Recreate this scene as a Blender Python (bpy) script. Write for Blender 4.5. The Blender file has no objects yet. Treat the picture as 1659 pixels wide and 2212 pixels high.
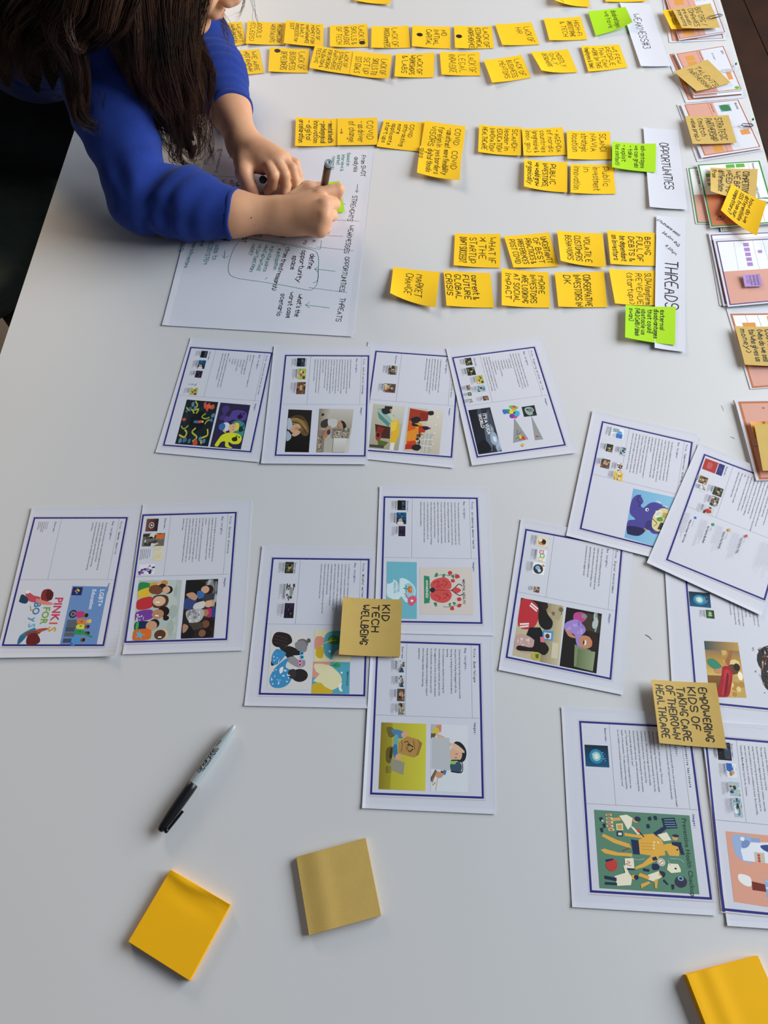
import bpy, math, random
import numpy as np
from mathutils import Vector
from mathutils.geometry import tessellate_polygon

SC = bpy.context.scene
COL = SC.collection
T = 0.74                      # height of the table top above the floor

# ------------------------------------------------------------------ camera
CW, CH = 1659.0, 2212.0
FPX, PITCH, ROLL, HCAM = 1673.78, 1.07502553, -0.03109188, 1.29236 * 0.7071
FW = np.array([0, math.cos(PITCH), -math.sin(PITCH)])
_r = np.array([1.0, 0, 0]); _u = np.cross(_r, FW)
RT = math.cos(ROLL) * _r + math.sin(ROLL) * _u
UP = -math.sin(ROLL) * _r + math.cos(ROLL) * _u

def at(x, y, z=0.0):
    """point of the room seen at photo pixel x,y that lies z above the table top"""
    d = FW + RT * (x - CW / 2) / FPX - UP * (y - CH / 2) / FPX
    k = (z - HCAM) / d[2]
    return np.array([0, 0, HCAM + T]) + k * d

cam_data = bpy.data.cameras.new('camera')
cam = bpy.data.objects.new('camera', cam_data); COL.objects.link(cam)
cam_data.sensor_fit = 'HORIZONTAL'; cam_data.sensor_width = 36.0
cam_data.lens = FPX / CW * 36.0
cam_data.clip_start = 0.01
from mathutils import Matrix
cam.matrix_world = Matrix(((RT[0], UP[0], -FW[0], 0), (RT[1], UP[1], -FW[1], 0),
                           (RT[2], UP[2], -FW[2], HCAM + T), (0, 0, 0, 1)))
SC.camera = cam

# ------------------------------------------------------------------ light
SC.view_settings.view_transform = 'Standard'
SC.view_settings.look = 'None'
SC.view_settings.gamma = 1.0
SC.view_settings.use_curve_mapping = False
SC.view_settings.exposure = -0.03

world = bpy.data.worlds.new('world'); SC.world = world
world.use_nodes = True
world.node_tree.nodes['Background'].inputs[0].default_value = (0.80, 0.86, 1.0, 1)
world.node_tree.nodes['Background'].inputs[1].default_value = 0.085

def area(name, loc, target, sx, sy, power, col):
    d = bpy.data.lights.new(name, 'AREA'); d.shape = 'RECTANGLE'
    d.size = sx; d.size_y = sy; d.energy = power; d.color = col
    o = bpy.data.objects.new(name, d); COL.objects.link(o)
    o.location = loc
    o.rotation_euler = (Vector(target) - Vector(loc)).to_track_quat('-Z', 'Y').to_euler()
    return o
area('window_light', (3.4, 1.35, T + 1.6), (0.1, 0.7, T), 3.6, 2.0, 275, (0.88, 0.945, 1.0))
area('lamp_light', (-1.7, 4.4, T + 1.35), (0.0, 1.0, T), 1.6, 0.9, 105, (1.0, 0.80, 0.57))

# ------------------------------------------------------------------ helpers
def lin(c):
    if isinstance(c, str):
        c = c.lstrip('#')
        if len(c) == 3: c = ''.join(k * 2 for k in c)
        c = [int(c[i:i + 2], 16) / 255 for i in (0, 2, 4)]
    return tuple(((v + 0.055) / 1.055) ** 2.4 if v > 0.04045 else v / 12.92 for v in c)

def tag(o, label=None, cat=None, group=None, kind=None):
    if label: o['label'] = label
    if cat: o['category'] = cat
    if group: o['group'] = group
    if kind: o['kind'] = kind
    return o

def link(name, mesh, mat=None, parent=None):
    o = bpy.data.objects.new(name, mesh); COL.objects.link(o)
    if mat is not None: mesh.materials.append(mat)
    if parent is not None: o.parent = parent
    return o

def mk(name, V, F, mat=None, parent=None, smooth=False):
    me = bpy.data.meshes.new(name)
    me.from_pydata([tuple(map(float, v)) for v in V], [], [tuple(map(int, f)) for f in F])
    me.update()
    if smooth: me.shade_smooth()
    return link(name, me, mat, parent)

def set_origin(o, p):
    """move a top-level object's origin to p, keeping its mesh in place"""
    p = Vector([float(c) for c in p])
    o.data.transform(Matrix.Translation(-p)); o.location = p

def pmat(name, col, rough=0.6, noise=0.0, nscale=30, metal=0.0, bump=0.0, bscale=200, sub=0.0, spec=0.5, col2=None, sheen=0.0, attr=None, trans=0.0):
    m = bpy.data.materials.new(name); m.use_nodes = True
    nt = m.node_tree; b = nt.nodes['Principled BSDF']
    c = lin(col) + (1,)
    b.inputs['Base Color'].default_value = c
    b.inputs['Roughness'].default_value = rough
    b.inputs['Metallic'].default_value = metal
    b.inputs['Specular IOR Level'].default_value = spec
    if sheen: b.inputs['Sheen Weight'].default_value = sheen
    if sub:
        b.inputs['Subsurface Weight'].default_value = sub
        b.inputs['Subsurface Radius'].default_value = (0.012, 0.004, 0.002)
        b.inputs['Subsurface Scale'].default_value = 1.0
    tc = nt.nodes.new('ShaderNodeTexCoord')
    if attr:
        a = nt.nodes.new('ShaderNodeVertexColor'); a.layer_name = attr
        nt.links.new(a.outputs['Color'], b.inputs['Base Color'])
    elif noise or col2:
        n = nt.nodes.new('ShaderNodeTexNoise'); n.inputs['Scale'].default_value = nscale
        n.inputs['Detail'].default_value = 4
        nt.links.new(tc.outputs['Object'], n.inputs['Vector'])
        mx = nt.nodes.new('ShaderNodeMix'); mx.data_type = 'RGBA'
        c2 = lin(col2) + (1,) if col2 else tuple(v * (1 - noise) for v in c[:3]) + (1,)
        mx.inputs[6].default_value = c; mx.inputs[7].default_value = c2
        r = nt.nodes.new('ShaderNodeValToRGB')
        r.color_ramp.elements[0].position = 0.35; r.color_ramp.elements[1].position = 0.7
        nt.links.new(n.outputs['Fac'], r.inputs[0])
        nt.links.new(r.outputs[0], mx.inputs[0]); nt.links.new(mx.outputs[2], b.inputs['Base Color'])
    if bump:
        n2 = nt.nodes.new('ShaderNodeTexNoise'); n2.inputs['Scale'].default_value = bscale
        n2.inputs['Detail'].default_value = 3
        nt.links.new(tc.outputs['Object'], n2.inputs['Vector'])
        bp = nt.nodes.new('ShaderNodeBump'); bp.inputs['Strength'].default_value = bump
        bp.inputs['Distance'].default_value = 0.001
        nt.links.new(n2.outputs['Fac'], bp.inputs['Height']); nt.links.new(bp.outputs[0], b.inputs['Normal'])
    return m

M = dict(
    table=pmat('white_laminate', '#d8d8d9', 0.42, noise=0.02, nscale=3, bump=0.03, bscale=900, spec=0.4),
    table_edge=pmat('pale_edge_band', '#d8cfae', 0.5, noise=0.05),
    steel=pmat('grey_steel', '#6c6f72', 0.4, metal=0.8, noise=0.1),
    paper=pmat('white_paper', '#d9dae4', 0.75, noise=0.015, nscale=8, bump=0.05, bscale=150, spec=0.2),
    yellow=pmat('yellow_note_paper', '#ffcd22', 0.7, noise=0.04, nscale=12, bump=0.05, bscale=120, spec=0.2),
    gold=pmat('golden_note_paper', '#ffbe12', 0.7, noise=0.03, nscale=12, bump=0.05, bscale=120, spec=0.2),
    green=pmat('green_note_paper', '#aee120', 0.7, noise=0.03, nscale=12, bump=0.05, bscale=120, spec=0.2),
    kraft=pmat('kraft_note_paper', '#cfae62', 0.75, noise=0.06, nscale=60, bump=0.1, bscale=500, spec=0.2),
    purple=pmat('purple_note_paper', '#a987c4', 0.7, noise=0.03),
    orange=pmat('orange_note_paper', '#dd9638', 0.7, noise=0.03),
    ink=pmat('black_ink', '#1b1b1f', 0.5, spec=0.3, noise=0.05),
    teal=pmat('teal_ink', '#0d8d80', 0.5, spec=0.3, noise=0.05),
    greenink=pmat('green_ink', '#1d6a3c', 0.5, spec=0.3, noise=0.05),
    pencil=pmat('grey_pencil', '#5d5d63', 0.6, noise=0.1),
    print=pmat('printed_ink', '#ffffff', 0.6, attr='Col', spec=0.25),
    skin=pmat('skin', '#d7a27c', 0.5, noise=0.0, col2='#cb9270', nscale=18, bump=0.12, bscale=420, sub=0.12, spec=0.35),
    lip=pmat('lip_skin', '#b8766a', 0.45, noise=0.1),
    mole=pmat('mole_skin', '#4a2a20', 0.6, noise=0.1),
    sweater=pmat('blue_knit', '#203885', 0.9, noise=0.10, nscale=60, bump=0.35, bscale=1100, sheen=0.1, spec=0.15),
    jeans=pmat('dark_denim', '#12161d', 0.85, noise=0.2, nscale=40, bump=0.3, bscale=900),
    shoe=pmat('dark_shoe_leather', '#191513', 0.5, noise=0.1),
    hair=pmat('brown_hair', '#25150d', 0.5, spec=0.3, col2='#4f3120', nscale=16),
    chair=pmat('dark_green_upholstery', '#5a685e', 0.9, noise=0.2, nscale=40, bump=0.4, bscale=700),
    black=pmat('black_plastic', '#131417', 0.32, noise=0.1, spec=0.5),
    greyp=pmat('grey_plastic', '#a3adb0', 0.3, noise=0.04, spec=0.5),
    brownp=pmat('dark_brown_plastic', '#2a211f', 0.25, noise=0.08, spec=0.6),
    clipd=pmat('dark_blue_wire', '#2b3350', 0.3, metal=0.5, noise=0.05),
    clipw=pmat('white_wire', '#d9dbe0', 0.3, noise=0.05),
    clipg=pmat('green_wire', '#1d8a55', 0.3, metal=0.2, noise=0.05),
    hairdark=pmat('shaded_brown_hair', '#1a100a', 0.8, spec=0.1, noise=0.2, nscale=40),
    eye=pmat('eye_white', '#e8e4de', 0.2, noise=0.02),
    wood=None)

# dark wooden floor boards: brown stain varies per board
def floor_mat(name, c1, c2):
    m = pmat(name, c1, 0.5, col2=c2, nscale=6, bump=0.2, bscale=60)
    return m
M['wood'] = floor_mat('dark_oak', '#34190a', '#221006')

# ------------------------------------------------------------------ setting
FL = []
rnd = random.Random(5)
floor = mk('floor', [(-3.2, -1.5, -0.02), (3.6, -1.5, -0.02), (3.6, 5, -0.02), (-3.2, 5, -0.02)], [(0, 1, 2, 3)],
           pmat('floor_substrate', '#1b120b', 0.8, noise=0.1))
tag(floor, kind='structure')
def box_vf(x0, x1, y0, y1, z0, z1):
    V = [(x0, y0, z0), (x1, y0, z0), (x1, y1, z0), (x0, y1, z0), (x0, y0, z1), (x1, y0, z1), (x1, y1, z1), (x0, y1, z1)]
    return V, [(3, 2, 1, 0), (4, 5, 6, 7), (0, 1, 5, 4), (1, 2, 6, 5), (2, 3, 7, 6), (3, 0, 4, 7)]
bw = 0.14
bm = bpy.data.meshes.new('floor_board')
V, F = box_vf(0, bw - 0.003, 0, 1.617, 0, 0.02); bm.from_pydata(V, [], F); bm.materials.append(M['wood'])
i = 0
for k in range(-22, 26):
    x = k * bw
    if -0.55 < x < 0.62: continue              # hidden under the table top
    off = (k * 0.61) % 1.6
    for j in range(-1, 4):
        y = -1.4 + j * 1.62 + off - 0.6
        if y > 4.9: continue
        o = bpy.data.objects.new('floor_board', bm); COL.objects.link(o); o.parent = floor
        o.location = (x, y, -0.018 + 0.001 * ((k * 7 + j * 3) % 3))
        if y + 1.617 > 4.99: o.scale[1] = (4.99 - y) / 1.617

plaster = pmat('grey_wall_plaster', '#8d8b87', 0.85, noise=0.04, nscale=5, bump=0.1, bscale=80)
V, F = box_vf(-3.3, 3.7, 5.0, 5.12, -0.02, 2.9); tag(mk('wall_far', V, F, plaster), kind='structure')
V, F = box_vf(-3.32, -3.2, -1.5, 5.0, -0.02, 2.9); tag(mk('wall_left', V, F, plaster), kind='structure')
bb = pmat('white_skirting_paint', '#c9c7c2', 0.5, noise=0.03)
V, F = box_vf(-3.2, 3.6, 4.985, 5.0, 0.003, 0.09); tag(mk('baseboard_far', V, F, bb), kind='structure')
V, F = box_vf(-3.2, -3.185, -1.5, 4.985, 0.003, 0.09); tag(mk('baseboard_left', V, F, bb), kind='structure')

# table: a long white top, slightly boat-shaped, on steel legs
def line_x(p, q, y):
    a, b = at(*p), at(*q)
    return a[0] + (b[0] - a[0]) * (y - a[1]) / (b[1] - a[1])
ys = [-0.42, 0.2, 0.8, 1.2, 1.6, 2.0, 2.5, 3.0]
TH = 0.026
left = [(line_x((0, 762), (120, 400), min(y, 2.0)), y) for y in ys]
right = []
for y in ys:
    a = line_x((1607, 163), (1659, 350), y) if y < 1.40 else line_x((1557, 0), (1607, 163), y)
    right.append((a, y))
ring = [(x, y) for x, y in right] + [(x, y) for x, y in reversed(left)]
n = len(ring)
V = []; F = []
c = 0.0016
for z, ins in ((T - TH, 0), (T - c, 0), (T, c)):
    cx = sum(p[0] for p in ring) / n; cy = sum(p[1] for p in ring) / n
    for x, y in ring:
        d = math.hypot(x - cx, y - cy)
        V.append((x - (x - cx) / d * ins, y - (y - cy) / d * ins, z))
for r in range(2):
    for i in range(n):
        F.append((r * n + i, r * n + (i + 1) % n, (r + 1) * n + (i + 1) % n, (r + 1) * n + i))
table = bpy.data.objects.new('meeting_table', None); COL.objects.link(table)
table.location = (0.05, 1.2, 0)
tag(table, 'long white laminate meeting table covered with notes and printed sheets', 'table')
tt = mk('table_top', V, [tuple(range(2 * n, 3 * n)), tuple(reversed(range(n)))], M['table'], table)
eb = mk('edge_band', V, F, M['table_edge'], table)
for o in (tt, eb): o.data.transform(Matrix.Translation((-0.05, -1.2, 0)))
for sx in (-0.42, 0.55):
    for sy in (-0.25, 2.75):
        V, F = box_vf(sx - 0.03, sx + 0.03, sy - 0.03, sy + 0.03, 0.003, T - TH)
        V = [(x - 0.05, y - 1.2, z) for x, y, z in V]
        mk('leg', V, F, M['steel'], table)
for sy in (-0.25, 2.75):
    V, F = box_vf(-0.39, 0.52, sy - 0.02, sy + 0.02, T - TH - 0.06, T - TH)
    mk('crossbar', [(x - 0.05, y - 1.2, z) for x, y, z in V], F, M['steel'], table)
# tiny scuffs and stray pen strokes left on the laminate
def scuff(x, y, dx, dy, w, mat, name='pen_stroke'):
    p = at(x, y); q = at(x + dx, y + dy); d = (q - p); nn = np.array([-d[1], d[0], 0]) / (np.linalg.norm(d) + 1e-9) * w
    V = [p - nn * .4, p + nn * .4, (p + q) / 2 + nn * 1.6, q + nn * .3, q - nn * .3, (p + q) / 2 + nn * .6]
    V = [(v[0] - 0.05, v[1] - 1.2, T + 0.0003) for v in V]
    mk(name, V, [(0, 5, 2, 1), (5, 4, 3, 2)], mat, table)
scuff(1394, 1371, 14, 11, 0.0007, M['ink'])
scuff(1558, 876, 5, 12, 0.0005, M['pencil']); scuff(1578, 944, 9, 4, 0.0006, M['pencil']); scuff(1584, 1000, 8, -3, 0.0005, M['pencil'])

# ------------------------------------------------------------------ hand-lettering: a stroke alphabet
G = {}
_src = """A 02 28 42|14 34
B 02 08 28 37 36 25 05|25 35 44 43 32 02
C 47 38 18 06 04 12 32 43
D 02 08 28 46 44 22 02
E 48 08 02 42|05 35
F 48 08 02|05 35
G 47 38 18 06 04 12 32 44 24
H 08 02|48 42|05 45
I 08 02
J 38 33 22 12 03
K 08 02|48 04|15 42
L 08 02 42
M 02 08 34 58 52
N 02 08 42 48
O 18 06 04 12 32 44 46 38 18
P 02 08 38 47 45 34 04
Q 18 06 04 12 32 44 46 38 18|24 42
R 02 08 38 47 46 35 05|25 42
S 47 38 18 07 06 15 35 44 43 32 12 03
T 08 48|28 22
U 08 03 12 32 43 48
V 08 22 48
W 08 12 36 52 68
X 08 42|48 02
Y 08 25 48|25 22
Z 08 48 02 42
a 36 16 05 03 12 33|36 32
b 08 02|05 16 26 35 33 22 12 03
c 35 26 16 05 03 12 22 33
d 38 32|35 26 16 05 03 12 22 33
e 04 34 35 26 16 05 03 12 32
f 38 28 17 12|06 26
g 35 26 16 05 04 13 33|36 31 20 10 01
h 08 02|05 16 26 35 32
i 06 02|07 08
j 16 11 00|17 18
k 08 02|36 04|14 32
l 08 02
m 06 02|05 16 25 22|25 36 45 42
n 06 02|05 16 26 35 32
o 16 05 03 12 22 33 35 26 16
p 06 00|05 16 26 35 33 22 12 03
q 36 30|35 26 16 05 03 12 22 33
r 06 02|05 16 26 35
s 35 26 16 05 14 24 33 22 12 03
t 18 13 22 32|06 36
u 06 03 12 22 33|36 32
v 06 22 46
w 06 12 35 42 56
x 06 32|36 02
y 06 23|46 00
z 06 36 02 32
0 18 06 04 12 32 44 46 38 18
1 06 28 22
2 07 18 38 46 02 42
3 08 48 25 35 44 43 32 12 03
4 38 04 44|36 32
5 48 08 05 35 44 43 32 02
6 38 05 03 12 32 43 44 35 05
7 08 48 12
8 18 07 16 35 44 42 12 03 04 36 37 28 18
9 44 15 06 07 18 38 47 42
& 42 07 18 27 04 12 22 44
( 28 06 04 22
) 08 26 24 02
- 05 35
/ 02 38
. 02 12
, 12 01
? 07 18 38 47 25 24|23 22
! 08 04|03 02
' 08 07
: 02 03|05 06
[ 28 08 02 22
] 08 28 22 02
* 03 47|07 43|48 42
# 04 44|06 46|12 18|32 38
+ 05 45|23 27
= 04 44|06 46"""
for ln in _src.split('\n'):
    ch, rest = ln[0], ln[2:]
    G[ch] = [[(int(p[0]), int(p[1]) - 2) for p in s.split()] for s in rest.split('|')]
GW = {k: max(0.6, max(p[0] for s in v for p in s)) for k, v in G.items()}

def hand_width(txt, gap=1.65):
    return sum((2.2 if ch == ' ' else GW.get(ch, 3) + gap) for ch in txt)

class Ink:
    """collects ribbons in a sheet's own (s,t) millimetre frame"""
    def __init__(self, dense=0): self.V = []; self.F = []; self.dense = dense
    def ribbon(self, pts, w):
        pts = [np.array(p, float) for p in pts]
        if self.dense:
            q = [pts[0]]
            for p in pts[1:]:
                m = max(1, int(np.linalg.norm(p - q[-1]) / self.dense)); a = q[-1]
                q += [a + (p - a) * k / m for k in range(1, m + 1)]
            pts = q
        n = len(pts)
        if n < 2: return
        b = len(self.V)
        for i, p in enumerate(pts):
            d = pts[min(i + 1, n - 1)] - pts[max(i - 1, 0)]
            L = np.linalg.norm(d) + 1e-9; d = d / L
            e = -d * w * .4 if i == 0 else (d * w * .4 if i == n - 1 else 0)
            nn = np.array([-d[1], d[0]]) * w * .5
            self.V.append(tuple(p + e - nn)); self.V.append(tuple(p + e + nn))
        for i in range(n - 1):
            self.F.append((b + 2 * i, b + 2 * i + 1, b + 2 * i + 3, b + 2 * i + 2))
    def disc(self, c, r, k=14):
        b = len(self.V)
        for i in range(k):
            a = 2 * math.pi * i / k; self.V.append((c[0] + r * math.cos(a), c[1] + r * math.sin(a)))
        self.F.append(tuple(range(b, b + k)))
    def text(self, txt, s, t, size, w, rng, sx=1.0, slant=0.0, jit=0.25, gap=1.65, ang=0.0):
        """baseline at s, starts at t, reads along +t, letters rise along +s; size = cap height"""
        u = size / 6.0; x = 0.0; w = min(w, size * .16)
        ca, sa = math.cos(ang), math.sin(ang)
        for ch in txt:
            if ch == ' ': x += 2.2; continue
            g = G.get(ch)
            if g is None: x += 2; continue
            dy = rng.uniform(-jit, jit); sc = 1 + rng.uniform(-.06, .06)
            for st in g:
                q = [((x + px * sc + slant * py + rng.uniform(-jit, jit) * .5) * u * sx, (py * sc + dy + rng.uniform(-jit, jit) * .5) * u) for px, py in st]
                if len(q) > 2:
                    r = [q[0]]
                    for a, b in zip(q[:-1], q[1:]):
                        r.append((a[0] * .72 + b[0] * .28, a[1] * .72 + b[1] * .28)); r.append((a[0] * .28 + b[0] * .72, a[1] * .28 + b[1] * .72))
                    r.append(q[-1]); q = r
                self.ribbon([(s + y * ca + X * sa, t + X * ca - y * sa) for X, y in q], w)
            x += GW[ch] + gap

class Surf:
    """a sheet lying in the room: four corners (upper-left, upper-right, lower-right, lower-left as seen) and lifted edges"""
    def __init__(self, corners, w, h, z0=0.0, lift=None, pw=3):
        self.c = [np.array(c, float) for c in corners]; self.w = w; self.h = h; self.z0 = z0
        self.L = dict(l=0, r=0, t=0, b=0, A=0, B=0, C=0, D=0, wave=0); self.L.update(lift or {}); self.pw = pw
    def z(self, s, t):
        L = self.L; p = self.pw
        cl = lambda v: max(0.0, min(1.0, v))
        s = cl(s); t = cl(t)
        if p < 10:     # free sheet: broad soft curl
            z = L['l'] * (1 - s) ** p + L['r'] * s ** p + L['t'] * (1 - t) ** p + L['b'] * t ** p
            z += L['A'] * ((1 - s) * (1 - t)) ** 2 + L['B'] * (s * (1 - t)) ** 2 + L['C'] * (s * t) ** 2 + L['D'] * ((1 - s) * t) ** 2
            return T + self.z0 + z
        e = lambda v: max(0.0, 1 - v / 0.06) ** 3
        z = L['l'] * e(s) + L['r'] * e(1 - s) + L['t'] * e(t) + L['b'] * e(1 - t)
        k = lambda a, b: max(0.0, a * b - .80) ** 2 * 25
        z += L['A'] * k(1 - s, 1 - t) + L['B'] * k(s, 1 - t) + L['C'] * k(s, t) + L['D'] * k(1 - s, t)
        z += L['wave'] * (0.5 + 0.5 * math.sin(2.2 * math.pi * t + 4 * s))
        return T + self.z0 + z
    def P(self, s, t, dz=0.0):
        A, B, C, D = self.c
        p = (A * (1 - s) + B * s) * (1 - t) + (D * (1 - s) + C * s) * t
        return (p[0], p[1], self.z(s, t) + dz)
    def mesh(self, ns=10, nt=10, th=0.00022, jag=0.0, rng=None):
        V = []; F = []
        for k in (1, 0):
            for j in range(nt + 1):
                for i in range(ns + 1):
                    s, t = i / ns, j / nt
                    if jag and rng:
                        if j in (0, nt) and 0 < i < ns: t += 0
                    V.append(self.P(s, t, th * k))
        N = (ns + 1) * (nt + 1)
        for j in range(nt):
            for i in range(ns):
                a = j * (ns + 1) + i
                F.append((a, a + ns + 1, a + ns + 2, a + 1))
                F.append((N + a, N + a + 1, N + a + ns + 2, N + a + ns + 1))
        per = [i for i in range(ns)] + [j * (ns + 1) + ns for j in range(nt)] + [nt * (ns + 1) + i for i in range(ns, 0, -1)] + [j * (ns + 1) for j in range(nt, 0, -1)]
        m = len(V); V += [V[a] for a in per] + [V[N + a] for a in per]; K = len(per)
        for i in range(K): F.append((m + i, m + (i + 1) % K, m + K + (i + 1) % K, m + K + i))
        return V, F
    def map(self, V, dz):
        return [self.P(v[0] / self.w, v[1] / self.h, dz if len(v) < 3 else dz + v[2]) for v in V]

def rigid(cs, w, h):
    """least-squares rectangle w x h through the known corners (m)"""
    loc = [(0, 0), (w, 0), (w, h), (0, h)]
    P = [(np.array(l), c[:2]) for l, c in zip(loc, cs) if c is not None]
    L = np.array([p[0] for p in P]); W = np.array([p[1] for p in P])
    lc, wc = L.mean(0), W.mean(0)
    # local x -> world ex, local y -> world -perp
    a = b = 0
    for l, v in zip(L - lc, W - wc):
        a += l[0] * v[0] - l[1] * v[1]; b += l[0] * v[1] + l[1] * v[0]
    th = math.atan2(b, a); ex = np.array([math.cos(th), math.sin(th)]); ey = np.array([math.sin(th), -math.cos(th)])
    o = wc - ex * lc[0] - ey * lc[1]
    return [np.append(o + ex * l[0] + ey * l[1], T) for l in loc]

# ------------------------------------------------------------------ printed matter
# outlines of the plain typeface, taken once per letter
_glyph = {}
def load_glyphs(chars, bold):
    obs = []
    for ch in chars:
        cu = bpy.data.curves.new('glyph', 'FONT'); cu.body = ch; cu.resolution_u = 2; cu.size = 1.0
        cu.offset = 0.022 if bold else 0.004
        o = bpy.data.objects.new('glyph', cu); COL.objects.link(o); obs.append((ch, o, cu))
    ref = {}
    for ch in ['|'] + list(chars):
        cu = bpy.data.curves.new('glyph', 'FONT'); cu.body = '|' + ch + '|'; o = bpy.data.objects.new('glyph', cu); COL.objects.link(o); ref[ch] = o
    cu = bpy.data.curves.new('glyph', 'FONT'); cu.body = '||'; o0 = bpy.data.objects.new('glyph', cu); COL.objects.link(o0)
    bpy.context.view_layer.update(); dg = bpy.context.evaluated_depsgraph_get()
    w0 = o0.dimensions.x
    for ch, o, cu in obs:
        me = o.evaluated_get(dg).to_mesh()
        _glyph[(ch, bold)] = ([tuple(v.co[:2]) for v in me.vertices], [tuple(p.vertices) for p in me.polygons], ref[ch].dimensions.x - w0)
        o.evaluated_get(dg).to_mesh_clear()
    for ob in [o for _, o, _ in obs] + list(ref.values()) + [o0]:
        cu = ob.data; bpy.data.objects.remove(ob); bpy.data.curves.remove(cu)
CH_ALL = "ABCDEFGHIJKLMNOPQRSTUVWXYZabcdefghijklmnopqrstuvwxyz0123456789.,:;'?!()/-+&" + '"'
load_glyphs(CH_ALL, False); load_glyphs(CH_ALL, True)

LAY = 3.0e-6
class Print:
    """flat coloured shapes in sheet millimetres (s across, t down), thin layers of ink"""
    def __init__(self): self.V = []; self.F = []; self.C = []; self.k = 0
    def poly(self, pts, col, grid=False):
        b = len(self.V); z = self.k * LAY; self.k += 1
        self.V += [(p[0], p[1], z) for p in pts]
        c = lin(col)
        if len(pts) <= 4: self.F.append(tuple(range(b, b + len(pts)))); self.C.append([c] * len(pts))
        else:
            for tri in tessellate_polygon([[Vector((p[0], p[1], 0)) for p in pts]]):
                self.F.append(tuple(b + i for i in tri)); self.C.append([c] * 3)
    def rect(self, s0, t0, s1, t1, col): self.poly([(s0, t0), (s1, t0), (s1, t1), (s0, t1)], col)
    def text(self, txt, s, t, size, col, bold=False, mono=0, sx=1.0, ms=1.0):
        """size = em size in sheet units"""
        z = self.k * LAY; c = lin(col); x = 0.0
        for ch in txt:
            if ch == ' ':
                x += mono or 0.27; continue
            g = _glyph.get((ch, bold))
            if g is None: x += .4; continue
            vv, ff, adv = g
            if mono: ox = (mono - adv) / 2
            else: ox = 0
            b = len(self.V)
            self.V += [(s + vy * size, t + (x + ox + vx) * size * sx, z) for vx, vy in vv]
            for f in ff: self.F.append(tuple(b + i for i in f)); self.C.append([c] * len(f))
            x += mono or adv
        return x * size * sx

def finish(name, pr, surf, parent, dz=0.00027):
    if not pr.V: return None
    me = bpy.data.meshes.new(name)
    me.from_pydata(surf.map(pr.V, dz), [], pr.F); me.update()
    ca = me.color_attributes.new('Col', 'FLOAT_COLOR', 'CORNER')
    flat = np.ones((len(me.loops), 4), 'f'); flat[:, :3] = np.array([c for f in pr.C for c in f], 'f')
    ca.data.foreach_set('color', flat.ravel())
    o = link(name, me, M['print'], None)
    attach(o, parent)
    return o

def attach(o, parent):
    """give a mesh built in room coordinates to a parent, keeping it in place; its origin becomes its parent's"""
    o.data.transform(Matrix.Translation(-Vector(parent.location))); o.parent = parent

def spline(pts, closed=True, k=4):
    n = len(pts); out = []
    for i in range(n if closed else n - 1):
        p0 = pts[(i - 1) % n] if closed or i else pts[0]; p1 = pts[i]; p2 = pts[(i + 1) % n]; p3 = pts[(i + 2) % n] if closed or i + 2 < n else pts[-1]
        for j in range(k):
            u = j / k
            out.append(tuple(0.5 * (2 * b + (c - a) * u + (2 * a - 5 * b + 4 * c - d) * u * u + (3 * b - a - 3 * c + d) * u ** 3) for a, b, c, d in zip(p0, p1, p2, p3)))
    if not closed: out.append(pts[-1])
    return out

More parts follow.
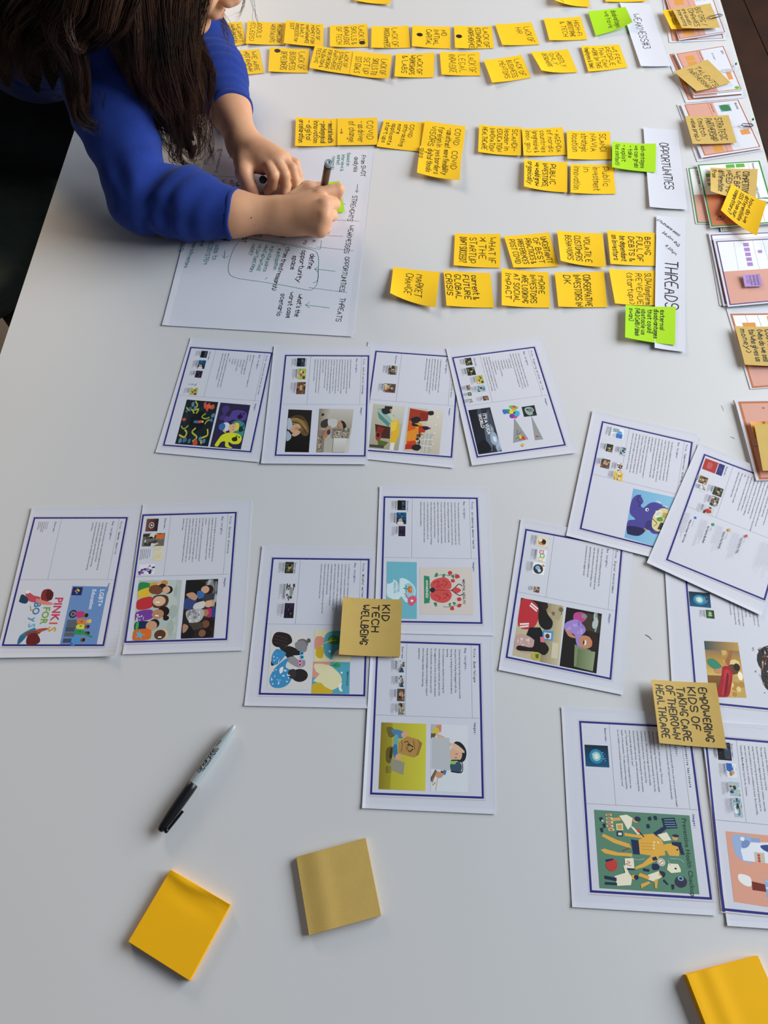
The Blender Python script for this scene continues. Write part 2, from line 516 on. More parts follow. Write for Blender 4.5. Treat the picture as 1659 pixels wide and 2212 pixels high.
def paint(pr, quad, src, seed=1):
    """quad: picture corners (sheet mm); src: 'bg col;cmd ...' in picture units 0..100 (x across, y down)"""
    A, B, C, D = [np.array(q, float) for q in quad]
    def Q(x, y):
        x = min(100, max(0, x)) / 100; y = min(100, max(0, y)) / 100
        return tuple((A * (1 - x) + B * x) * (1 - y) + (D * (1 - x) + C * x) * y)
    rng = random.Random(seed)
    for cmd in src.replace('\n', ' ').split(';'):
        w = cmd.split()
        if not w: continue
        k = w[0]
        if k == 'bg': pr.poly([A, B, C, D], w[1])
        elif k == 'r': x0, y0, x1, y1 = map(float, w[2:6]); pr.poly([Q(x0, y0), Q(x1, y0), Q(x1, y1), Q(x0, y1)], w[1])
        elif k == 'g':   # gradient band: colour1 colour2 x0 y0 x1 y1 (top to bottom)
            x0, y0, x1, y1 = map(float, w[3:7]); b = len(pr.V); z = pr.k * LAY; pr.k += 1
            pr.V += [Q(x0, y0) + (z,), Q(x1, y0) + (z,), Q(x1, y1) + (z,), Q(x0, y1) + (z,)]
            c1, c2 = lin(w[1]), lin(w[2]); pr.F.append((b, b + 1, b + 2, b + 3)); pr.C.append([c1, c1, c2, c2])
        elif k == 'h':   # gradient left to right
            x0, y0, x1, y1 = map(float, w[3:7]); b = len(pr.V); z = pr.k * LAY; pr.k += 1
            pr.V += [Q(x0, y0) + (z,), Q(x1, y0) + (z,), Q(x1, y1) + (z,), Q(x0, y1) + (z,)]
            c1, c2 = lin(w[1]), lin(w[2]); pr.F.append((b, b + 1, b + 2, b + 3)); pr.C.append([c1, c2, c2, c1])
        elif k in 'ps':
            v = list(map(float, w[2:])); pts = list(zip(v[::2], v[1::2]))
            if k == 's': pts = spline(pts)
            pr.poly([Q(*p) for p in pts], w[1])
        elif k == 'e':
            cx, cy, rx, ry = map(float, w[2:6]); a0 = math.radians(float(w[6])) if len(w) > 6 else 0
            pts = []
            for i in range(18):
                a = 2 * math.pi * i / 18; ex, ey = rx * math.cos(a), ry * math.sin(a)
                pts.append(Q(cx + ex * math.cos(a0) - ey * math.sin(a0), cy + ex * math.sin(a0) + ey * math.cos(a0)))
            pr.poly(pts, w[1])
        elif k in 'lc':   # polyline / curved line: colour width pts
            wd = float(w[2]); v = list(map(float, w[3:])); pts = list(zip(v[::2], v[1::2]))
            if k == 'c': pts = spline(pts, False, 5)
            b = len(pr.V); z = pr.k * LAY; pr.k += 1; cc = lin(w[1]); n = len(pts)
            for i, p in enumerate(pts):
                a, c2 = pts[max(i - 1, 0)], pts[min(i + 1, n - 1)]
                dx, dy = c2[0] - a[0], c2[1] - a[1]; L = math.hypot(dx, dy) + 1e-6
                nx, ny = -dy / L * wd / 2, dx / L * wd / 2
                pr.V.append(Q(p[0] - nx, p[1] - ny) + (z,)); pr.V.append(Q(p[0] + nx, p[1] + ny) + (z,))
            for i in range(n - 1): pr.F.append((b + 2 * i, b + 2 * i + 1, b + 2 * i + 3, b + 2 * i + 2)); pr.C.append([cc] * 4)
        elif k == 'n':    # blotches: count size x0 y0 x1 y1 colours...
            cnt = int(w[1]); sz = float(w[2]); x0, y0, x1, y1 = map(float, w[3:7]); cols = w[7:]
            for _ in range(cnt):
                cx, cy = rng.uniform(x0, x1), rng.uniform(y0, y1); r = sz * rng.uniform(.5, 1.3); q = rng.uniform(.5, 1.6)
                a0 = rng.uniform(0, 6); pts = [Q(cx + r * q * math.cos(a0 + a), cy + r / q * math.sin(a0 + a * 1.0)) for a in [i * 2 * math.pi / 7 for i in range(7)]]
                pr.poly(pts, rng.choice(cols))
        elif k in 'tT':    # lettering inside a picture: colour x y size text_
            x, y, sz = map(float, w[2:5]); txt = ' '.join(w[5:]).replace('_', ' ')
            o = Q(x, y); ws = np.linalg.norm(B - A) / 100; 
            pr.k += 1; pr.text(txt, o[0], o[1], sz * ws, w[1], bold=(k == 'T'), sx=1.0)
        elif k == 'u':     # upright text (reads across the picture)
            x, y, sz = map(float, w[2:5]); txt = ' '.join(w[5:])

# ------------------------------------------------------------------ printed insight sheets (half-size landscape pages)
NAVY = '#2c3080'
def affine_to(surf_c, w, h, P):
    """room point -> sheet millimetres"""
    A, B, D = surf_c[0], surf_c[1], surf_c[3]
    ex = (B - A)[:2]; ey = (D - A)[:2]
    Mx = np.array([ex, ey]).T
    v = np.linalg.solve(Mx, np.array(P)[:2] - A[:2])
    return np.array([v[0] * w, v[1] * h])

THUMB = {
 'dark': "bg #14161c;r #3a4252 52 8 92 92;r #0c0d10 8 12 48 88;e #4c6a86 70 30 10 14;n 8 8 5 5 95 95 #1d2630 #27364a #0a0a0c",
 'blue': "bg #123047;r #1d557a 0 0 100 45;n 10 9 5 5 95 60 #2a7fae #0d2233 #3f8ec0;e #c9a184 40 72 22 20;e #e8e2da 40 92 34 12",
 'tv': "bg #221c2c;g #3a2b45 #17131f 5 5 95 60;e #b0573c 70 70 7 7;n 8 9 5 5 95 90 #2c2238 #463552 #120f18",
 'green': "bg #2b3524;n 16 13 5 5 95 95 #4c5d33 #1a2116 #6a7250 #8c7f5a #22291c;e #c7a37f 55 50 15 17;e #26201a 55 30 18 14",
 'room': "bg #8a8478;n 18 13 5 5 95 95 #3a332c #b9ad9b #5b4636 #d8d0c4 #2a2723;e #c49b78 50 40 13 14;e #1f1a18 50 26 14 11",
 'office': "bg #cfd4d6;n 12 12 5 5 95 95 #5a6a78 #e9edef #96a3ac #31363c;e #b8876a 45 48 14 15;p #34485e 20 100 35 62 65 62 82 100",
 'lab': "bg #a7c0c9;n 14 12 5 5 95 95 #e8eef0 #4b7f8f #d7c58c #6f8d98 #38434a;e #3a2a24 50 42 14 16",
 'kids': "bg #5b4a3b;n 18 12 5 5 95 95 #b98158 #2d2119 #8e3b2c #d9c7a5 #3b5a74;e #c99b76 38 45 14 15;e #c99b76 68 52 13 14",
 'bw': "bg #d9d9d9;n 16 12 5 5 95 95 #222 #6f6f6f #f2f2f2 #444;e #999 62 48 20 26",
 'book': "bg #0c3350;g #0b2438 #16567c 0 0 100 100;e #2f86a8 48 52 30 34;e #8fd0da 48 52 18 22;e #f4f1d8 48 52 9 12;c #e8d9b0 4 30 40 45 50 62 54;n 10 2 70 20 90 80 #9fc6d6",
 'yel': "bg #b9bb50;n 12 11 5 5 95 95 #8a8f33 #d3d06a #e7e3b8;e #c4484c 40 60 14 16;e #5a3d73 64 34 12 13;r #3e4a33 60 70 92 96",
 'red': "bg #c6d2cf;p #c52f36 10 55 40 30 74 38 84 66 50 84 14 80;e #d2a487 60 26 13 14;e #2c2a2c 58 15 14 9;p #153f2c 4 64 24 62 26 96 4 96",
 'brown': "bg #6a4a32;n 16 12 5 5 95 95 #3b2718 #9c7650 #c9ad83 #20150d;e #d0a888 50 50 15 16",
 'food': "bg #e8dccb;e #d9a35c 45 55 34 32;e #2c1d16 60 52 20 24;e #f3e7d2 30 40 16 15;c #8a5a2c 5 20 80 40 60 70 76",
 'abc': "bg #f1f1ee;r #c9473f 18 4 66 34;r #f3efe2 26 9 58 29;T #c9473f 30 10 22 V;r #3f9a5b 30 36 78 66;r #f3efe2 38 41 70 61;r #e3c34b 16 68 64 98;r #f3efe2 24 73 56 93",
 'round': "bg #f4f4f2;e #23384b 45 55 42 40;e #8fb3cf 40 45 20 18;e #e6d4bf 56 66 14 14;e #dd8f3a 84 20 12 10",
 'orange': "bg #6d6a66;n 18 12 5 5 95 95 #1c1c1c #b5b1a8 #3c3b39 #dedad0;r #e0702c 60 8 96 46",
 'cream': "bg #e9dfb6;l #b9ad84 3 10 20 88 20;l #b9ad84 3 10 36 80 36;l #b9ad84 3 10 52 88 52;l #b9ad84 3 10 68 70 68",
 'ink': "bg #eceaf0;n 16 12 5 5 95 95 #57499a #8a7fc0 #3a3170 #cfc9e6 #9b4f9d;c #2f2a66 5 10 80 40 40 90 60",
 'play': "bg #3a2023;h #7a4a44 #14161f 0 0 100 100;e #e3d9cf 46 52 22 24;e #3a2426 46 52 17 18;p #f1ece6 40 42 60 52 40 62",
 'blocks': "bg #eef1f4;r #3f74c0 40 50 92 94;r #9aa7b4 8 6 60 44;e #5aa0dc 66 40 20 16;p #c8ccd2 10 60 40 50 36 96 8 92",
 'lights': "bg #e9e6df;n 18 11 5 5 95 95 #5a3d1f #d8b25a #2e2113 #b67b35",
 'apps': "bg #f0c23c;n 14 12 5 5 95 95 #3f8fc0 #7ac0a5 #e2683c #f5efe0 #56427a",
 'bluec': "bg #dfe7ee;p #2c66b8 0 0 55 0 70 40 30 60 0 50;e #c9a184 60 60 16 17;e #a8794f 38 72 15 16;n 6 8 60 5 95 40 #f4f6f8 #c3ced8",
 'redbook': "bg #c3423f;r #b13532 4 4 96 96;l #e9b0a5 1.6 30 24 30 76;l #e9b0a5 1.6 38 20 38 80;l #e9b0a5 1.6 46 22 46 78;l #e9b0a5 1.6 54 20 54 80;l #e9b0a5 1.6 62 30 62 70",
 'navybook': "bg #2b2f73;l #6d70a8 2 30 24 30 76;l #6d70a8 2 50 30 50 70;e #8d90c0 66 50 4 6",
 'medit': "bg #2f4c22;h #36602c #223a1b 0 0 100 100;e #7fa66b 50 40 22 24;e #cfe0bb 50 40 8 10;e #9fc08c 50 64 26 12",
}

def micro(pr, s0, s1, t0, t1, n, col, w=0.34, seed=0):
    rng = random.Random(seed)
    for i in range(n):
        s = s1 - (i + .5) * (s1 - s0) / n; t = t0; te = t0 + (t1 - t0) * rng.uniform(.55, 1)
        while t < te:
            L = rng.uniform(.5, 2.0); pr.rect(s - w / 2, t, s + w / 2, min(te, t + L), col); t += L + .35

SHEETS = {}
def sheet(key, label, outer, border, title='', body=(), em=2.75, pitch=4.57, body_s=100.0, thumbs=(), pics=(), z0=0.0004, lift=None,
          rigid_out=True, indent=(), extra=None, lab_s=None, sources_s=31.5, sep_s=38.6, group='printed research sheets with dark blue frames', cat='printed sheet', seed=0):
    oc = [None if p is None else at(p[0], p[1], z0) for p in outer]
    W_, H_ = 0.148, 0.210
    if rigid_out: oc = rigid(oc, W_, H_)
    # true printed frame, a rectangle too
    bc = rigid([None if p is None else at(p[0], p[1], z0) for p in border], 0.1271, 0.180)
    L = dict(l=.0002, r=.0001, t=.0003, b=.0006); L.update(lift or {})
    S = Surf(oc, 148.0, 210.0, z0, L, pw=14)
    V, F = S.mesh(40, 40)
    o = mk('printed_sheet', V, F, M['paper'], None, smooth=False)
    set_origin(o, (oc[0] + oc[2]) / 2); tag(o, label, cat, group)
    A0 = affine_to(oc, 148, 210, bc[0]); B0 = affine_to(oc, 148, 210, bc[1]); D0 = affine_to(oc, 148, 210, bc[3])
    def loc(p):   # frame mm -> sheet mm
        return A0 + (B0 - A0) * p[0] / 127.1 + (D0 - A0) * p[1] / 180.0
    def frm(px):  # photo pixel -> frame mm
        return affine_to(bc, 127.1, 180.0, at(px[0], px[1], z0))
    def done(name, pr, dz=0.00027):
        pr.V = [tuple(loc(v[:2])) + (v[2],) for v in pr.V]
        return finish(name, pr, S, o, dz)
    pr = Print()
    pr.rect(-1.4, -1.4, 128.5, -1.0, '#d9c4cf'); pr.rect(-1.4, 181.2, 128.9, 182.2, '#cdbfc6'); pr.rect(-1.4, -1.4, -1.0, 182, '#d9c4cf'); pr.rect(128.1, -1.4, 128.7, 182, '#d3c3cb')
    w = 2.3
    for r_ in ((0, 0, 127.1, w), (0, 180 - w, 127.1, 180), (0, 0, w, 180), (127.1 - w, 0, 127.1, 180)): pr.rect(*r_, NAVY)
    done('printed_frame', pr)
    pr = Print(); g = '#8d8f9c'
    if title is not None:
        pr.rect(115.6, w, 115.9, 91, g); pr.rect(w, 90.9, 127.1 - w, 91.2, g); pr.rect(sep_s, w, sep_s + .3, 91, g)
        pr.text('Title:', 118.3, 6.5, 3.5, NAVY, True, mono=0.62)
        pr.text(title, 118.3, 22.5 if len(title) < 34 else 21, 3.5 if len(title) < 30 else 2.9, '#24242c', True, mono=0.62)
        pr.text('Key insights:', 107.5, 6.5, 3.5, NAVY, True, mono=0.62)
        pr.text('Sources:', sources_s, 6.5, 3.5, NAVY, True, mono=0.62)
        pr.text('Images:', 117.5, 95.5, 3.5, NAVY, True, mono=0.62)
    s = body_s
    for k, ln in enumerate(body):
        ind = 7 if ln.startswith('-') else 0
        pr.text(ln, s, 8.0 + ind, em, '#3a3b44'); s -= pitch
    if extra: extra(pr, frm)
    done('printed_text', pr)
    for i, th in enumerate(thumbs):
        kind, s0, t0, s1, t1 = th[:5]
        p = Print(); paint(p, [(s0, t0), (s1, t0), (s1, t1), (s0, t1)], THUMB[kind], seed=seed * 31 + i)
        done('printed_thumbnail', p, 0.00030)
    if thumbs:
        p = Print()
        for i, th in enumerate(thumbs):
            kind, s0, t0, s1, t1 = th[:5]
            if len(th) > 5 and th[5] == 0: continue
            lo = s0 - 8 if len(th) < 6 else s0 - th[5]
            if kind == 'book' or lo < 3: lo = max(lo, 3.2)
            micro(p, s0 - 3.6, s0 - .8, t0 + 1, t1, 3, '#3c3c44', .42, i + 5); micro(p, lo, s0 - 4.0, t0 + 1, t1, 5, '#a2a2a8', .3, i + 9)
        done('printed_captions', p)
    for i, (qd, src, d) in enumerate(pics):
        q = [frm(x) for x in qd]
        p = Print(); paint(p, q, src, seed=seed * 7 + i)
        x = done('printed_picture', p, 0.00030); x['label'] = d
    SHEETS[key] = (S, o, frm)
    return o

def crop(ox, oy, sc):
    return lambda *v: [(ox + v[i] / sc, oy + v[i + 1] / sc) for i in range(0, len(v), 2)]
c3 = crop(340, 720, 3.6065); c4 = crop(780, 720, 3.6065); cT = crop(520, 1040, 2.9625); cG = crop(0, 1070, 2.9625)
cZ = crop(760, 1360, 4.879); cP = crop(1200, 1460, 3.614); cD = crop(1060, 1130, 2.7696); cC = crop(1220, 880, 3.779)

# --- upper row, left to right
sheet('anxiety', 'printed sheet titled Diffused kids anxiety and stress, leftmost of the upper row of sheets', [(411.5, 731), None, (549.3, 998), (345.5, 977.9)],
      c3(250, 103, 895, 160, 740, 930, 45, 868), 'Diffused kids anxiety and stress',
      ['Mental health issues are not expected to disappear any', 'time soon.', 'Generally, kids are struggling with:', '-  self-managing themselves', '-  social anxiety', '-  concentration issues', '-  loneliness', '-  boredom', '-  stress',
       'Moreover, less privileged kids are experiencing way worse', 'negative effect of the pandemic. Therefore, adults need to', 'make children aware of privilege and diversity.'],
      em=2.7, pitch=4.3, body_s=99, z0=0.0005, seed=1, sep_s=40,
      thumbs=[('dark', 19, 6, 29, 19), ('blue', 19, 24, 30, 40), ('tv', 19, 44, 29, 57), ('bw', 21, 68, 25, 72), ('yel', 18, 76, 29, 89)],
      pics=[(c3(230, 517, 475, 537, 395, 882, 138, 862), """bg #15232b;n 10 9 3 3 97 97 #1b2d36 #101b22;e #0c151b 50 48 24 22;c #b7b93a 4 28 2 38 12 30 22 44 20 40 30;c #b7b93a 3.5 5 18 16 24 24 22 34 30;
         c #a9b13c 3 70 28 60 36 72 40 84 36;c #c6c23c 4 78 96 74 84 90 76 86 62;c #b7b93a 4 50 62 42 72 60 82 50 92;c #c6c23c 4 5 80 22 84 26 74 18 68;c #9fae3e 3 4 60 14 66 26 58;c #b7b93a 3 92 40 80 44 74 52;
         s #d4573f 56 6 62 2 66 8 74 3 78 9 88 6 92 14 84 18 76 16 72 24 66 18 60 16;s #e0694a 66 10 76 8 84 12 74 15;s #c94d3c 52 92 58 86 64 90 66 98 54 99;s #d4573f 2 44 10 42 14 46 6 49;
         s #5d86a6 18 8 24 4 28 12 22 16;s #5d86a6 28 16 34 12 36 20 30 22;s #4a7090 14 18 20 16 22 24 15 24;s #5d86a6 88 30 96 26 98 34 90 36;s #4a7090 86 40 94 38 96 46 88 45;
         s #5d86a6 66 84 72 80 76 86 70 90;s #5d86a6 78 88 86 84 88 92 80 94;s #4a7090 20 88 28 84 32 92 22 96;s #5d86a6 8 90 14 86 18 94 10 98;s #4a7090 36 90 42 86 44 94 38 97;s #4a7090 4 26 10 24 12 30;
         s #d3603f 52 46 62 44 66 48 58 51 50 50;e #e8c19a 66 47 3 2.4;s #3f74a8 40 46 52 46 52 51 40 51""", 'dark drawing of a falling figure among yellow tendrils and red leaves'),
        (c3(492, 540, 725, 560, 650, 905, 410, 885), """bg #2f2a48;s #5a4694 45 18 58 14 76 14 92 18 96 26 92 36 72 38 56 36 44 40 30 44 22 36 28 30 40 30;s #4a3a7c 10 12 20 6 32 8 34 16 26 24 28 34 16 40 8 34 18 26 12 20;
         e #2a2144 74 22 3 2.4;e #2a2144 84 21 3 2.4;s #1d1733 66 26 76 24 84 27 76 34 68 32;s #3f8f86 56 42 72 38 92 42 98 56 96 72 84 80 62 76 50 60;e #1d3b3f 92 48 2.6 2;e #1d3b3f 94 58 2.6 2;s #17343a 80 52 90 50 92 60 82 62;
         s #d9e0e8 24 46 40 44 50 52 44 62 26 62 20 54;s #3f6fae 14 50 26 46 34 52 30 62 16 60;s #e7b78f 46 50 60 46 70 52 70 60 58 66 48 60;s #f0d83a 62 44 76 44 78 58 66 60 70 52;e #33231c 60 52 1.3 1;e #33231c 61 58 1.3 1;
         s #dfe02f 30 72 50 66 74 66 90 70 96 78 90 88 70 90 56 86 60 94 72 98 60 99 48 96 44 86 32 88 24 98 14 96 20 84;e #3b3c12 78 72 2.6 2;e #3b3c12 86 74 2.6 2;s #2c2d10 66 76 78 74 82 82 70 84 64 80;
         l #e6b48c 4 30 62 40 66""", 'cartoon of a boy between purple, teal and yellow ghosts')])

sheet('exchange', 'printed sheet titled Lack of social exchange, second of the upper row', [(590.9, 748), None, (794.7, 1005), (564, 1000.6)],
      c3(997, 172, 1643, 180, 1620, 960, 922, 945), 'Lack of social exchange',
      ['Studies and surveys conducted so far in the pandemic', 'consistently show that young people, rather than older people,', 'are most vulnerable to increased psychological distress,', 'perhaps because their need for social interactions are stronger.',
       '"Kids have got the boring part of the school at home - the', 'stress. The fun part of the school - playing and interacting with', 'schoolmates - has been taken away from them". There is a', "disruption in the child's cognitive and emotional stability which", "could in turn create a harmful effect on the child's mental", 'health. This further contributes to the lack of overall', 'development in the child.',
       'It is important for educational institutions to not only focus on', 'textbook, but also make it their duty to incorporate the skills', 'lacking at the moment in the curriculum.'],
      em=2.5, pitch=4.1, body_s=99, z0=0.0013, seed=2, sep_s=39,
      thumbs=[('dark', 19, 6, 31, 22), ('yel', 22, 26, 34, 46), ('brown', 22, 51, 35, 73)],
      pics=[(c3(1022, 593, 1205, 600, 1180, 928, 993, 925), """bg #1b1916;g #24201c #131110 0 0 100 100;s #6b5230 10 22 34 14 62 16 84 30 94 48 90 60 74 62 60 56 40 48 24 36;s #8d7042 14 26 40 20 66 26 86 44 70 46 48 38 28 34;s #4b381f 20 18 50 14 78 26 60 24 36 20;
         c #b3935a 2 14 24 40 22 66 34 88 52;c #3a2a16 2 18 30 44 32 70 44 84 56;c #a58550 2 22 34 46 38 66 50;s #d3a685 32 36 46 34 58 40 52 46 40 44 50 50 40 56 28 56 14 50 18 40;s #c08f6c 36 42 50 42 46 48 34 48;s #d3a685 34 54 52 50 58 54 50 60 34 64 22 60;
         s #b9c3cf 2 22 14 24 22 38 14 48 2 46;s #aab6c4 2 52 14 56 22 64 16 72 2 74""", 'photo of a person hiding the face in both hands against black'),
        (c3(1262, 588, 1530, 592, 1490, 930, 1237, 928), """bg #b9b2a6;g #c9c4ba #a89f90 30 0 100 44;r #cfccc4 62 60 100 100;h #8d7f6c #c2bbae 0 0 32 50;r #8a7f70 0 50 22 100;n 30 2.6 2 66 14 98 #6b5f50 #a8977f #c0b095;r #9a8f80 42 44 96 68;n 60 1.8 44 46 94 66 #5d5246 #c9c1b2 #7a6d5e;
         g #dcdad4 #c3beb4 50 68 88 100;s #3f3a36 10 30 26 24 32 34 24 44 10 42;s #c9c9c8 28 26 50 24 58 32 52 42 34 44;s #b98d6b 56 32 66 28 74 34 70 44 60 42;s #2b2320 66 28 76 30 84 40 78 46 72 36;s #b98d6b 24 46 34 40 40 44 34 60 22 70 16 66;s #c27a58 20 52 28 50 28 62 20 68;e #34302c 12 14 4 3;
         s #2f3e5c 28 52 36 48 38 58 30 60""", 'photo of a child sitting alone on a bed beside a radiator')])

sheet('spaces', 'printed sheet on Innovative learning spaces, third of the upper row, with red and yellow interiors', [(797.5, 741), None, (976.9, 1008), None],
      c4(118, 127, 745, 190, 690, 980, 40, 908), '    Innovative learning spaces',
      ['In Scandinavian schools, the teacher is not left alone in the', 'educational missing. The walls, classrooms, equipment,', 'gardens, and halls are designed to support teachers and', 'learners in their journey, more and more. Particularly, space is', 'studied and build so that it can facilitate collaboration and', 'different ways of learning and working.'],
      em=2.6, pitch=4.2, body_s=99, z0=0.0005, seed=3, sep_s=40, lift=dict(l=0),
      thumbs=[('room', 23, 26, 36, 43), ('kids', 20, 60, 37, 76)],
      pics=[(c4(98, 550, 345, 570, 290, 915, 60, 893), """bg #b9b39c;g #c5c2b0 #a9a38c 0 0 100 100;g #d7d4c8 #c3bfb2 60 0 100 40;p #8fb8b4 12 10 60 40 72 24 28 8;p #c6d0a0 30 8 66 36 84 34 52 16;p #4f8f88 14 16 22 32 56 50 60 42;p #e8b92e 60 38 86 32 94 62 86 86 66 84 70 58;p #f0ce4c 62 40 84 34 80 56 66 60;
         p #4a2a1e 12 46 62 50 66 76 20 76;p #8a2c22 22 50 44 54 30 76 18 76;r #2b2822 36 3 60 9;s #2a2a30 28 10 50 8 58 16 50 20 38 22 30 18;e #c39a78 56 13 3 2.4;s #a83a2c 18 64 34 66 36 78 22 82;e #2a2020 26 70 6 5;p #5a6b2a 26 80 64 84 50 94 30 92;r #e9e6da 70 84 84 100;l #d9d5c8 2 66 6 60 30;r #4a4640 2 92 50 98""", 'photo of a school corner with teal and yellow panels'),
        (c4(372, 577, 645, 602, 608, 947, 328, 918), """bg #cfc5b4;g #ddd6c8 #c6bca9 55 0 100 100;p #a83a26 4 2 58 6 58 26 40 30 4 32;p #8e2d20 34 8 58 10 56 28 34 30;p #d8601f 4 32 38 34 44 46 4 60;p #e8902a 4 56 38 44 46 60 40 72 4 80;p #c8441f 6 78 30 74 36 84 8 92;p #e3a92e 22 36 42 34 46 46 26 46;p #bb3520 34 40 54 40 54 54 36 56;
         p #b8321f 4 84 30 84 24 94 4 96;l #8c8578 1 46 60 80 58;l #8c8578 1 46 68 78 68;l #8c8578 1 46 78 78 80;l #8c8578 1 46 90 76 92;l #8c8578 1 56 54 56 98;l #8c8578 1 66 54 66 98;r #b9b7ad 50 56 74 98;l #e4e0d4 1.6 56 54 54 98;l #e4e0d4 1.6 66 54 64 98;l #e4e0d4 1.6 48 70 78 68;l #e4e0d4 1.6 48 84 78 84;
         s #23222a 10 26 26 20 38 24 34 32 18 36;s #23222a 14 36 30 38 34 42 18 42;s #23222a 44 42 58 40 66 44 54 49;s #23222a 24 86 40 82 48 88 40 96 24 94;s #23222a 56 6 70 4 72 12 60 14;e #7a5440 40 25 3 2;e #7a5440 66 44 3 2;e #f3efe4 84 16 2 1.6;e #f3efe4 82 34 2 1.6;e #f3efe4 80 54 2 1.6;e #f3efe4 80 78 2 1.6;n 10 3 30 56 46 80 #2d3540 #56606a""", 'photo of children on red and orange seating blocks')])

def bullets(): pass
sheet('life', 'printed sheet titled Preparing children for life, tilted, last of the upper row', [(967, 756), (1171.5, 728), (1240, 976), (1020.7, 1007)],
      c4(705, 187, 1355, 98, 1597, 878, 900, 975), 'Preparing children for life',
      ['In front of an everchanging volatile and complex world as the', 'one we are inhabiting right now, children need to be equipped', 'with the skills necessary to cope with this (VUCA) world. To be', 'prepared to face their future, kids need to be equipped with:', '-  problem solving', '-  creative thinking', '-  critical thinking', '-  working together',
       '-  strategic and system thinking', '-  future readiness', '-  sustainable development', "Since life doesn't happen in silos, the educational system is", 'also thinking of innovating its pedagogy going towards a more', 'holistic, flexible, personalised and purposeful way of teaching.'],
      em=2.55, pitch=4.1, body_s=99, z0=0.0013, seed=4, sep_s=42,
      thumbs=[('green', 18, 5, 28, 19), ('green', 17, 23, 29, 38), ('yel', 27, 40, 38, 55), ('lab', 25, 58, 37, 70), ('room', 10, 55, 16, 64, 6), ('medit', 10, 68, 15, 74, 6), ('kids', 30, 78, 38, 86), ('bw', 9, 79, 14, 87, 6)],
      pics=[(c4(835, 600, 1005, 577, 1097, 920, 915, 945), """bg #2b2f3a;g #141821 #222733 0 0 50 100;n 12 16 40 5 90 95 #5e6877 #444d5c #7a8594;n 12 9 78 40 96 96 #8fa0b5 #a9b8ca #66758a;s #9fb0c6 70 60 88 58 96 76 84 86 66 78;s #dbe6f2 78 66 90 68 88 78 78 76;s #0f131b 5 80 40 70 60 92 30 98 5 98;T #f2f2f2 58 12 21 IT'S A VUCA;T #f2f2f2 38 12 21 WORLD""", 'dark storm picture lettered IT\'S A VUCA WORLD'),
        (c4(1250, 575, 1350, 560, 1370, 640, 1270, 652), "bg #20282b;s #9fb0a8 20 20 50 10 78 22 86 50 70 70 74 84 40 90 20 60;e #3b4a4c 60 42 17 17;e #9fb0a8 60 42 12 12;e #3b4a4c 60 42 7 7;e #3b4a4c 38 34 9 9", 'small head with gears on black'),
        (c4(1095, 560, 1235, 560, 1240, 665, 1105, 665), "s #6fc04a 40 8 62 2 86 10 88 26 70 32 50 26;s #e23c6a 58 8 72 6 78 16 66 20;s #f2a62c 60 26 78 28 74 44 56 42;s #3fb6d8 70 44 92 44 98 66 88 86 70 80 66 60;s #2f9a56 20 34 44 34 48 60 26 62;s #e8df3a 40 44 62 40 64 62 44 66;s #7a3fb0 44 68 64 66 70 90 52 98 40 88;s #3f6fd0 2 36 22 34 26 60 8 66;s #d34a8a 66 78 82 82 80 96 66 96;s #24203a 62 54 72 54 72 62 62 62", 'rainbow coloured brains'),
        (c4(1320, 640, 1345, 640, 1425, 830, 1335, 840), "p #9a9c9a 20 0 96 98 22 98;e #e23c2c 42 84 9 3;l #2a2a2a 2 48 84 72 84;T #e2c52c 62 78 18 XX", 'grey cone'),
        (c4(1190, 660, 1215, 660, 1315, 840, 1180, 860), "p #9a9c9a 10 0 98 92 4 98;T #22222a 30 28 14 ?;T #22222a 46 36 14 ?;c #333 2 30 50 44 54 30 62 50 66 62 58 70 68;c #333 2 20 84 40 78 44 90 60 86 80 88;s #e8d02c 44 76 56 70 62 80 50 86;s #d8402c 60 80 76 76 80 88 66 92;e #222 30 68 3 2", 'grey cone filled with scribbles'),
        (c4(1235, 850, 1285, 850, 1285, 888, 1230, 888), "s #e8b52c 40 5 55 30 90 40 60 60 60 95 40 65 8 60 34 36;c #222 6 20 70 60 90", 'small star doodle')])

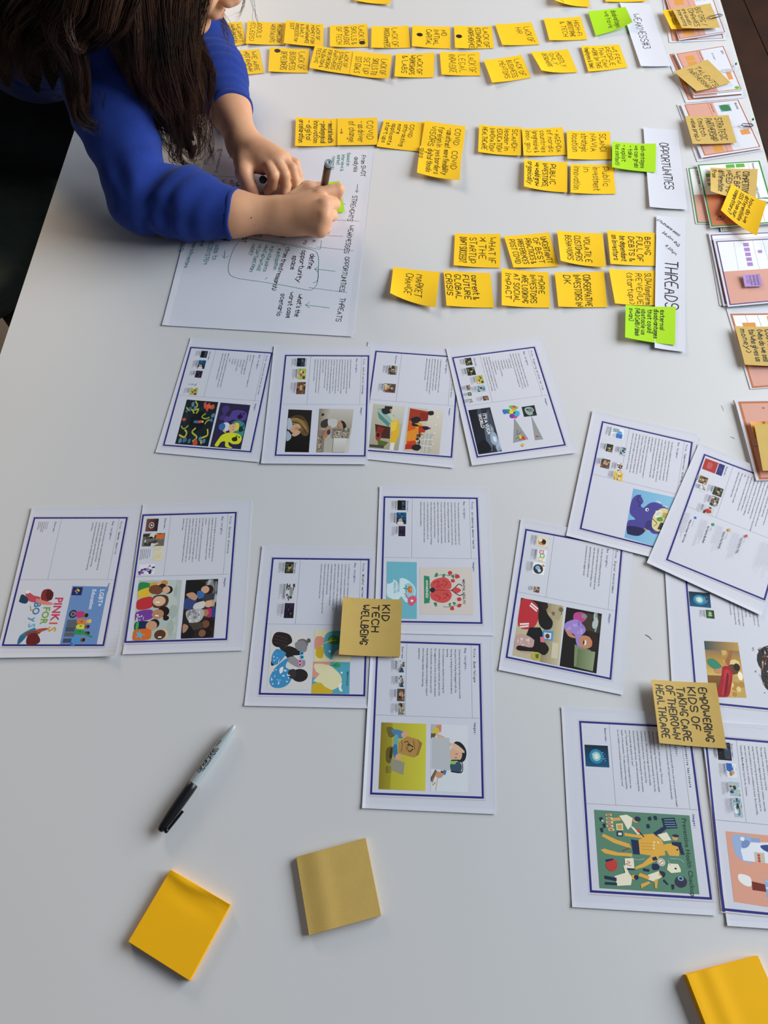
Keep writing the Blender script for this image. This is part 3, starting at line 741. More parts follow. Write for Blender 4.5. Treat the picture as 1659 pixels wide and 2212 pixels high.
# --- right hand column and lower rows
sheet('gender', 'printed sheet titled Gender equality with a PINK IS FOR BOYS cover, at the left edge', [(65.8, 1093.6), (305.5, 1097), (254.9, 1417.7), None],
      cG(197, 133, 840, 135, 683, 975, -5, 970), 'Gender equality',
      ['The Nordics are putting on their educational agenda teaching', 'on gender equality, making sure that every kid feels', 'comfortable and accepted, supporting kids in discovering,', 'forming and expressing their own identity. Without imposing', 'conformity.'],
      em=2.8, pitch=4.5, body_s=99, z0=0.0013, seed=5, sources_s=30, sep_s=38, lift=dict(C=.004),
      extra=lambda pr, f: micro(pr, 8, 22, 7, 24, 6, '#55555e', .5, 3),
      pics=[(cG(465, 580, 693, 585, 618, 960, 383, 962), """bg #6f93c9;T #e9eef8 80 5 17 LGBT+;T #e9eef8 58 5 15 Education;r #2b2458 2 2 30 16;e #7fc97a 16 6 3 1.6;e #f0d040 20 8 3 1.6;e #e06a90 12 9 3 1.6;e #5aa0e0 16 12 3 1.6;
         e #2c2f36 18 48 11 7;e #7c818a 18 48 7 4.5;e #2c2f36 18 48 3 2;s #c83a7a 26 44 46 44 50 52 34 54 26 50;e #a06a48 52 50 6 3.6;e #2a1c16 56 50 5 3.4;l #5f6672 7 6 61 36 61;l #5f6672 7 6 68 36 68;l #4c5362 7 6 74 32 74;l #5f6672 7 6 82 34 82;l #44506a 7 6 92 34 92;
         s #e0843a 34 56 58 58 60 64 36 64;e #e0b090 64 60 6 3.4;e #f2d23c 69 60 4 3.4;s #e6dc3a 36 66 56 66 56 73 36 72;e #8a5c42 62 69 6 3.2;e #3a2238 67 69 4 3;s #2f9a56 34 74 60 76 58 82 34 81;e #6a4432 66 80 6 3.2;e #2a2a3a 71 80 4 3;s #4f9ad8 32 86 54 88 52 94 30 95;e #8a5c42 58 91 6 3.2;e #2a1c16 62 91 4 3;
         c #4f9ad8 4 40 92 30 98 40 99;c #2f9a56 3 56 80 74 84 84 86;T #28303c 44 59 7 G;T #28303c 44 67 7 B;T #28303c 44 76 7 T""", 'blue poster lettered LGBT+ Education with standing figures'),
        (cG(150, 590, 415, 585, 330, 965, 30, 970), """T #d0405c 84 18 27 PINK;T #e0592a 84 60 27 I;T #d9a52c 84 68 27 S;T #7cab3c 62 34 23 FOR;T #2f7fb0 38 26 23 BO;T #45a3b8 38 52 23 y;T #6db6cc 38 62 23 S;
         s #8a2f30 50 6 66 4 76 12 74 22 62 26 50 20;s #5a1f22 60 5 76 10 76 22 66 22 60 14;s #c9505a 12 6 30 14 48 18 44 26 24 24 12 14;s #e08a80 40 20 60 24 80 28 78 31 58 30 42 26;s #1f3f5c 2 12 20 20 18 28 0 24;e #f2f0ee 14 8 6 3;
         s #3f7fa0 26 82 44 72 56 70 56 76 40 80 30 90;s #8a4a3a 36 78 54 74 70 74 66 80 46 84;s #6a2226 44 82 58 78 70 86 72 94 56 99 44 94;s #2f6f8f 26 84 40 82 34 92 26 96;s #b5563f 60 72 80 70 82 73 64 77;l #b7973c 1.6 30 32 34 40;l #b7973c 1.6 34 40 44 38""", 'book cover lettered PINK IS FOR BOYS')])

sheet('culture', 'printed sheet titled Cultural diversity, partly under the sheet at the left edge', [None, (544.5, 1085.2), (527.6, 1402.5), (263, 1414)],
      [None] + cG(1520, 95, 1465, 935, 780, 950), 'Cultural diversity',
      ['On the Nordic agenda, we can find also cultural diversity and', 'integration. On the one hand, the Nordic region aims to', 'increase the collaboration and exchange among the nordic', 'countries.', 'For example, one of the goals is to introduce the teaching of', 'another or more Nordic countries into K-12 curriculums.', 'On the other hand, these countries are facing higher rates of', 'immigration, resulting in a more diverse population. These',
       'numbers lead Denmark and the rest of the Nordic region to', 'face and take care of an interracial integration problem that is', 'starting to surge.'],
      em=2.6, pitch=4.3, body_s=99, z0=0.0005, seed=6, sources_s=31,
      thumbs=[('play', 7, 7, 23, 26, 0), ('orange', 5, 29, 34, 48, 0), ('cream', 22, 48, 33, 58, 0), ('cream', 22, 59, 34, 69, 0), ('ink', 5, 74, 26, 89, 0)],
      extra=lambda pr, f: micro(pr, 4, 18, 52, 70, 6, '#55555e', .5, 8),
      pics=[(cG(890, 545, 1165, 542, 1128, 920, 848, 930), """bg #b9c4bd;n 14 10 58 5 96 95 #c4cec8 #aebab2;s #2f8a4c 2 4 30 6 34 14 22 22 2 22;s #d9a43a 26 6 44 4 50 12 34 16;e #e3b393 54 7 11 6;e #c98f4a 60 5 8 5;s #e6c23a 2 18 30 12 34 22 20 30 2 28;e #7a4a32 40 16 15 8;e #3a2018 56 13 10 7;e #7a4a32 46 18 11 7;e #1c1616 70 17 11 7;e #e0b28e 66 17 9 6;
         s #c9343c 2 34 30 28 40 36 36 46 18 50 2 48;s #5a3a24 38 28 66 26 74 36 66 46 40 46;e #e6b899 52 36 15 8.5;l #fff 2 44 38 54 38;s #7a3fa0 2 54 34 50 42 58 36 66 2 68;e #241818 64 54 14 9;e #241818 72 65 7 4;e #c08a66 52 58 14 8;c #fff 2 46 60 54 61;n 20 1.3 3 56 20 68 #e8e0f0;
         s #1e2a55 4 70 34 70 40 78 28 84 4 84;s #3fae4a 4 72 10 70 10 82 4 82;e #241c1e 46 74 12 8;e #d39f7c 40 77 13 8;s #e0702c 2 84 36 82 42 92 36 99 2 99;e #d8c8a8 68 92 13 9;e #5f3a28 62 92 13 8;c #fff 2 58 96 66 96;s #4fc0e0 14 84 19 90 28 91 20 93 20 98 14 94 6 96 11 91 6 87 13 88""", 'photo of smiling children in bright shirts leaning in'),
        (cG(1192, 543, 1397, 535, 1367, 912, 1157, 918), """bg #2b2725;r #5b6066 62 4 98 30;n 14 9 62 4 96 40 #8a8f92 #3c4046 #b5b7b5;s #1b1a1c 2 2 50 4 60 12 40 26 2 30;e #2f1f18 72 18 16 8;e #d9a888 62 18 13 6.5;s #3f6fb0 40 20 56 22 60 30 46 34 38 28;s #3a4a80 2 34 24 30 40 40 30 50 2 50;
         s #c99a7a 4 26 24 22 40 30 30 36;e #c9a57a 84 42 12 6;e #e0b494 76 43 12 6;s #d8d5d0 34 42 62 38 64 48 46 52 30 50;e #c02f68 80 58 15 8;e #b9805f 68 58 11 6;s #b9b9b8 10 54 60 52 62 66 46 74 20 72;n 10 5 16 54 56 72 #8c8c90 #d5d5d6;e #241a18 82 76 15 8;e #7d5038 72 77 12 6.5;s #4b4038 20 76 60 74 62 84 20 86;e #1c1614 76 92 16 8;e #8a5f48 64 92 11 6;s #1a1a1e 2 76 24 78 40 92 30 99 2 99;s #b98a6c 4 76 20 80 14 88 4 90;r #2f4a86 88 48 99 66""", 'photo of pupils sitting together in a classroom')])

sheet('taboo', 'printed sheet titled un-tabooing mental health, with a red brain picture', [(823, 1052.8), (1053, 1056.9), (1065.8, 1369), None],
      cT(918, 98, 1515, 103, 1545, 910) + [None], 'un-tabooing mental health',
      ['The current pandemic has represented a great source of', 'stress for the majority of us, kids included. However, the', 'current situation has made us also more aware and more', 'open to talking about mental health. Considering well-', 'being non only physical, but also mental and emotional.', 'In such a way, mental health, that has been considered a', 'taboo in many contexts, has been addressed in a more',
       'open way, both in formal and informal situations.', 'With children and young people facing so much challenge', 'to their mental well-being, this pandemic is also an', 'opportunity to both talk about and learn about mental', 'health among adults and children.'],
      em=2.75, pitch=4.57, z0=0.0006, seed=7,
      thumbs=[('dark', 19, 6, 30, 21), ('blue', 18, 24.5, 31, 42), ('tv', 21, 45, 30, 60)],
      pics=[(cT(1145, 550, 1480, 550, 1490, 855, 1147, 850), """bg #ddd2c9;T #333a40 81 26 6.4 MENTAL HEALTH;r #2f8f68 8 23 19 72;T #f0ebe0 11.5 28 6.4 AWARENESS;p #2f8f68 8 18 19 20 16 26 8 26;p #2f8f68 8 78 19 76 16 70 8 70;
         s #d95350 24 30 34 24 48 22 56 28 60 36 58 46 46 48 26 47 20 40;s #d95350 20 56 26 50 48 50 58 52 60 62 54 72 42 76 28 72 21 66;c #a83535 1.6 26 34 36 30 34 40 46 36;c #a83535 1.6 44 28 52 34 46 42;c #a83535 1.6 28 60 38 64 36 70;c #a83535 1.6 44 56 52 60 44 68;c #a83535 1.4 30 42 40 44;c #a83535 1.4 50 54 56 64;
         l #b53c3a 2 22 48.5 60 49.5;e #2b2b33 24 49 5 5.4;c #2b2b33 1.6 60 49 68 42 74 36 80 40;c #2b2b33 1.6 60 49 68 56 76 60 82 56;s #d94a4a 66 44 72 44 78 49 72 55 66 54 62 49;c #2f7f56 1 30 18 44 16 58 18 70 14;c #2f7f56 1 44 84 58 84 70 80;
         s #cf3f40 54 10 60 8 62 14 56 17;s #cf3f40 68 16 74 16 76 22 68 24;s #cf3f40 60 26 66 26 66 32 60 32;s #cf3f40 70 66 76 64 78 70 72 72;s #cf3f40 72 78 78 78 76 84 70 84;s #cf3f40 58 84 62 82 64 90 57 90;
         s #2f8f5a 30 14 34 12 34 20 29 20;s #2f8f5a 44 16 48 14 47 22 43 20;s #2f8f5a 60 18 66 18 64 24;s #2f8f5a 26 76 32 76 30 84;s #2f8f5a 62 74 68 76 64 80;s #2f8f5a 54 78 58 76 57 84;n 10 .8 18 14 70 88 #d9784a #3f9a6a""", 'red brain with flowers lettered MENTAL HEALTH AWARENESS'),
        (cT(935, 513, 1127, 517, 1127, 880, 930, 878), """bg #74bccb;s #d7edf2 45 30 60 30 78 36 92 44 96 54 88 66 66 72 50 62 42 66 36 70 18 66 2 60 2 40 8 40 22 36 22 32 40 36;s #9fd2de 56 42 76 38 90 46 92 56 78 66 58 62 50 52;s #d7edf2 48 44 60 42 62 60 52 60;T #74a9b6 36 34 11 MENTAL;T #74a9b6 24 36 11 HEALTH;
         c #3f9a6a 2.4 56 47 72 49;s #e0703c 72 44 82 44 84 50 82 55 72 54 70 49;s #e8a13c 78 46 86 50 78 52;s #3f9a6a 62 44 66 42 66 47;s #3f9a6a 62 52 66 55 64 50;s #e0607c 72 64 92 60 96 70 84 78 72 74;c #e0607c 2.4 72 66 66 60 60 56;l #fff 3 80 69 88 69;l #fff 3 84 67 84 71;c #e0607c 3 92 62 98 66 94 72""", 'white head silhouette watered by a pink can')])

sheet('mindful', 'printed sheet titled Mindful wellbeing, overlapped by the KID TECH note', [(566.6, 1181.8), None, (793.4, 1529.5), (531, 1523.4)],
      cT(197, 480, 828, 493, 803, 1383, 110, 1370), 'Mindful wellbeing',
      ['In a world that pulls us under continuous stress and asks for', 'more and more co-operation, emotional skills are a primary', 'resource. Schools are slowly integrating mindfulness and', 'empathy practices in their curriculum, teaching kids how to', 'take care of themselves and others. How to understand and', 'communicate emotions. Wellbeing is not only physical', 'anymore, but also emotional and mental.', 'Children need to learn from a young age how to cope with their', 'own stress in order to survive the next crisis.'],
      em=2.62, pitch=4.45, z0=0.0005, seed=8, sources_s=30, sep_s=37,
      thumbs=[('green', 18, 6, 29, 22), ('bw', 22, 36, 33, 60), ('tv', 22, 63, 34, 83)],
      pics=[(cT(195, 955, 462, 962, 445, 1335, 168, 1330), """bg #dedbd8;s #2b2223 8 6 20 2 44 6 52 18 44 24 36 28 14 28 4 20;l #54464a .8 10 8 40 14;l #54464a .8 8 14 42 20;l #54464a .8 8 20 40 25;s #2f2729 20 26 30 24 66 50 70 56 60 60 30 36;s #2a2325 30 34 44 26 72 34 78 40 64 42 34 44 16 58 6 60 8 48;
         e #6f6d6e 76 22 14 9;s #8e8c8c 60 20 78 16 88 26 84 36 68 34 60 28;e #5f5d5e 91 16 5 4;s #9a9797 56 44 70 50 84 50 84 60 66 62 40 50;s #3f93c8 6 44 16 32 34 36 38 42 20 58 8 56;s #3f93c8 4 84 14 66 36 50 46 48 40 62 56 70 52 88 34 97 12 96;e #2a2728 74 76 19 11;s #3a3637 48 68 62 66 66 76 58 82 48 78;
         n 26 1.5 8 66 50 92 #f2f2f0;n 8 1.3 10 38 26 54 #f2f2f0;e #58b0dd 76 38 5 3.4;e #1f3d52 76 38 2.4 1.6;e #58b0dd 77 45 5 3.4;e #1f3d52 77 45 2.4 1.6;e #ea9fc4 73 52 5 3.4;e #6a2f4c 73 52 2.4 1.6;e #ea9fc4 73 58 5 3.4;e #6a2f4c 73 58 2.4 1.6;s #f4f2ef 26 66 34 62 34 70 28 74""", 'drawing of two crouching figures with round glasses, one in blue dots'),
        (cT(475, 950, 710, 955, 705, 1153, 468, 1152), """bg #e9dfae;s #e59a86 2 26 14 20 26 26 36 40 20 50 2 62;s #58a9bd 30 14 44 4 72 2 90 12 94 46 84 58 62 64 52 78 48 94 30 80 24 54 26 30;s #4c8f45 36 26 48 16 62 20 70 32 66 44 48 46 38 40;c #d5cd5a 3 24 44 40 36 58 32;c #d5cd5a 2 40 36 50 24;s #d8b42c 6 60 20 52 26 66 22 90 6 84;s #f3e9c2 84 2 98 2 98 98 60 98 58 86 66 66 88 60 92 40;e #e9f4f6 42 68 3 4""", 'profile with a green tree in the head'),
        (cT(465, 1153, 700, 1157, 695, 1360, 452, 1357), """bg #58a9bd;r #e59a86 0 0 46 50;s #e9e2b4 4 8 40 10 60 24 76 44 78 66 64 84 44 90 30 84 14 66 4 60 18 40 8 30;s #d8b42c 0 74 22 66 34 78 56 92 48 100 0 100;s #3f9a56 54 8 66 3 74 9 70 17 58 18;c #3f6f3c 2 46 12 64 10;T #24414c 92 30 6.5 MEDITATION;s #f3f0e2 70 72 80 66 78 80 82 92 74 90;e #e9f4f6 78 34 3 3""", 'profile against sky lettered MEDITATION')])

sheet('zoom', 'printed sheet with a paper bag headed person on yellow, below the brain sheet', [None, (1062, 1369), (1073.6, 1757.6), (779.5, 1745.7)],
      [None] + cZ(1352, 155, 1390, 1783, 198, 1733), 'Zoom fatigue',
      ['Online learning has tiring consequences on kids', 'that goes from feeling disengaged with the', 'learning, to feeling tired and stressed about', 'learning.', 'As a consequence, teachers are looking for', 'innovative pedagogical methods; parents look', 'for suggestions on how to handle the situation', 'to professionals; new less intrusive and kid-', 'friendly technologies are emerging to support', 'kids in having a better online learning', 'experience.'],
      em=3.15, pitch=4.9, body_s=100.5, z0=0.0005, seed=9, lift=dict(l=.0008), sources_s=31, sep_s=37,
      thumbs=[('kids', 20, 14, 28, 21), ('office', 27, 24, 36, 39), ('office', 28, 43, 36, 57), ('kids', 27, 59, 36, 74), ('room', 29, 76, 36, 90)],
      pics=[(cZ(312, 978, 785, 995, 775, 1700, 282, 1682), """bg #c9c03a;h #8e7c24 #a59a2c 0 0 25 100;h #bdb236 #d6cf44 25 0 100 100;s #6f6634 12 8 26 8 30 20 18 22;s #4f86ae 24 10 46 12 54 18 44 24 28 18;e #e0a88c 52 18 7 4.5;c #e0a88c 2 54 14 60 13;c #e0a88c 2 52 20 60 20;s #6fa9c0 30 22 38 20 36 50 28 44;s #3f78a8 28 36 36 34 38 52 30 52;
         p #b98f4e 40 30 58 20 82 24 92 30 84 48 74 52 40 46;p #a07a3f 82 24 92 30 84 48 78 50 84 32;c #4a3318 1 46 26 48 34 46 44;c #4a3318 1.3 52 30 58 28 62 31 58 34;l #3a2814 1.8 62 32 72 36;l #3a2814 1.8 64 44 72 39;e #3a2814 62 34 1.6 1.1;e #3a2814 62 42 1.6 1.1;c #4a3318 1 56 36 60 38 56 41;c #4a3318 1 72 26 76 40;
         e #e0a88c 40 52 7 4.5;c #e0a88c 2 42 50 50 52;s #6a5c22 14 40 28 38 24 60 14 58;p #9a9884 26 54 54 60 52 78 20 70;p #3a3226 22 40 26 38 26 54 20 54;h #77682a #9a8e34 14 66 26 76""", 'photo of a person with a paper bag head at a laptop, yellow wall'),
        (cZ(835, 998, 1225, 1010, 1222, 1720, 832, 1705), """bg #e2e3e9;r #dfe4e8 0 60 98 99;p #b9bcc0 0 0 28 0 28 12 0 16;p #e08a6c 14 2 28 0 28 10 16 10;s #d8c93a 6 6 20 6 18 14 6 15;p #6a5648 0 14 14 14 10 20 0 22;s #e0b495 14 14 34 18 50 26 56 30 48 34 30 24 16 19;s #23262a 62 28 78 26 92 34 96 44 90 54 76 56 66 50;s #e3b394 54 36 72 34 84 42 80 52 62 54 52 50;s #e8bfa2 56 28 70 30 88 38 90 42 74 40 60 36;c #6a4632 1 66 44 72 44;c #6a4632 1 64 50 70 49;
         p #c2c6c8 2 20 50 20 54 69 2 67;s #3f5468 54 58 76 56 84 62 80 70 66 71 54 68;c #1f2a33 2 54 54 80 54 86 62 82 71 54 70;s #8fd060 54 55 66 55 66 59 54 59;c #cf9a7a 9 14 74 24 76 32 72 32 70;s #4f78a8 32 70 42 69 38 76;p #9a7350 0 84 14 68 16 72 4 88;p #6b5a4a 0 86 14 70 12 68 0 80;p #cdb89c 12 98 18 80 20 80 14 99;p #caa77a 4 90 12 86 13 88 6 92""", 'photo of a tired child behind a grey laptop')])

sheet('digital', 'printed sheet titled Digital entertainment, tilted, in the middle right', [(1127, 1131), None, (1345.2, 1496.5), (1074.4, 1441)],
      cD(207, 38) + [None] + cD(718, 937, 92, 803), 'Digital entertainment',
      ['As the way of socializing and having fun for', 'children has been limited in the physical world,', 'with the advancement of technologies, more', "opportunities are available for kids'", 'entertainment in the digital world.'],
      em=3.15, pitch=4.95, body_s=100.5, z0=0.0006, seed=10, sources_s=30, sep_s=38,
      thumbs=[('food', 17, 6, 32, 22), ('abc', 20, 26, 32, 43), ('round', 17, 45, 32, 62), ('kids', 22, 79, 29, 87, 6)],
      pics=[(cD(182, 447, 438, 497, 405, 855, 130, 790), """bg #c9bb96;r #1c1a1a 0 0 70 30;h #9a8a68 #cfc39e 60 0 100 100;n 8 8 64 4 96 20 #7a6a50 #b5a582;s #c4323a 2 2 34 4 46 22 40 44 24 52 2 48;l #f0e6e4 3 24 6 42 14;l #f0e6e4 3 22 10 40 18;l #f0e6e4 3 6 46 26 42;l #f0e6e4 3 6 51 26 46;s #1c1718 44 16 56 8 66 20 78 30 76 42 62 46 48 38;e #2a211e 56 6 8 7;
         p #16161a 28 48 52 44 62 56 50 72 22 66;p #4a9ad0 58 48 82 46 82 62 60 64;p #e8e6e2 62 51 78 50 78 60 64 61;e #5a3a2c 70 56 5 4;s #c8a49c 2 66 24 62 46 70 46 84 30 92 2 88;n 12 2.2 6 68 40 86 #e6d2c8;s #1f1616 44 66 62 66 76 76 68 88 50 86 10 90 10 82 40 80;p #e07a8a 54 60 64 58 64 68 56 68;s #c9b040 40 90 56 86 60 96 44 99;p #2f7f4c 48 90 56 88 56 96 50 96;r #d9ceb0 82 64 96 90""", 'photo of children in red and pink around a tablet'),
        (cD(453, 503, 665, 543, 632, 900, 412, 855), """bg #191413;r #3f352a 50 4 98 34;n 8 7 76 6 96 26 #8a9a9a #b9c6c2 #5b665f;p #7d8f68 34 60 92 66 90 98 38 96;h #66784f #93a07a 44 66 90 96;s #c2488e 24 8 44 4 58 8 56 16 40 24 24 20;e #8a8f94 52 10 8 4;s #a48ad0 2 28 30 18 50 24 60 34 46 48 60 52 56 62 40 60 30 44 6 42;n 8 5 10 24 52 42 #8f74c0 #b9a3df;s #c98a66 46 46 62 42 78 46 80 58 62 64 48 58;s #2b1a15 66 34 84 34 96 46 92 62 80 66 82 52 74 44;e #f2ece6 62 54 3 4.6;e #40140f 58 54 2.2 3.4;s #c98a66 4 38 18 42 34 48 30 50 14 48""", 'photo of a laughing child in purple')])

sheet('computing', 'printed sheet titled Computational thinking with a blue thinker drawing', [(1276.9, 888), (1513.7, 935.6), None, (1219, 1158)],
      cC(303, 118, 1055, 275) + [None] + cC(110, 997), 'Computational thinking',
      ['The OECD has highlighted that students entering schools in', "2018 will face future challenges that can't even be predicted", "today.? There's a call for teacher training to ensure students", 'are ready for the increasingly digital economy - with only one in', 'five Swedish math teachers possessing knowledge of coding,', 'Stockholm is funding coding lessons for approximately 3500', '(mainly math) teachers.', 'The Minister of Education in Denmark stressed that instead of', 'being "users of technology", students have to learn to be', '"creative makers. V R And 2018 saw the development of an', 'education technology (edtech) action plan in Denmark; this', 'plan seeks to improve digital competences for students and', 'educators, as well as make better use of ICT in teaching.'],
      em=2.75, pitch=4.5, body_s=99, z0=0.0014, seed=11, sources_s=31, sep_s=39,
      thumbs=[('blocks', 16, 6, 33, 24), ('green', 13, 36, 22, 49), ('lab', 32, 36, 40, 50, 6), ('kids', 10, 62, 22, 77, 6), ('lights', 32, 63, 39, 77, 6), ('apps', 30, 78, 42, 92, 6)],
      pics=[(cC(560, 663, 905, 737, 740, 1135, 487, 1062), """bg #79b4d8;h #79b4d8 #8cc2e0 0 0 100 100;s #4c4596 2 22 16 10 30 22 26 30 34 34 46 22 62 18 90 24 99 34 99 70 86 78 70 76 56 62 48 76 20 84 2 82 2 66 20 60 2 50;s #3a3478 54 56 72 58 80 72 62 74 50 70;s #e3d29a 64 44 76 28 92 26 99 34 99 66 88 72 70 66;e #f5f2e6 44 36 4.4 3.4;e #1c1a38 45 36 2 2;
         p #f4f1e2 66 34 80 32 82 46 68 46;l #8a8f94 1 69 36 79 35;l #8a8f94 1 69 39 79 38;l #8a8f94 1 69 42 80 41;s #5f9a3c 76 46 86 44 92 50 82 53 76 51;p #3b4038 88 54 98 54 98 68 86 68;c #2b2b30 1.2 62 50 72 54 80 58 74 64;c #d8883a 4 52 74 58 77;s #241f50 2 78 20 74 50 74 54 80 40 90 10 92 4 88;T #e8f0f4 60 14 15 ?;T #e8f0f4 78 20 15 ?;c #3a3478 3 20 10 14 20 24 28 20 34;r #b7a75c 86 34 98 44""", 'blue drawing of a thinking figure with question marks')])

def online_text(pr, frm):
    names = [('#2f6fd0', 'When in Doubt, Talk It Out', (1060, 895), (955, 1000)), ('#2f9a4c', "It's Cool to Be Kind", (1205, 950), (1130, 1060)), ('#d8a52c', 'Secure Your Secrets', (1335, 995), (1270, 1110)), ('#d04a3c', "Don't Fall for Fake", (1475, 1045), (1400, 1160))]
    for k, (c, tx, p, _) in enumerate(names):
        q = frm((1220 + p[0] / 3.779, 880 + p[1] / 3.779)); s, t = q
        pr.poly([(s - 1.2, t), (s + 1.8, t - 1.5), (s + 3, t + 2), (s, t + 3.4)], c)
        pr.text(tx, s - 4.5, t + 6, 3.3, '#3c3c46', True)
        micro(pr, s - .2, s + 1.2, t + 6, t + 16, 1, '#7a7a84', .35, k)
        micro(pr, s - 15, s - 6, t - 2 + k, t + 44, 5, '#b4b4bc', .32, k + 3)
    micro(pr, 104, 122, 98, 150, 9, '#b4b4bc', .32, 12)
sheet('online', 'printed sheet on online safety with a red book and four coloured icons, steeply tilted', [(1511, 955.4), None, None, (1396, 1217.4)],
      cC(1140, 375) + [None] + cC(1640, 1578, 815, 1252), 'Digital citizenship',
      ['Kids are surrounded by screens and they need to know how to', 'behave online. Connecting online offers people many', 'incredible experiences, resources and possibilities, but online services,', 'content, overload, commercial content expose them to more risks and threats,', 'cyberbullying, physical and mental pressure, unwanted contact.', 'In order to protect children, we need to teach them the', 'fundamentals on how to be secure on the internet. Different',
       'organisations and schools are integrating this subject, in', 'order for kids to be responsible and aware citizens of the', 'web.', 'These programs aim to enhance overall a healthy', 'relationship between technology and kids.'],
      em=2.6, pitch=4.45, body_s=99, z0=0.0024, seed=12, sources_s=33, sep_s=41, extra=online_text,
      thumbs=[('redbook', 4, 6, 22, 25, 0), ('navybook', 23, 6, 31, 25, 0), ('brown', 5, 36, 16, 48), ('bw', 10, 50, 17, 60), ('green', 27, 44, 39, 58), ('room', 28, 60, 38, 76), ('red', 23, 78, 36, 92)])

def hero_text(pr, frm):
    for k, tx in enumerate(['medical care. From today perspective care', 'children can be involved, with parents or', 'guardians, and with the input of', 'the child in question. In this way,', 'kids can have agency and contribute in their', 'care the way they want to follow, together', 'with professionals. Patients appreciate this', 'and want to be more proactive.']):
        pr.text(tx, 84 - k * 4.6, 30, 2.75, '#3a3b44')
    for a in range(24):
        an = a * math.pi / 12; pr.text('', 0, 0, 1, '#000')
    p = frm((1511.5, 1293)); 
    for r, c in ((5.2, '#2b5f86'), (3.9, '#dfe0ea'), (1.6, '#3c7da8')):
        pr.poly([(p[0] + r * math.cos(i * .35), p[1] + r * math.sin(i * .35)) for i in range(18)], c)
sheet('hero', 'printed sheet with a red caped child, at the right edge under the steeply tilted sheet', [(1447, 1225), None, (1690, 1562), (1487, 1546)],
      [(1483.5, 1226)] + [None, (1706, 1530), (1531, 1520)], None, z0=0.0008, seed=13, extra=hero_text,
      thumbs=[('book', 3, 38, 29, 58, 0), ('medit', 22, 61, 32, 72)],
      pics=[(cD(1277, 705, 1478, 715, 1530, 1045, 1308, 1040), """bg #c9a55c;g #3a5a66 #c9963c 0 0 100 38;g #c9963c #d9b86c 0 38 100 62;g #8a5f2c #5a3c1c 0 62 40 100;n 16 9 50 10 96 96 #d9b060 #b98c44 #e8cf8c;h #3a5058 #c49a4c 0 0 100 16;e #fff3cf 92 62 7 8;s #3f8a6c 4 34 22 32 40 42 44 50 26 52 6 44;s #c98f66 20 52 40 48 58 40 56 48 40 58 26 58;s #a8683f 56 36 66 24 74 16 80 16 76 26 68 38 64 48;s #6b3f28 66 42 84 42 90 50 84 58 68 58 62 50;e #2b1a12 86 46 9 7;
         s #a8202a 46 46 66 46 70 60 64 78 50 99 16 99 30 80 40 60;s #c9323a 50 52 64 54 60 72 44 92 34 96 44 74;s #7a141c 54 60 60 62 48 92 40 96""", 'photo of a child in a red cape against a golden sky'),
        (cD(1555, 725, 1755, 735, 1795, 1050, 1600, 1045), """e #2c2a2c 62 30 50 30;e #2c2a2c 62 62 44 32;n 130 2.4 22 4 98 92 #4d4a48 #6a5a4c #8c4a3c #b5b0a6 #3c5a4c #151517 #c98a6c;e #dfe0e6 74 52 24 18;T #2c2a2c 4 6 7 w e;T #2c2a2c 2 50 7 ar;c #444 1 14 56 20 66""", 'head shape made of a crowd of people')])

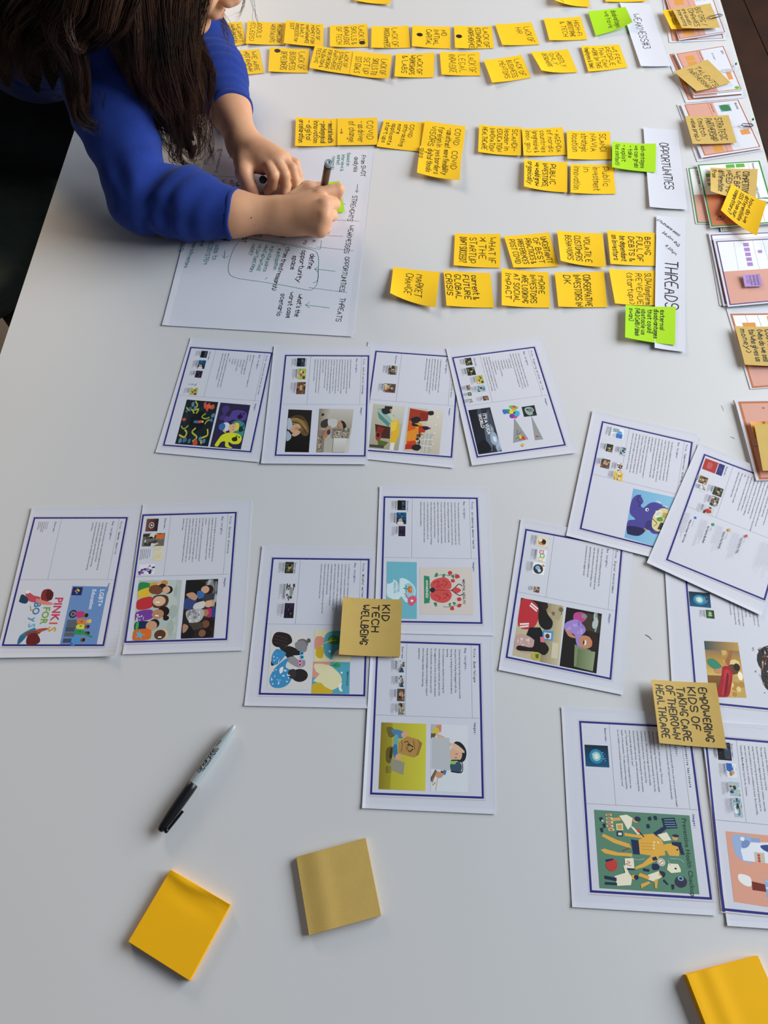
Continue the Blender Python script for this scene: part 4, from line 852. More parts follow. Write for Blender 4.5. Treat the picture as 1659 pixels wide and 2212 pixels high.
def prevent_fix(pr, frm): pass
sheet('prevent', 'printed sheet on preventive healthcare with a green health checkup poster', [(1210.5, 1525), None, (1549.2, 1980.8), (1233.8, 1959.5)],
      cP(180, 345) + [None] + cP(1225, 1753, 270, 1693), 'preventive healthcare',
      ['There has been a fundamental shift from sick care to preventive health', 'care. We need a movement that will inspire and activate people', 'in the Nordics.', 'The Nordic health 2030 manifesto says "We must', 'repurpose and redesign the provision of preventive health', 'services to secure the long-term prosperity of the Nordic', 'population. We must encourage systems that enable', 'individuals as points-of-care. We must reward the', 'sustainable stakeholder proportionately for their provision', 'of preventive health services, while still incentivizing those', 'who provide high-quality sick care"', 'and "The health of the individual is inseparable from the', 'health of the ecosystem. To take proactive responsibility', 'for our health is to contribute towards planetary care"'],
      em=2.85, pitch=4.45, body_s=101, z0=0.0005, seed=14, sources_s=28.5, sep_s=34.5,
      thumbs=[('book', 4.5, 27, 31, 51, 0)],
      pics=[(cP(300, 1045, 1045, 1090, 1123, 1705, 343, 1657), """bg #5f8a72;T #2f4a3e 91.5 4 6.7 Preventive Health Checkup;
         p #eab24a 22 38 34 42 36 48 18 42 6 34 8 31 14 34;p #eab24a 22 54 36 54 36 58 18 58 8 56 4 52 8 50 14 52;p #233050 36 36 44 37 44 55 37 55;p #eab24a 44 36 52 32 60 28 68 34 70 42 70 54 60 56 44 54;p #eab24a 44 30 60 27 62 32 50 34 30 32 30 28;p #eab24a 56 55 64 54 62 60 48 70 38 74 38 71 46 66;p #eab24a 70 40 78 38 86 42 84 54 74 54 72 48 70 48;p #233050 78 36 88 36 88 40 90 52 86 52 84 42 78 40;
         l #c98f34 .6 46 40 58 40;l #c98f34 .6 46 44 58 44;l #c98f34 .6 46 48 58 48;e #f3e9c8 60 38 1 1.2;e #f3e9c8 64 38 1 1.2;e #f3e9c8 59 42 1 1.2;e #f3e9c8 59 46 1 1.2;e #233050 83 46 .9 1.2;l #8a2f2c 1 26 52 34 47;p #233050 56 58 60 56 62 60 57 62;
         p #f3ecd0 26 6 34 4 40 8 38 18 34 24 30 14;e #e0a860 43 11 3 3;e #233050 45 9 3.4 3.4;p #e0a860 18 10 26 8 28 12 18 14;p #f3ecd0 36 18 40 20 46 28 44 30;p #c94a3c 42 22 45 21 47 26 44 27;l #233050 1.2 46 26 50 32;
         p #233050 70 6 84 4 86 18 72 20;l #7fb0c0 .8 73 8 83 6.5;l #7fb0c0 .8 73 11 84 10;l #7fb0c0 .8 73 14 84 13;l #7fb0c0 .8 74 17 85 16;p #233050 60 26 72 16 74 20 64 30;p #f3ecd0 64 28 74 24 78 34 70 36;e #e0a860 82 31 3 3;e #233050 83 28 3.4 2;
         p #e8d9a0 12 5 18 4 18 7 12 7;p #c94a3c 13 5 17 5 17 6.6 13 6.6;p #e8d9a0 12 9.5 19 9 19 12 12 12;p #c94a3c 13 10 17 10 17 11.6 13 11.6;p #e8d9a0 12 14 19 13.6 19 17 12 17;p #c94a3c 13 14.6 17 14.4 17 16.2 13 16.2;p #e8d9a0 12 19 19 18.6 19 22 12 22;p #c94a3c 13 19.6 17 19.4 17 21.4 13 21.4;p #e8d9a0 13 23.6 19 23 20 26 14 27;p #c94a3c 14 24.4 18 24 18 26 15 26;
         p #f0e4b8 22 17 29 16 29 25 22 25;p #d9a84a 23 18 28 17.4 28 24 23 24;p #233050 22 27 28 26 28 33 22 33;p #f3ecd0 23.4 28.4 27 28 27 31.6 23.4 31.6;
         s #c9423c 10 66 16 62 20 68 18 76 12 78 8 72;p #233050 8 64 16 62 16 64 9 67;p #f3ecd0 28 61 37 60 37 73 28 73;c #c94a3c .8 30 64 33 66 29 68 34 70;p #233050 28 73 37 73 37 75 28 75;c #9fc0b0 .8 33 58 40 62 48 60;
         e #f3ecd0 65 63 4 5;e #233050 65 63 3.2 4;e #f3ecd0 65 63 2.8 3.4;l #c94a3c .8 63 65 67 61;s #233050 56 66 62 66 62 72 56 73;p #f3ecd0 72 64 82 64 84 70 84 74 74 76 70 72;e #233050 79 70 1.2 1.2;c #9fc0b0 1 74 58 84 58 88 62;c #9fc0b0 1 72 60 74 66;
         p #f3ecd0 16 84 30 78 34 84 32 94 18 96;p #f3ecd0 26 70 28 70 32 82 28 84;e #eab24a 36 84 3 3;e #233050 38 84 2.4 3;p #233050 6 84 18 86 18 90 6 88;p #233050 6 92 18 92 18 95 6 95;
         p #f3ecd0 50 80 62 74 66 80 56 88 50 86;e #eab24a 64 78 3 3;s #233050 62 74 68 76 66 82 63 78;p #eab24a 42 78 52 82 50 86 40 82;p #eab24a 42 92 50 88 52 90 42 97;p #eab24a 56 86 60 84 58 96 56 96;
         s #3a3550 79 81 85 79 89 84 87 91 81 93 77 88;e #7fb0c0 83 82 3 3;e #233050 83 82 1.6 1.6;p #233050 5 10 8 9 9 14 6 15;p #f3ecd0 7 13 9 13 9 15 7 15;p #233050 8 18 11 17 11 23 9 23;p #233050 5 24 8 23 8 29 6 29;p #233050 56 6 59 4 60 9 57 10;p #233050 62 4 65 3 66 8 63 9;p #233050 54 15 57 15 57 20 54 20;p #233050 46 72 52 73 52 76 46 75;p #233050 66 84 70 90 69 91 65 86;p #233050 73 90 76 90 75 96 73 96""", 'green poster lettered Preventive Health Checkup')])

def prev2_text(pr, frm):
    for k, tx in enumerate(['and parents the chance of a continuous care.', 'The surge in virtual care during covid has', 'boosted interest in digital health tools for children, especially', 'using remote monitoring devices and virtual specialty care to', "help track children's chronic conditions at home. But historically,", "there hasn't been a focus on children.", 'Wearables Make Medical Care Fun for Children']):
        pr.text(tx, 66 - k * 4.5, 7.5, 2.85, '#3a3b44')
    pr.rect(2, 90.9, 125, 91.2, '#8d8f9c'); pr.rect(35.5, 2, 35.8, 91, '#8d8f9c')
    pr.text('Sources:', 28.5, 6.5, 3.5, NAVY, True, mono=0.62)
sheet('virtual', 'printed sheet on virtual care for children, at the right edge beside the health checkup sheet', [(1516, 1566), None, (1905, 2018), (1549, 1993.5)],
      [(1522.4, 1591.4), None, (1828, 1992), (1562.5, 1965)], None, z0=0.0012, seed=15, extra=prev2_text,
      thumbs=[('dark', 13, 6, 28, 26, 4), ('bluec', 21, 29, 32, 45), ('lab', 22, 49, 33, 64), ('lab', 24, 66, 33, 86)],
      pics=[(cP(1327, 1212, 1900, 1270, 1960, 1850, 1392, 1763), """bg #e3a48c;s #9fb5dc 8 6 24 4 34 6 34 40 12 36;p #e9edf5 22 14 60 10 60 40 20 40 18 26;s #7a93c4 22 10 32 12 28 20 20 22;e #f5f3ee 22 9 3 3;p #8fa8d4 34 6 46 6 46 12 34 12;p #c9c4b0 36 26 50 26 50 40 36 40;e #d04a3c 42 30 2 2;e #d04a3c 42 34 2 2;e #d04a3c 42 38 2 2;s #35508c 46 16 60 14 60 24 50 22;
         s #f4f2ef 12 60 26 62 28 72 24 76 16 74 10 68;p #7a2f22 28 68 48 70 50 80 28 80;p #8fb4dc 46 64 62 58 62 99 48 99;n 24 1.3 48 64 60 96 #f0f4fa;s #e0b090 60 50 80 50 80 80 60 80""", 'drawing of a caregiver machine and legs on salmon')])

# ------------------------------------------------------------------ handwritten notes
NOTE_N = 0
def note(mat, px, lines, label, group=None, z0=0.0004, zc=(0.004, 0.0006, 0.0006, 0.005), hi=None, lo=0.06, pitch=None, t0=6, w=0.85, col='ink', fill=.9, dots=(), lift=None,
         name='sticky_note', cat='sticky note', arrow=None, seed=None, slant=0.05, maxsx=1.15, rot=0.0, sizes=None, hs=0):
    """square note; corners as seen, each at its own height above what it lies on"""
    global NOTE_N
    NOTE_N += 1; rng = random.Random(seed if seed is not None else NOTE_N * 17)
    zc = [v * .75 for v in zc]
    cs = [at(p[0], p[1], z0 + zc[i]) for i, p in enumerate(px)]
    S = Surf(cs, 76.0, 76.0, z0, None)
    A, B, C, D = zc
    n0 = rng.uniform(0, 6)
    def zf(s, t):
        s = min(1, max(0, s)); t = min(1, max(0, t))
        q = (1 - s)
        l0 = A * (1 - t) + D * t; r0 = B * (1 - t) + C * t
        base = l0 * q ** 2.2 + r0 * s ** 2.5
        return T + z0 + base + 0.0005 * math.sin(3 * t + n0) * q * q + 0.00015
    S.z = zf
    V, F = S.mesh(14, 12)
    o = mk(name, V, F, M[mat], None, smooth=False)
    o.data.polygons.foreach_set('use_smooth', [f < 2 * 14 * 12 for f in range(len(F))])
    set_origin(o, sum(cs) / 4); tag(o, label, cat, group)
    if lines:
        n = len(lines); ink = Ink(); hi_ = 71 if hi is None else hi
        pt = pitch or min(15, (hi_ - lo * 76) / n); s = hi_
        for k, ln in enumerate(lines):
            p = pt * (sizes[k] if sizes else 1)
            size = p * 0.68; u = size / 6; wd = hand_width(ln) * u; av = (76 * fill - t0)
            sx = min(maxsx, av / max(wd, 1))
            ink.text(ln, s - p * .86, t0 + rng.uniform(0, 1.5), size, w, rng, sx=sx, slant=slant, ang=rot)
            s -= p
        for d in dots: ink.disc(d, 6.0 if len(d) < 3 else d[2])
        if arrow:
            (a, b) = arrow; ink.ribbon([a, b], w); d = np.array(b) - np.array(a); d = d / np.linalg.norm(d); nn = np.array([-d[1], d[0]])
            ink.ribbon([np.array(b) - d * 4 + nn * 3, b, np.array(b) - d * 4 - nn * 3], w)
        me_o = mk('handwriting', S.map(ink.V, 0.00045), ink.F, M[col], None)
        attach(me_o, o)
    return o

R3 = crop(440, 30, 3.318); R4 = crop(900, 30, 3.072); R5 = crop(620, 230, 3.77); R6 = crop(1000, 230, 3.456); R7 = crop(820, 460, 2.4397)
R8 = crop(1340, 0, 4.423); RE = crop(1420, 0, 6.941); RF = crop(1400, 320, 6.143); RG = crop(1480, 480, 4.173)

# header sheets written by hand
def plain(label, px, writes, z0=0.0004, lift=None, size=None, cat='paper sheet', group=None, wpx=0):
    cs = [at(p[0], p[1], z0) for p in px]
    w = np.linalg.norm(cs[1] - cs[0]) * 1000; h = np.linalg.norm(cs[3] - cs[0]) * 1000
    L = dict(l=.002, b=.002); L.update(lift or {})
    S = Surf(cs, w, h, z0, L, pw=3); V, F = S.mesh(16, 24)
    o = mk('paper_sheet', V, F, M['paper']); set_origin(o, sum(cs) / 4); tag(o, label, cat, group)
    return S, o, w, h
rngh = random.Random(3)
def write(S, o, items, name='handwriting'):
    """items: (text, (px,py) start pixel, cap height mm, stroke mm, colour key, rot, sx)"""
    by = {}
    for tx, p, size, w, col, rot, sx in items:
        st = affine_to(S.c, S.w, S.h, at(p[0], p[1], S.z0)); by.setdefault(col, Ink()).text(tx, st[0], st[1], size, w, rngh, sx=sx, slant=.04, ang=rot, gap=1.25)
    for col, ink in by.items():
        attach(mk(name, S.map(ink.V, 0.0004), ink.F, M[col]), o)

S, o, w, h = plain('white header sheet reading WEAKNESSES, near the top right', [(1338, 8), (1402, 5), (1449, 145), (1383, 147)], None, z0=.0005)
write(S, o, [('WEAKNESS#3', (1365, 31), 15, 1.1, 'ink', 0.0, .9)])
S, o, w, h = plain('white header sheet reading OPPORTUNITIES, below the weaknesses header', [(1389, 277), (1464, 281), (1484, 455), (1402, 451)], None, z0=.0005)
write(S, o, [('OPPORTUNITIES', (1424, 309), 14, 1.5, 'ink', 0.02, .87)])
S, o, w, h = plain('white header sheet reading THREADS, beside the lowest yellow notes', [(1417.2, 467.4), (1480.7, 470), (1479, 762.5), (1412.3, 755)], None, z0=.0005)
write(S, o, [('THREADS', (1438, 564), 20, 1.8, 'ink', 0.0, .86), ("what's", (1464, 549), 6, .8, 'ink', -2.45, 1.1), ('the worst', (1471, 530), 6, .8, 'ink', -2.4, 1.1), ('case scenario?', (1470, 508), 5.5, .8, 'ink', -2.35, 1.0)])

gA = 'yellow notes on weaknesses, upper row'; gB = 'yellow notes on weaknesses, lower row'
Y = 'yellow'
note(Y, [(464, 50), (522, 46.6), (532, 95), (473, 102)], ["WE DON'T", 'HAVE/HLDERS', 'CHILDREN', 'CONTACT'], "yellow note WE DON'T HAVE, half behind the person's hair", gA)
note(Y, [(535, 45), (618, 49.6), (615, 97), (531, 94)], ['NO CONNECTION', 'WITH TALENTS', '', 'POOLS', '(CLEDS)'], 'yellow note NO CONNECTION WITH TALENTS, upper weaknesses row', gA, w=.8)
note(Y, [(618.4, 44), (699, 52.6), (697.7, 101.7), (613, 92.7)], ['LACK OF', 'MONEY FOR', 'MANTAINANCE', '& DAILY', 'PROCESS for', 'SST'], 'yellow note LACK OF MONEY FOR MANTAINANCE, overlapping its left neighbour', gA, z0=.003, lo=.1)
note(Y, [(712.8, 54.7), (793, 51), (796, 101.4), (712.8, 100.8)], ['LACK OF', 'SKILLS &', 'KNOWLEDGE', 'OF TECH'], 'yellow note LACK OF SKILLS & KNOWLEDGE OF TECH', gA, lo=.14, dots=[(64, 62, 6)])
note(Y, [(802.6, 57), (882.4, 55.6), (887, 103.2), (801.7, 102.3)], ['', 'LACK OF', 'PROGRAMMERS'], 'yellow note LACK OF PROGRAMMERS, upper weaknesses row', gA, pitch=16, fill=.98)
note(Y, [(891, 55), (972.3, 57.7), (973, 105.5), (890, 99.3)], ['NO', 'INITIAL', 'CAPITAL'], 'yellow note NO INITIAL CAPITAL, with a black dot', gA, pitch=15, dots=[(15, 33, 6.2)], w=1.1, t0=12)
note(Y, [(980.7, 55), (1061.8, 56.7), (1066.7, 104.2), (983, 103.9)], ['LACK OF', 'ECONOMICAL', 'INDIPENDENCE'], 'yellow note LACK OF ECONOMICAL INDIPENDENCE, with a black dot', gA, pitch=15, dots=[(9, 37, 6.2)], w=1.0, fill=1)
note(Y, [(1069.3, 52.1), (1147.4, 47.9), (1165.3, 96), (1085, 97.4)], ['LACK OF', 'HR'], 'yellow note LACK OF HR, upper weaknesses row', gA, pitch=17, t0=14)
note(Y, [(1174, 39.8), (1253.8, 35.9), (1268.8, 85.3), (1186.5, 87)], ['HIGH-FI', 'PROTOTYPING', '& TECH'], 'yellow note HIGH-FI PROTOTYPING & TECH, right end of the upper row', gA, pitch=14, fill=.85, t0=12)
note(Y, [(479, 109), (560, 106), (570, 157.5), (495.8, 162.6)], ['WE ARE', 'NOT KNOWN', 'AS STARTUP', 'EXPERTS'], 'yellow note WE ARE NOT KNOWN AS STARTUP EXPERTS, beside the left sleeve', gB, w=1.0)
note(Y, [(583, 102.3), (668, 106), (665.4, 157.5), (579.5, 153.6)], ['LACK OF', 'BUSINESS', 'DEVELOPERS'], 'yellow note LACK OF BUSINESS DEVELOPERS, with a black dot', gB, pitch=17, dots=[(15, 10, 6)], t0=10)
note(Y, [(680.5, 97.8), (762.5, 110.8), (755, 161), (668, 146)], ['LACK OF', 'STRATEGIC', 'PARTNERS', 'FOR CHECKING', 'VALIDATION &', 'TESTING'], 'yellow note LACK OF STRATEGIC PARTNERS, tilted over its neighbour', gB, z0=.002, w=.8)
note(Y, [(763.4, 109.9), (846.9, 118.3), (840.2, 169.2), (755, 160.2)], ['LACK OF', 'SKILLS TO', 'SET UP', 'SST GOALS'], 'yellow note LACK OF SKILLS TO SET UP SST GOALS', gB, pitch=16.5, t0=16, zc=(.003, .001, .007, .004))
note(Y, [(855.3, 115.9), (938.4, 113.7), (936.5, 167.4), (852.3, 165.6)], ['', 'LACK OF', 'WORKSHOPS', '& LABS'], 'yellow note LACK OF WORKSHOPS & LABS', gB, pitch=15, w=1.05)
note(Y, [(949.8, 112.4), (1035, 112), (1038.3, 163.5), (953.7, 160.9)], ['LACK OF', 'LEGAL', 'KNOWLEDGE'], 'yellow note LACK OF LEGAL KNOWLEDGE', gB, pitch=19, t0=8, w=.75)
note(Y, [(1044.2, 129.3), (1126.2, 118.5), (1146.7, 167.4), (1062.8, 178.8)], ['LACK OF', 'BUSINESS', 'MENTORS'], 'yellow note LACK OF BUSINESS MENTORS, slightly turned', gB, pitch=15, t0=10, zc=(.006, .0006, .0006, .007))
note(Y, [(1146.4, 111.4), (1226.5, 106.5), (1247.7, 156), (1169.5, 152.7)], ['MOSTLY', 'ONLY', 'DESIGNERS'], 'yellow note MOSTLY ONLY DESIGNERS, with a curled lower corner', gB, pitch=14, t0=8, zc=(.005, .0006, .001, .012), fill=.75, hi=60)
note(Y, [(1254.8, 99.3), (1336.8, 96), (1355.7, 145.6), (1271, 154.3)], ['wt FEW', 'PEOPLE', 'THAT CAN', 'WORK ON THIS', '(employees & time)'], 'yellow note FEW PEOPLE THAT CAN WORK ON THIS, right end of the lower row', gB, pitch=13.5)
note(Y, [(764, -46), (846, -44), (843, 8.5), (765, 1)], [], 'yellow note cut by the top edge, above the PROGRAMMERS note', 'yellow notes at the far edge', zc=(.004, .001, .006, .006))
note(Y, [(1184, -40), (1262, -50), (1274.5, 15), (1199, 0.5)], ['', '', '', 'or'], 'yellow note cut by the top edge, above the HIGH-FI note', 'yellow notes at the far edge', zc=(.004, .001, .002, .016), fill=1, t0=60)
note(Y, [(1302, -52), (1382, -56), (1398, 2), (1308, 3)], [], 'yellow note just showing at the top edge, above the green disadvantages note', 'yellow notes at the far edge', zc=(.004, .001, .004, .004))
gG = 'green notes beside the headers'
note('green', [(1270, 25), (1351, 15), (1366, 48), (1287, 77)], ['', 'disadvantages', 'we have'], 'green note disadvantages we have, beside the weaknesses header', gG, z0=.003, pitch=14, zc=(.002, .002, .012, .001), fill=.95, w=.9)

gO = 'yellow notes on opportunities'
note(Y, R5(73, 88, 410, 100, 408, 318, 65, 320), ['- mental health', '- pedagogical', 'innovation', '- digital', 'orcelaration'], 'yellow note mental health, pedagogical innovation, left end of the opportunities row', gO, w=1.1, zc=(.006, .001, .001, .006))
note(Y, R5(410, 97, 735, 92, 738, 312, 410, 318), ['COVID', '- as driver', 'of change'], 'yellow note COVID as driver of change, joined to the note on its left', gO, z0=.0018, pitch=17, t0=8, zc=(.0008, .0006, .0006, .0008), arrow=((8, 30), (8, 44)), w=.9)
note(Y, R5(792, 107, 1122, 130, 1075, 367, 730, 325), ['', 'COVID', 'attracting', 'more', 'applicants', 'start ups'], 'yellow note COVID attracting more applicants, tilted', gO, t0=8, w=.9, zc=(.004, .0006, .0006, .004))
note(Y, R5(1123, 117, 1455, 162, 1428, 378, 1085, 340), ['COVID', '- can attract', 'foreign in', 'VISORS'], 'yellow note COVID can attract foreign visors, over the tilted one', gO, z0=.002, w=.9, t0=10, zc=(.003, .0006, .001, .001))
note(Y, R5(1083, 320, 1425, 345, 1405, 597, 1058, 540), ['COVID', 'more flexibility', 'yes borders', 'digital tknolo', 'gies'], 'yellow note COVID more flexibility, hanging below the COVID foreign note', gO, z0=.004, w=.9, pitch=14.5, zc=(.001, .0006, .008, .007))
note(Y, R6(122, 135, 437, 155, 432, 367, 113, 338), ['SCANDI-', 'leader in', 'EDUCATION', 'INNOVATION', 'HEALTHCARE'], 'yellow note SCANDI leader in EDUCATION INNOVATION HEALTHCARE', gO, w=.9, zc=(.006, .0006, .004, .006))
note(Y, R6(440, 165, 745, 155, 773, 362, 452, 368), ['- AGENDA', 'of nordic', 'countries', '(progressive &', 'innov. gov.)'], 'yellow note AGENDA of nordic countries', gO, w=.8)
note(Y, R6(775, 180, 1097, 187, 1107, 395, 780, 392), ['SCANDI', 'NAVIA', 'strategic', 'location'], 'yellow note SCANDINAVIA strategic location', gO, w=.85, pitch=16, fill=.75)
note(Y, R6(458, 390, 780, 417, 778, 642, 455, 598), ['', 'PUBLIC', 'INVESTORS,', 'we would grow', 'organically'], 'yellow note PUBLIC INVESTORS, below the AGENDA note', gO, w=1.1, zc=(.007, .0006, .003, .009))
note(Y, R6(805, 427, 1120, 432, 1140, 653, 803, 645), ['Public', 'investment', 'in', 'innovation'], 'yellow note Public investment in innovation', gO, w=.8, pitch=17, zc=(.005, .0006, .0006, .005))
note('green', R6(1115, 262, 1442, 278, 1438, 493, 1113, 455), ['', 'advantages', 'we can grab!', '- take', '- exploit', '(ex: context)'], 'green note advantages we can grab, beside the opportunities header', gG, z0=.0025, w=.9, zc=(.007, .0006, .001, .006))

gT = 'yellow notes on threats'
note(Y, R7(397, 107, 637, 110, 635, 290, 390, 277), ['WHAT IF', '* THE', 'STARTUP', "DON'T SUCCEED?"], "yellow note WHAT IF THE STARTUP DON'T SUCCEED", gT, w=1.0, pitch=16, t0=8)
note(Y, R7(655, 122, 892, 102, 942, 282, 705, 288), ['UNCERTAINTY', 'OF BEST', 'PRACTICES &', 'PREFERENCES', 'POST COVID'], 'yellow note UNCERTAINTY OF BEST PRACTICES', gT, w=1.0, t0=9)
note(Y, R7(935, 92, 1175, 108, 1193, 285, 953, 253), ['', 'VOLATILE', 'CUSTOMERS', 'BEHAVIORS'], 'yellow note VOLATILE CUSTOMERS BEHAVIORS', gT, w=1.0, pitch=15, zc=(.006, .0006, .006, .009), t0=8)
note(Y, R7(1198, 93, 1452, 105, 1452, 280, 1217, 268), ['BEING', 'FULL OF', 'DEBTS &', 'be dependant', 'on investors'], 'yellow note BEING FULL OF DEBTS, touching the threads header', gT, w=1.1, t0=10)
note(Y, R7(72, 285, 317, 312, 295, 497, 55, 423), ['', 'MARKET', 'CHANGE'], 'yellow note MARKET CHANGE, leftmost of the threats notes, curled', gT, w=.95, pitch=17, t0=10, zc=(.004, .0006, .009, .014), fill=.82)
note(Y, R7(337, 303, 583, 317, 603, 500, 352, 490), ['', 'current &', 'FUTURE', 'GLOBAL', 'CRISIS'], 'yellow note current & FUTURE GLOBAL CRISIS', gT, w=1.2, pitch=14, fill=.8)
note(Y, R7(643, 292, 890, 313, 898, 500, 643, 487), ['MORE', 'INVESTORS', 'ARE LOOKING', 'AT SOCIAL', 'IMPACT'], 'yellow note MORE INVESTORS ARE LOOKING AT SOCIAL IMPACT', gT, w=1.0, zc=(.006, .0006, .0006, .007), t0=8)
note(Y, R7(922, 315, 1182, 308, 1200, 497, 942, 493), ['', 'CONSERVATIVE', 'INVESTORS IN', 'DK'], 'yellow note CONSERVATIVE INVESTORS IN DK', gT, w=1.1, pitch=15, fill=.98, t0=5)
note(Y, R7(1208, 293, 1455, 305, 1455, 487, 1240, 478), ['SLOW/longterm', 'REVENUE', '(startups)'], 'yellow note SLOW longterm REVENUE, under the threads header', gT, w=.9, pitch=15, fill=1, zc=(.007, .0006, .0006, .007))
note('green', R7(1297, 483, 1560, 495, 1557, 697, 1293, 657), ['', 'external', 'disadvantages', 'that could', 'obstacle us', '[WILD CARD / black', 'swan]'], 'green note external disadvantages, over the foot of the threads header', gG, z0=.003, w=1.0, zc=(.008, .0006, .001, .007))

gK = 'kraft brown notes'
note('kraft', cT(655, 740, 1033, 755, 1020, 1122, 628, 1107), ['', 'KID', 'TECH', 'WELLBEING'], 'large brown note KID TECH WELLBEING, over the sheets in the middle', gK, z0=.0024, w=1.3, pitch=13.5, t0=8, hi=68, fill=.82, zc=(.008, .002, .003, .008), slant=0, sizes=[.35, 1, .95, 1])
note('kraft', cP(747, 28, 1252, 55, 1335, 568, 810, 525), ['', 'EMPOWERING', 'KIDS OF', 'TAKING CARE', 'OF THEIROWN', 'HEALTHCARE'], 'large brown note EMPOWERING KIDS, over the sheets on the right', gK, z0=.0024, w=1.25, pitch=12.6, t0=6, hi=68, fill=.93, zc=(.010, .002, .002, .007), slant=0, sizes=[.2, 1, 1, 1, 1, 1])

# the big handwritten plan the person works on
pl = [(448, 322), (806.5, 325.5), (762, 728), (350, 703.3)]
cs = [at(p[0], p[1], .0005) for p in pl]
S = Surf(cs, 297.0, 420.0, .0005, dict(l=.0006, b=.0006, r=.0004), pw=10); V, F = S.mesh(30, 40)
plan = mk('plan_sheet', V, F, M['paper']); set_origin(plan, sum(cs) / 4)
tag(plan, 'large white sheet with a handwritten plan under the hands of the person', 'paper sheet')
H = crop(350, 200, 3.318)
def hp(x, y): return H(x, y)[0]
def st_of(x, y): return tuple(affine_to(S.c, S.w, S.h, at(*hp(x, y), .0005)))
it = [('From SWOT', hp(1432, 450), 7.5, .9, 'ink', 0.05, 1.0), ('analysis', hp(1380, 462), 7.5, .9, 'ink', 0.05, 1.05), ('(based on', hp(1328, 432), 6, .75, 'teal', 0.05, 1.0), ('interviews &', hp(1290, 445), 6, .75, 'teal', 0.03, .9), ('market', hp(1258, 448), 6, .75, 'teal', 0.03, 1.0), ('research)', hp(1222, 458), 6, .75, 'teal', 0.0, .95),
      ('STRENGHTS', hp(1372, 728), 8, .9, 'ink', -.06, .98), ('WEAKNESSES', hp(1350, 932), 7.5, .9, 'ink', -.05, .95), ('OPPORTUNITIES', hp(1322, 1150), 7.5, .9, 'ink', -.03, .98), ('THREATS', hp(1292, 1430), 8, .9, 'ink', -.05, 1.0),
      ('define', hp(1072, 1135), 7.5, 1.1, 'ink', -.02, 1.2), ('opportunity', hp(1012, 1112), 7.5, 1.1, 'ink', -.02, 1.25), ('space', hp(946, 1150), 7.5, 1.1, 'ink', -.02, 1.2), ('(from trend research)', hp(896, 1092), 7, 1.0, 'ink', -.12, .98),
      ('* anticipation', hp(838, 1100), 6, .8, 'teal', -.03, .95), ('* pivotal points', hp(788, 1085), 6, .8, 'teal', -.1, 1.0), ('WHAT ADVANTAGE', hp(745, 1078), 5.5, .8, 'teal', -.1, .9), ('WE CAN TAKE FROM', hp(697, 1075), 5.5, .8, 'teal', -.1, .88), ('WHERE?', hp(652, 1070), 5.5, .8, 'teal', -.08, .9),
      ("what's the", hp(990, 1415), 7, 1.0, 'ink', -.02, 1.0), ('worst case', hp(930, 1402), 7, 1.0, 'ink', 0, 1.1), ('scenario', hp(865, 1415), 7.5, 1.0, 'ink', -.03, 1.2),
      ('adds to', hp(388, 1085), 7, .9, 'teal', 0, 1.1), ('ECOSYSTEM', hp(345, 1065), 6.5, .9, 'teal', -.04, 1.0), ('map', hp(285, 1062), 6, .9, 'teal', 0, 1.0), ('Funders/Investors', hp(235, 1045), 6, .9, 'teal', -.08, .95), ('+ Experts', hp(172, 1020), 6.5, .9, 'teal', -.08, 1.0),
      ('WHO', hp(428, 625), 8, 1.0, 'ink', 0, 1.0), ('WE', hp(378, 625), 8, 1.0, 'ink', 0, 1.0), ('di', hp(330, 622), 7, 1.0, 'ink', 0, 1.0), ('ATTRACT', hp(492, 628), 7.5, 1.0, 'ink', 0, 1.0), ('WHO', hp(530, 640), 7.5, 1.0, 'ink', 0, 1.0),
      ('can', hp(672, 672), 6.5, .9, 'ink', 0, 1.0), ('the', hp(710, 705), 6.5, .9, 'ink', 0, 1.0), ('there', hp(762, 735), 6, .9, 'ink', 0, 1.0), ('INTERNAL', hp(925, 640), 6.5, 1.1, 'ink', 0, 1.0), ("'", hp(835, 715), 6.5, .9, 'ink', 0, 1.0),
      ('goals', hp(490, 430), 5, .6, 'pencil', 0, 1.0), ('growth needs', hp(420, 405), 5, .6, 'pencil', 0, 1.0), ('by', hp(400, 408), 5, .6, 'pencil', 0, 1.0), ('get startups', hp(350, 415), 5, .6, 'pencil', -.1, 1.0), ('how to', hp(392, 520), 5, .7, 'greenink', 0, 1.0), ('ideas', hp(300, 480), 5, .6, 'pencil', 0, 1.0),
      ('le', hp(826, 415), 6.5, .9, 'teal', 0, 1.0), ('s', hp(786, 412), 6, .9, 'teal', 0, 1.0),
      ('us', hp(448, 1030), 7, 1.0, 'ink', 0, 1.0), ('would', hp(488, 985), 7, 1.1, 'ink', -.1, 1.0), ('ies', hp(540, 1000), 7, 1.1, 'ink', 0, 1.0), ('FEST', hp(590, 1000), 6.5, 1.1, 'ink', 0, 1.0), ('E', hp(648, 1005), 6.5, 1.1, 'ink', 0, 1.0), ('s?', hp(690, 995), 6.5, 1.1, 'ink', 0, 1.0), ('C', hp(762, 1000), 6.5, 1.1, 'ink', 0, 1.0), ('ld', hp(862, 1005), 7, 1.1, 'ink', 0, 1.0), ('ru', hp(1025, 1045), 6.5, 1.1, 'ink', 0, 1.0), ('n', hp(1083, 1040), 6.5, 1.1, 'ink', 0, 1.0), ('?', hp(425, 1040), 6.5, 1.0, 'ink', 0, 1.0)]
write(S, plan, it)
def draw(col, w, *polys, close=False):
    ink = Ink()
    for p in polys:
        q = [st_of(p[i], p[i + 1]) for i in range(0, len(p), 2)]
        if len(q) > 3: q = spline(q, False, 4)
        ink.ribbon(q, w)
    attach(mk('drawn_lines', S.map(ink.V, 0.00038), ink.F, M[col]), plan)
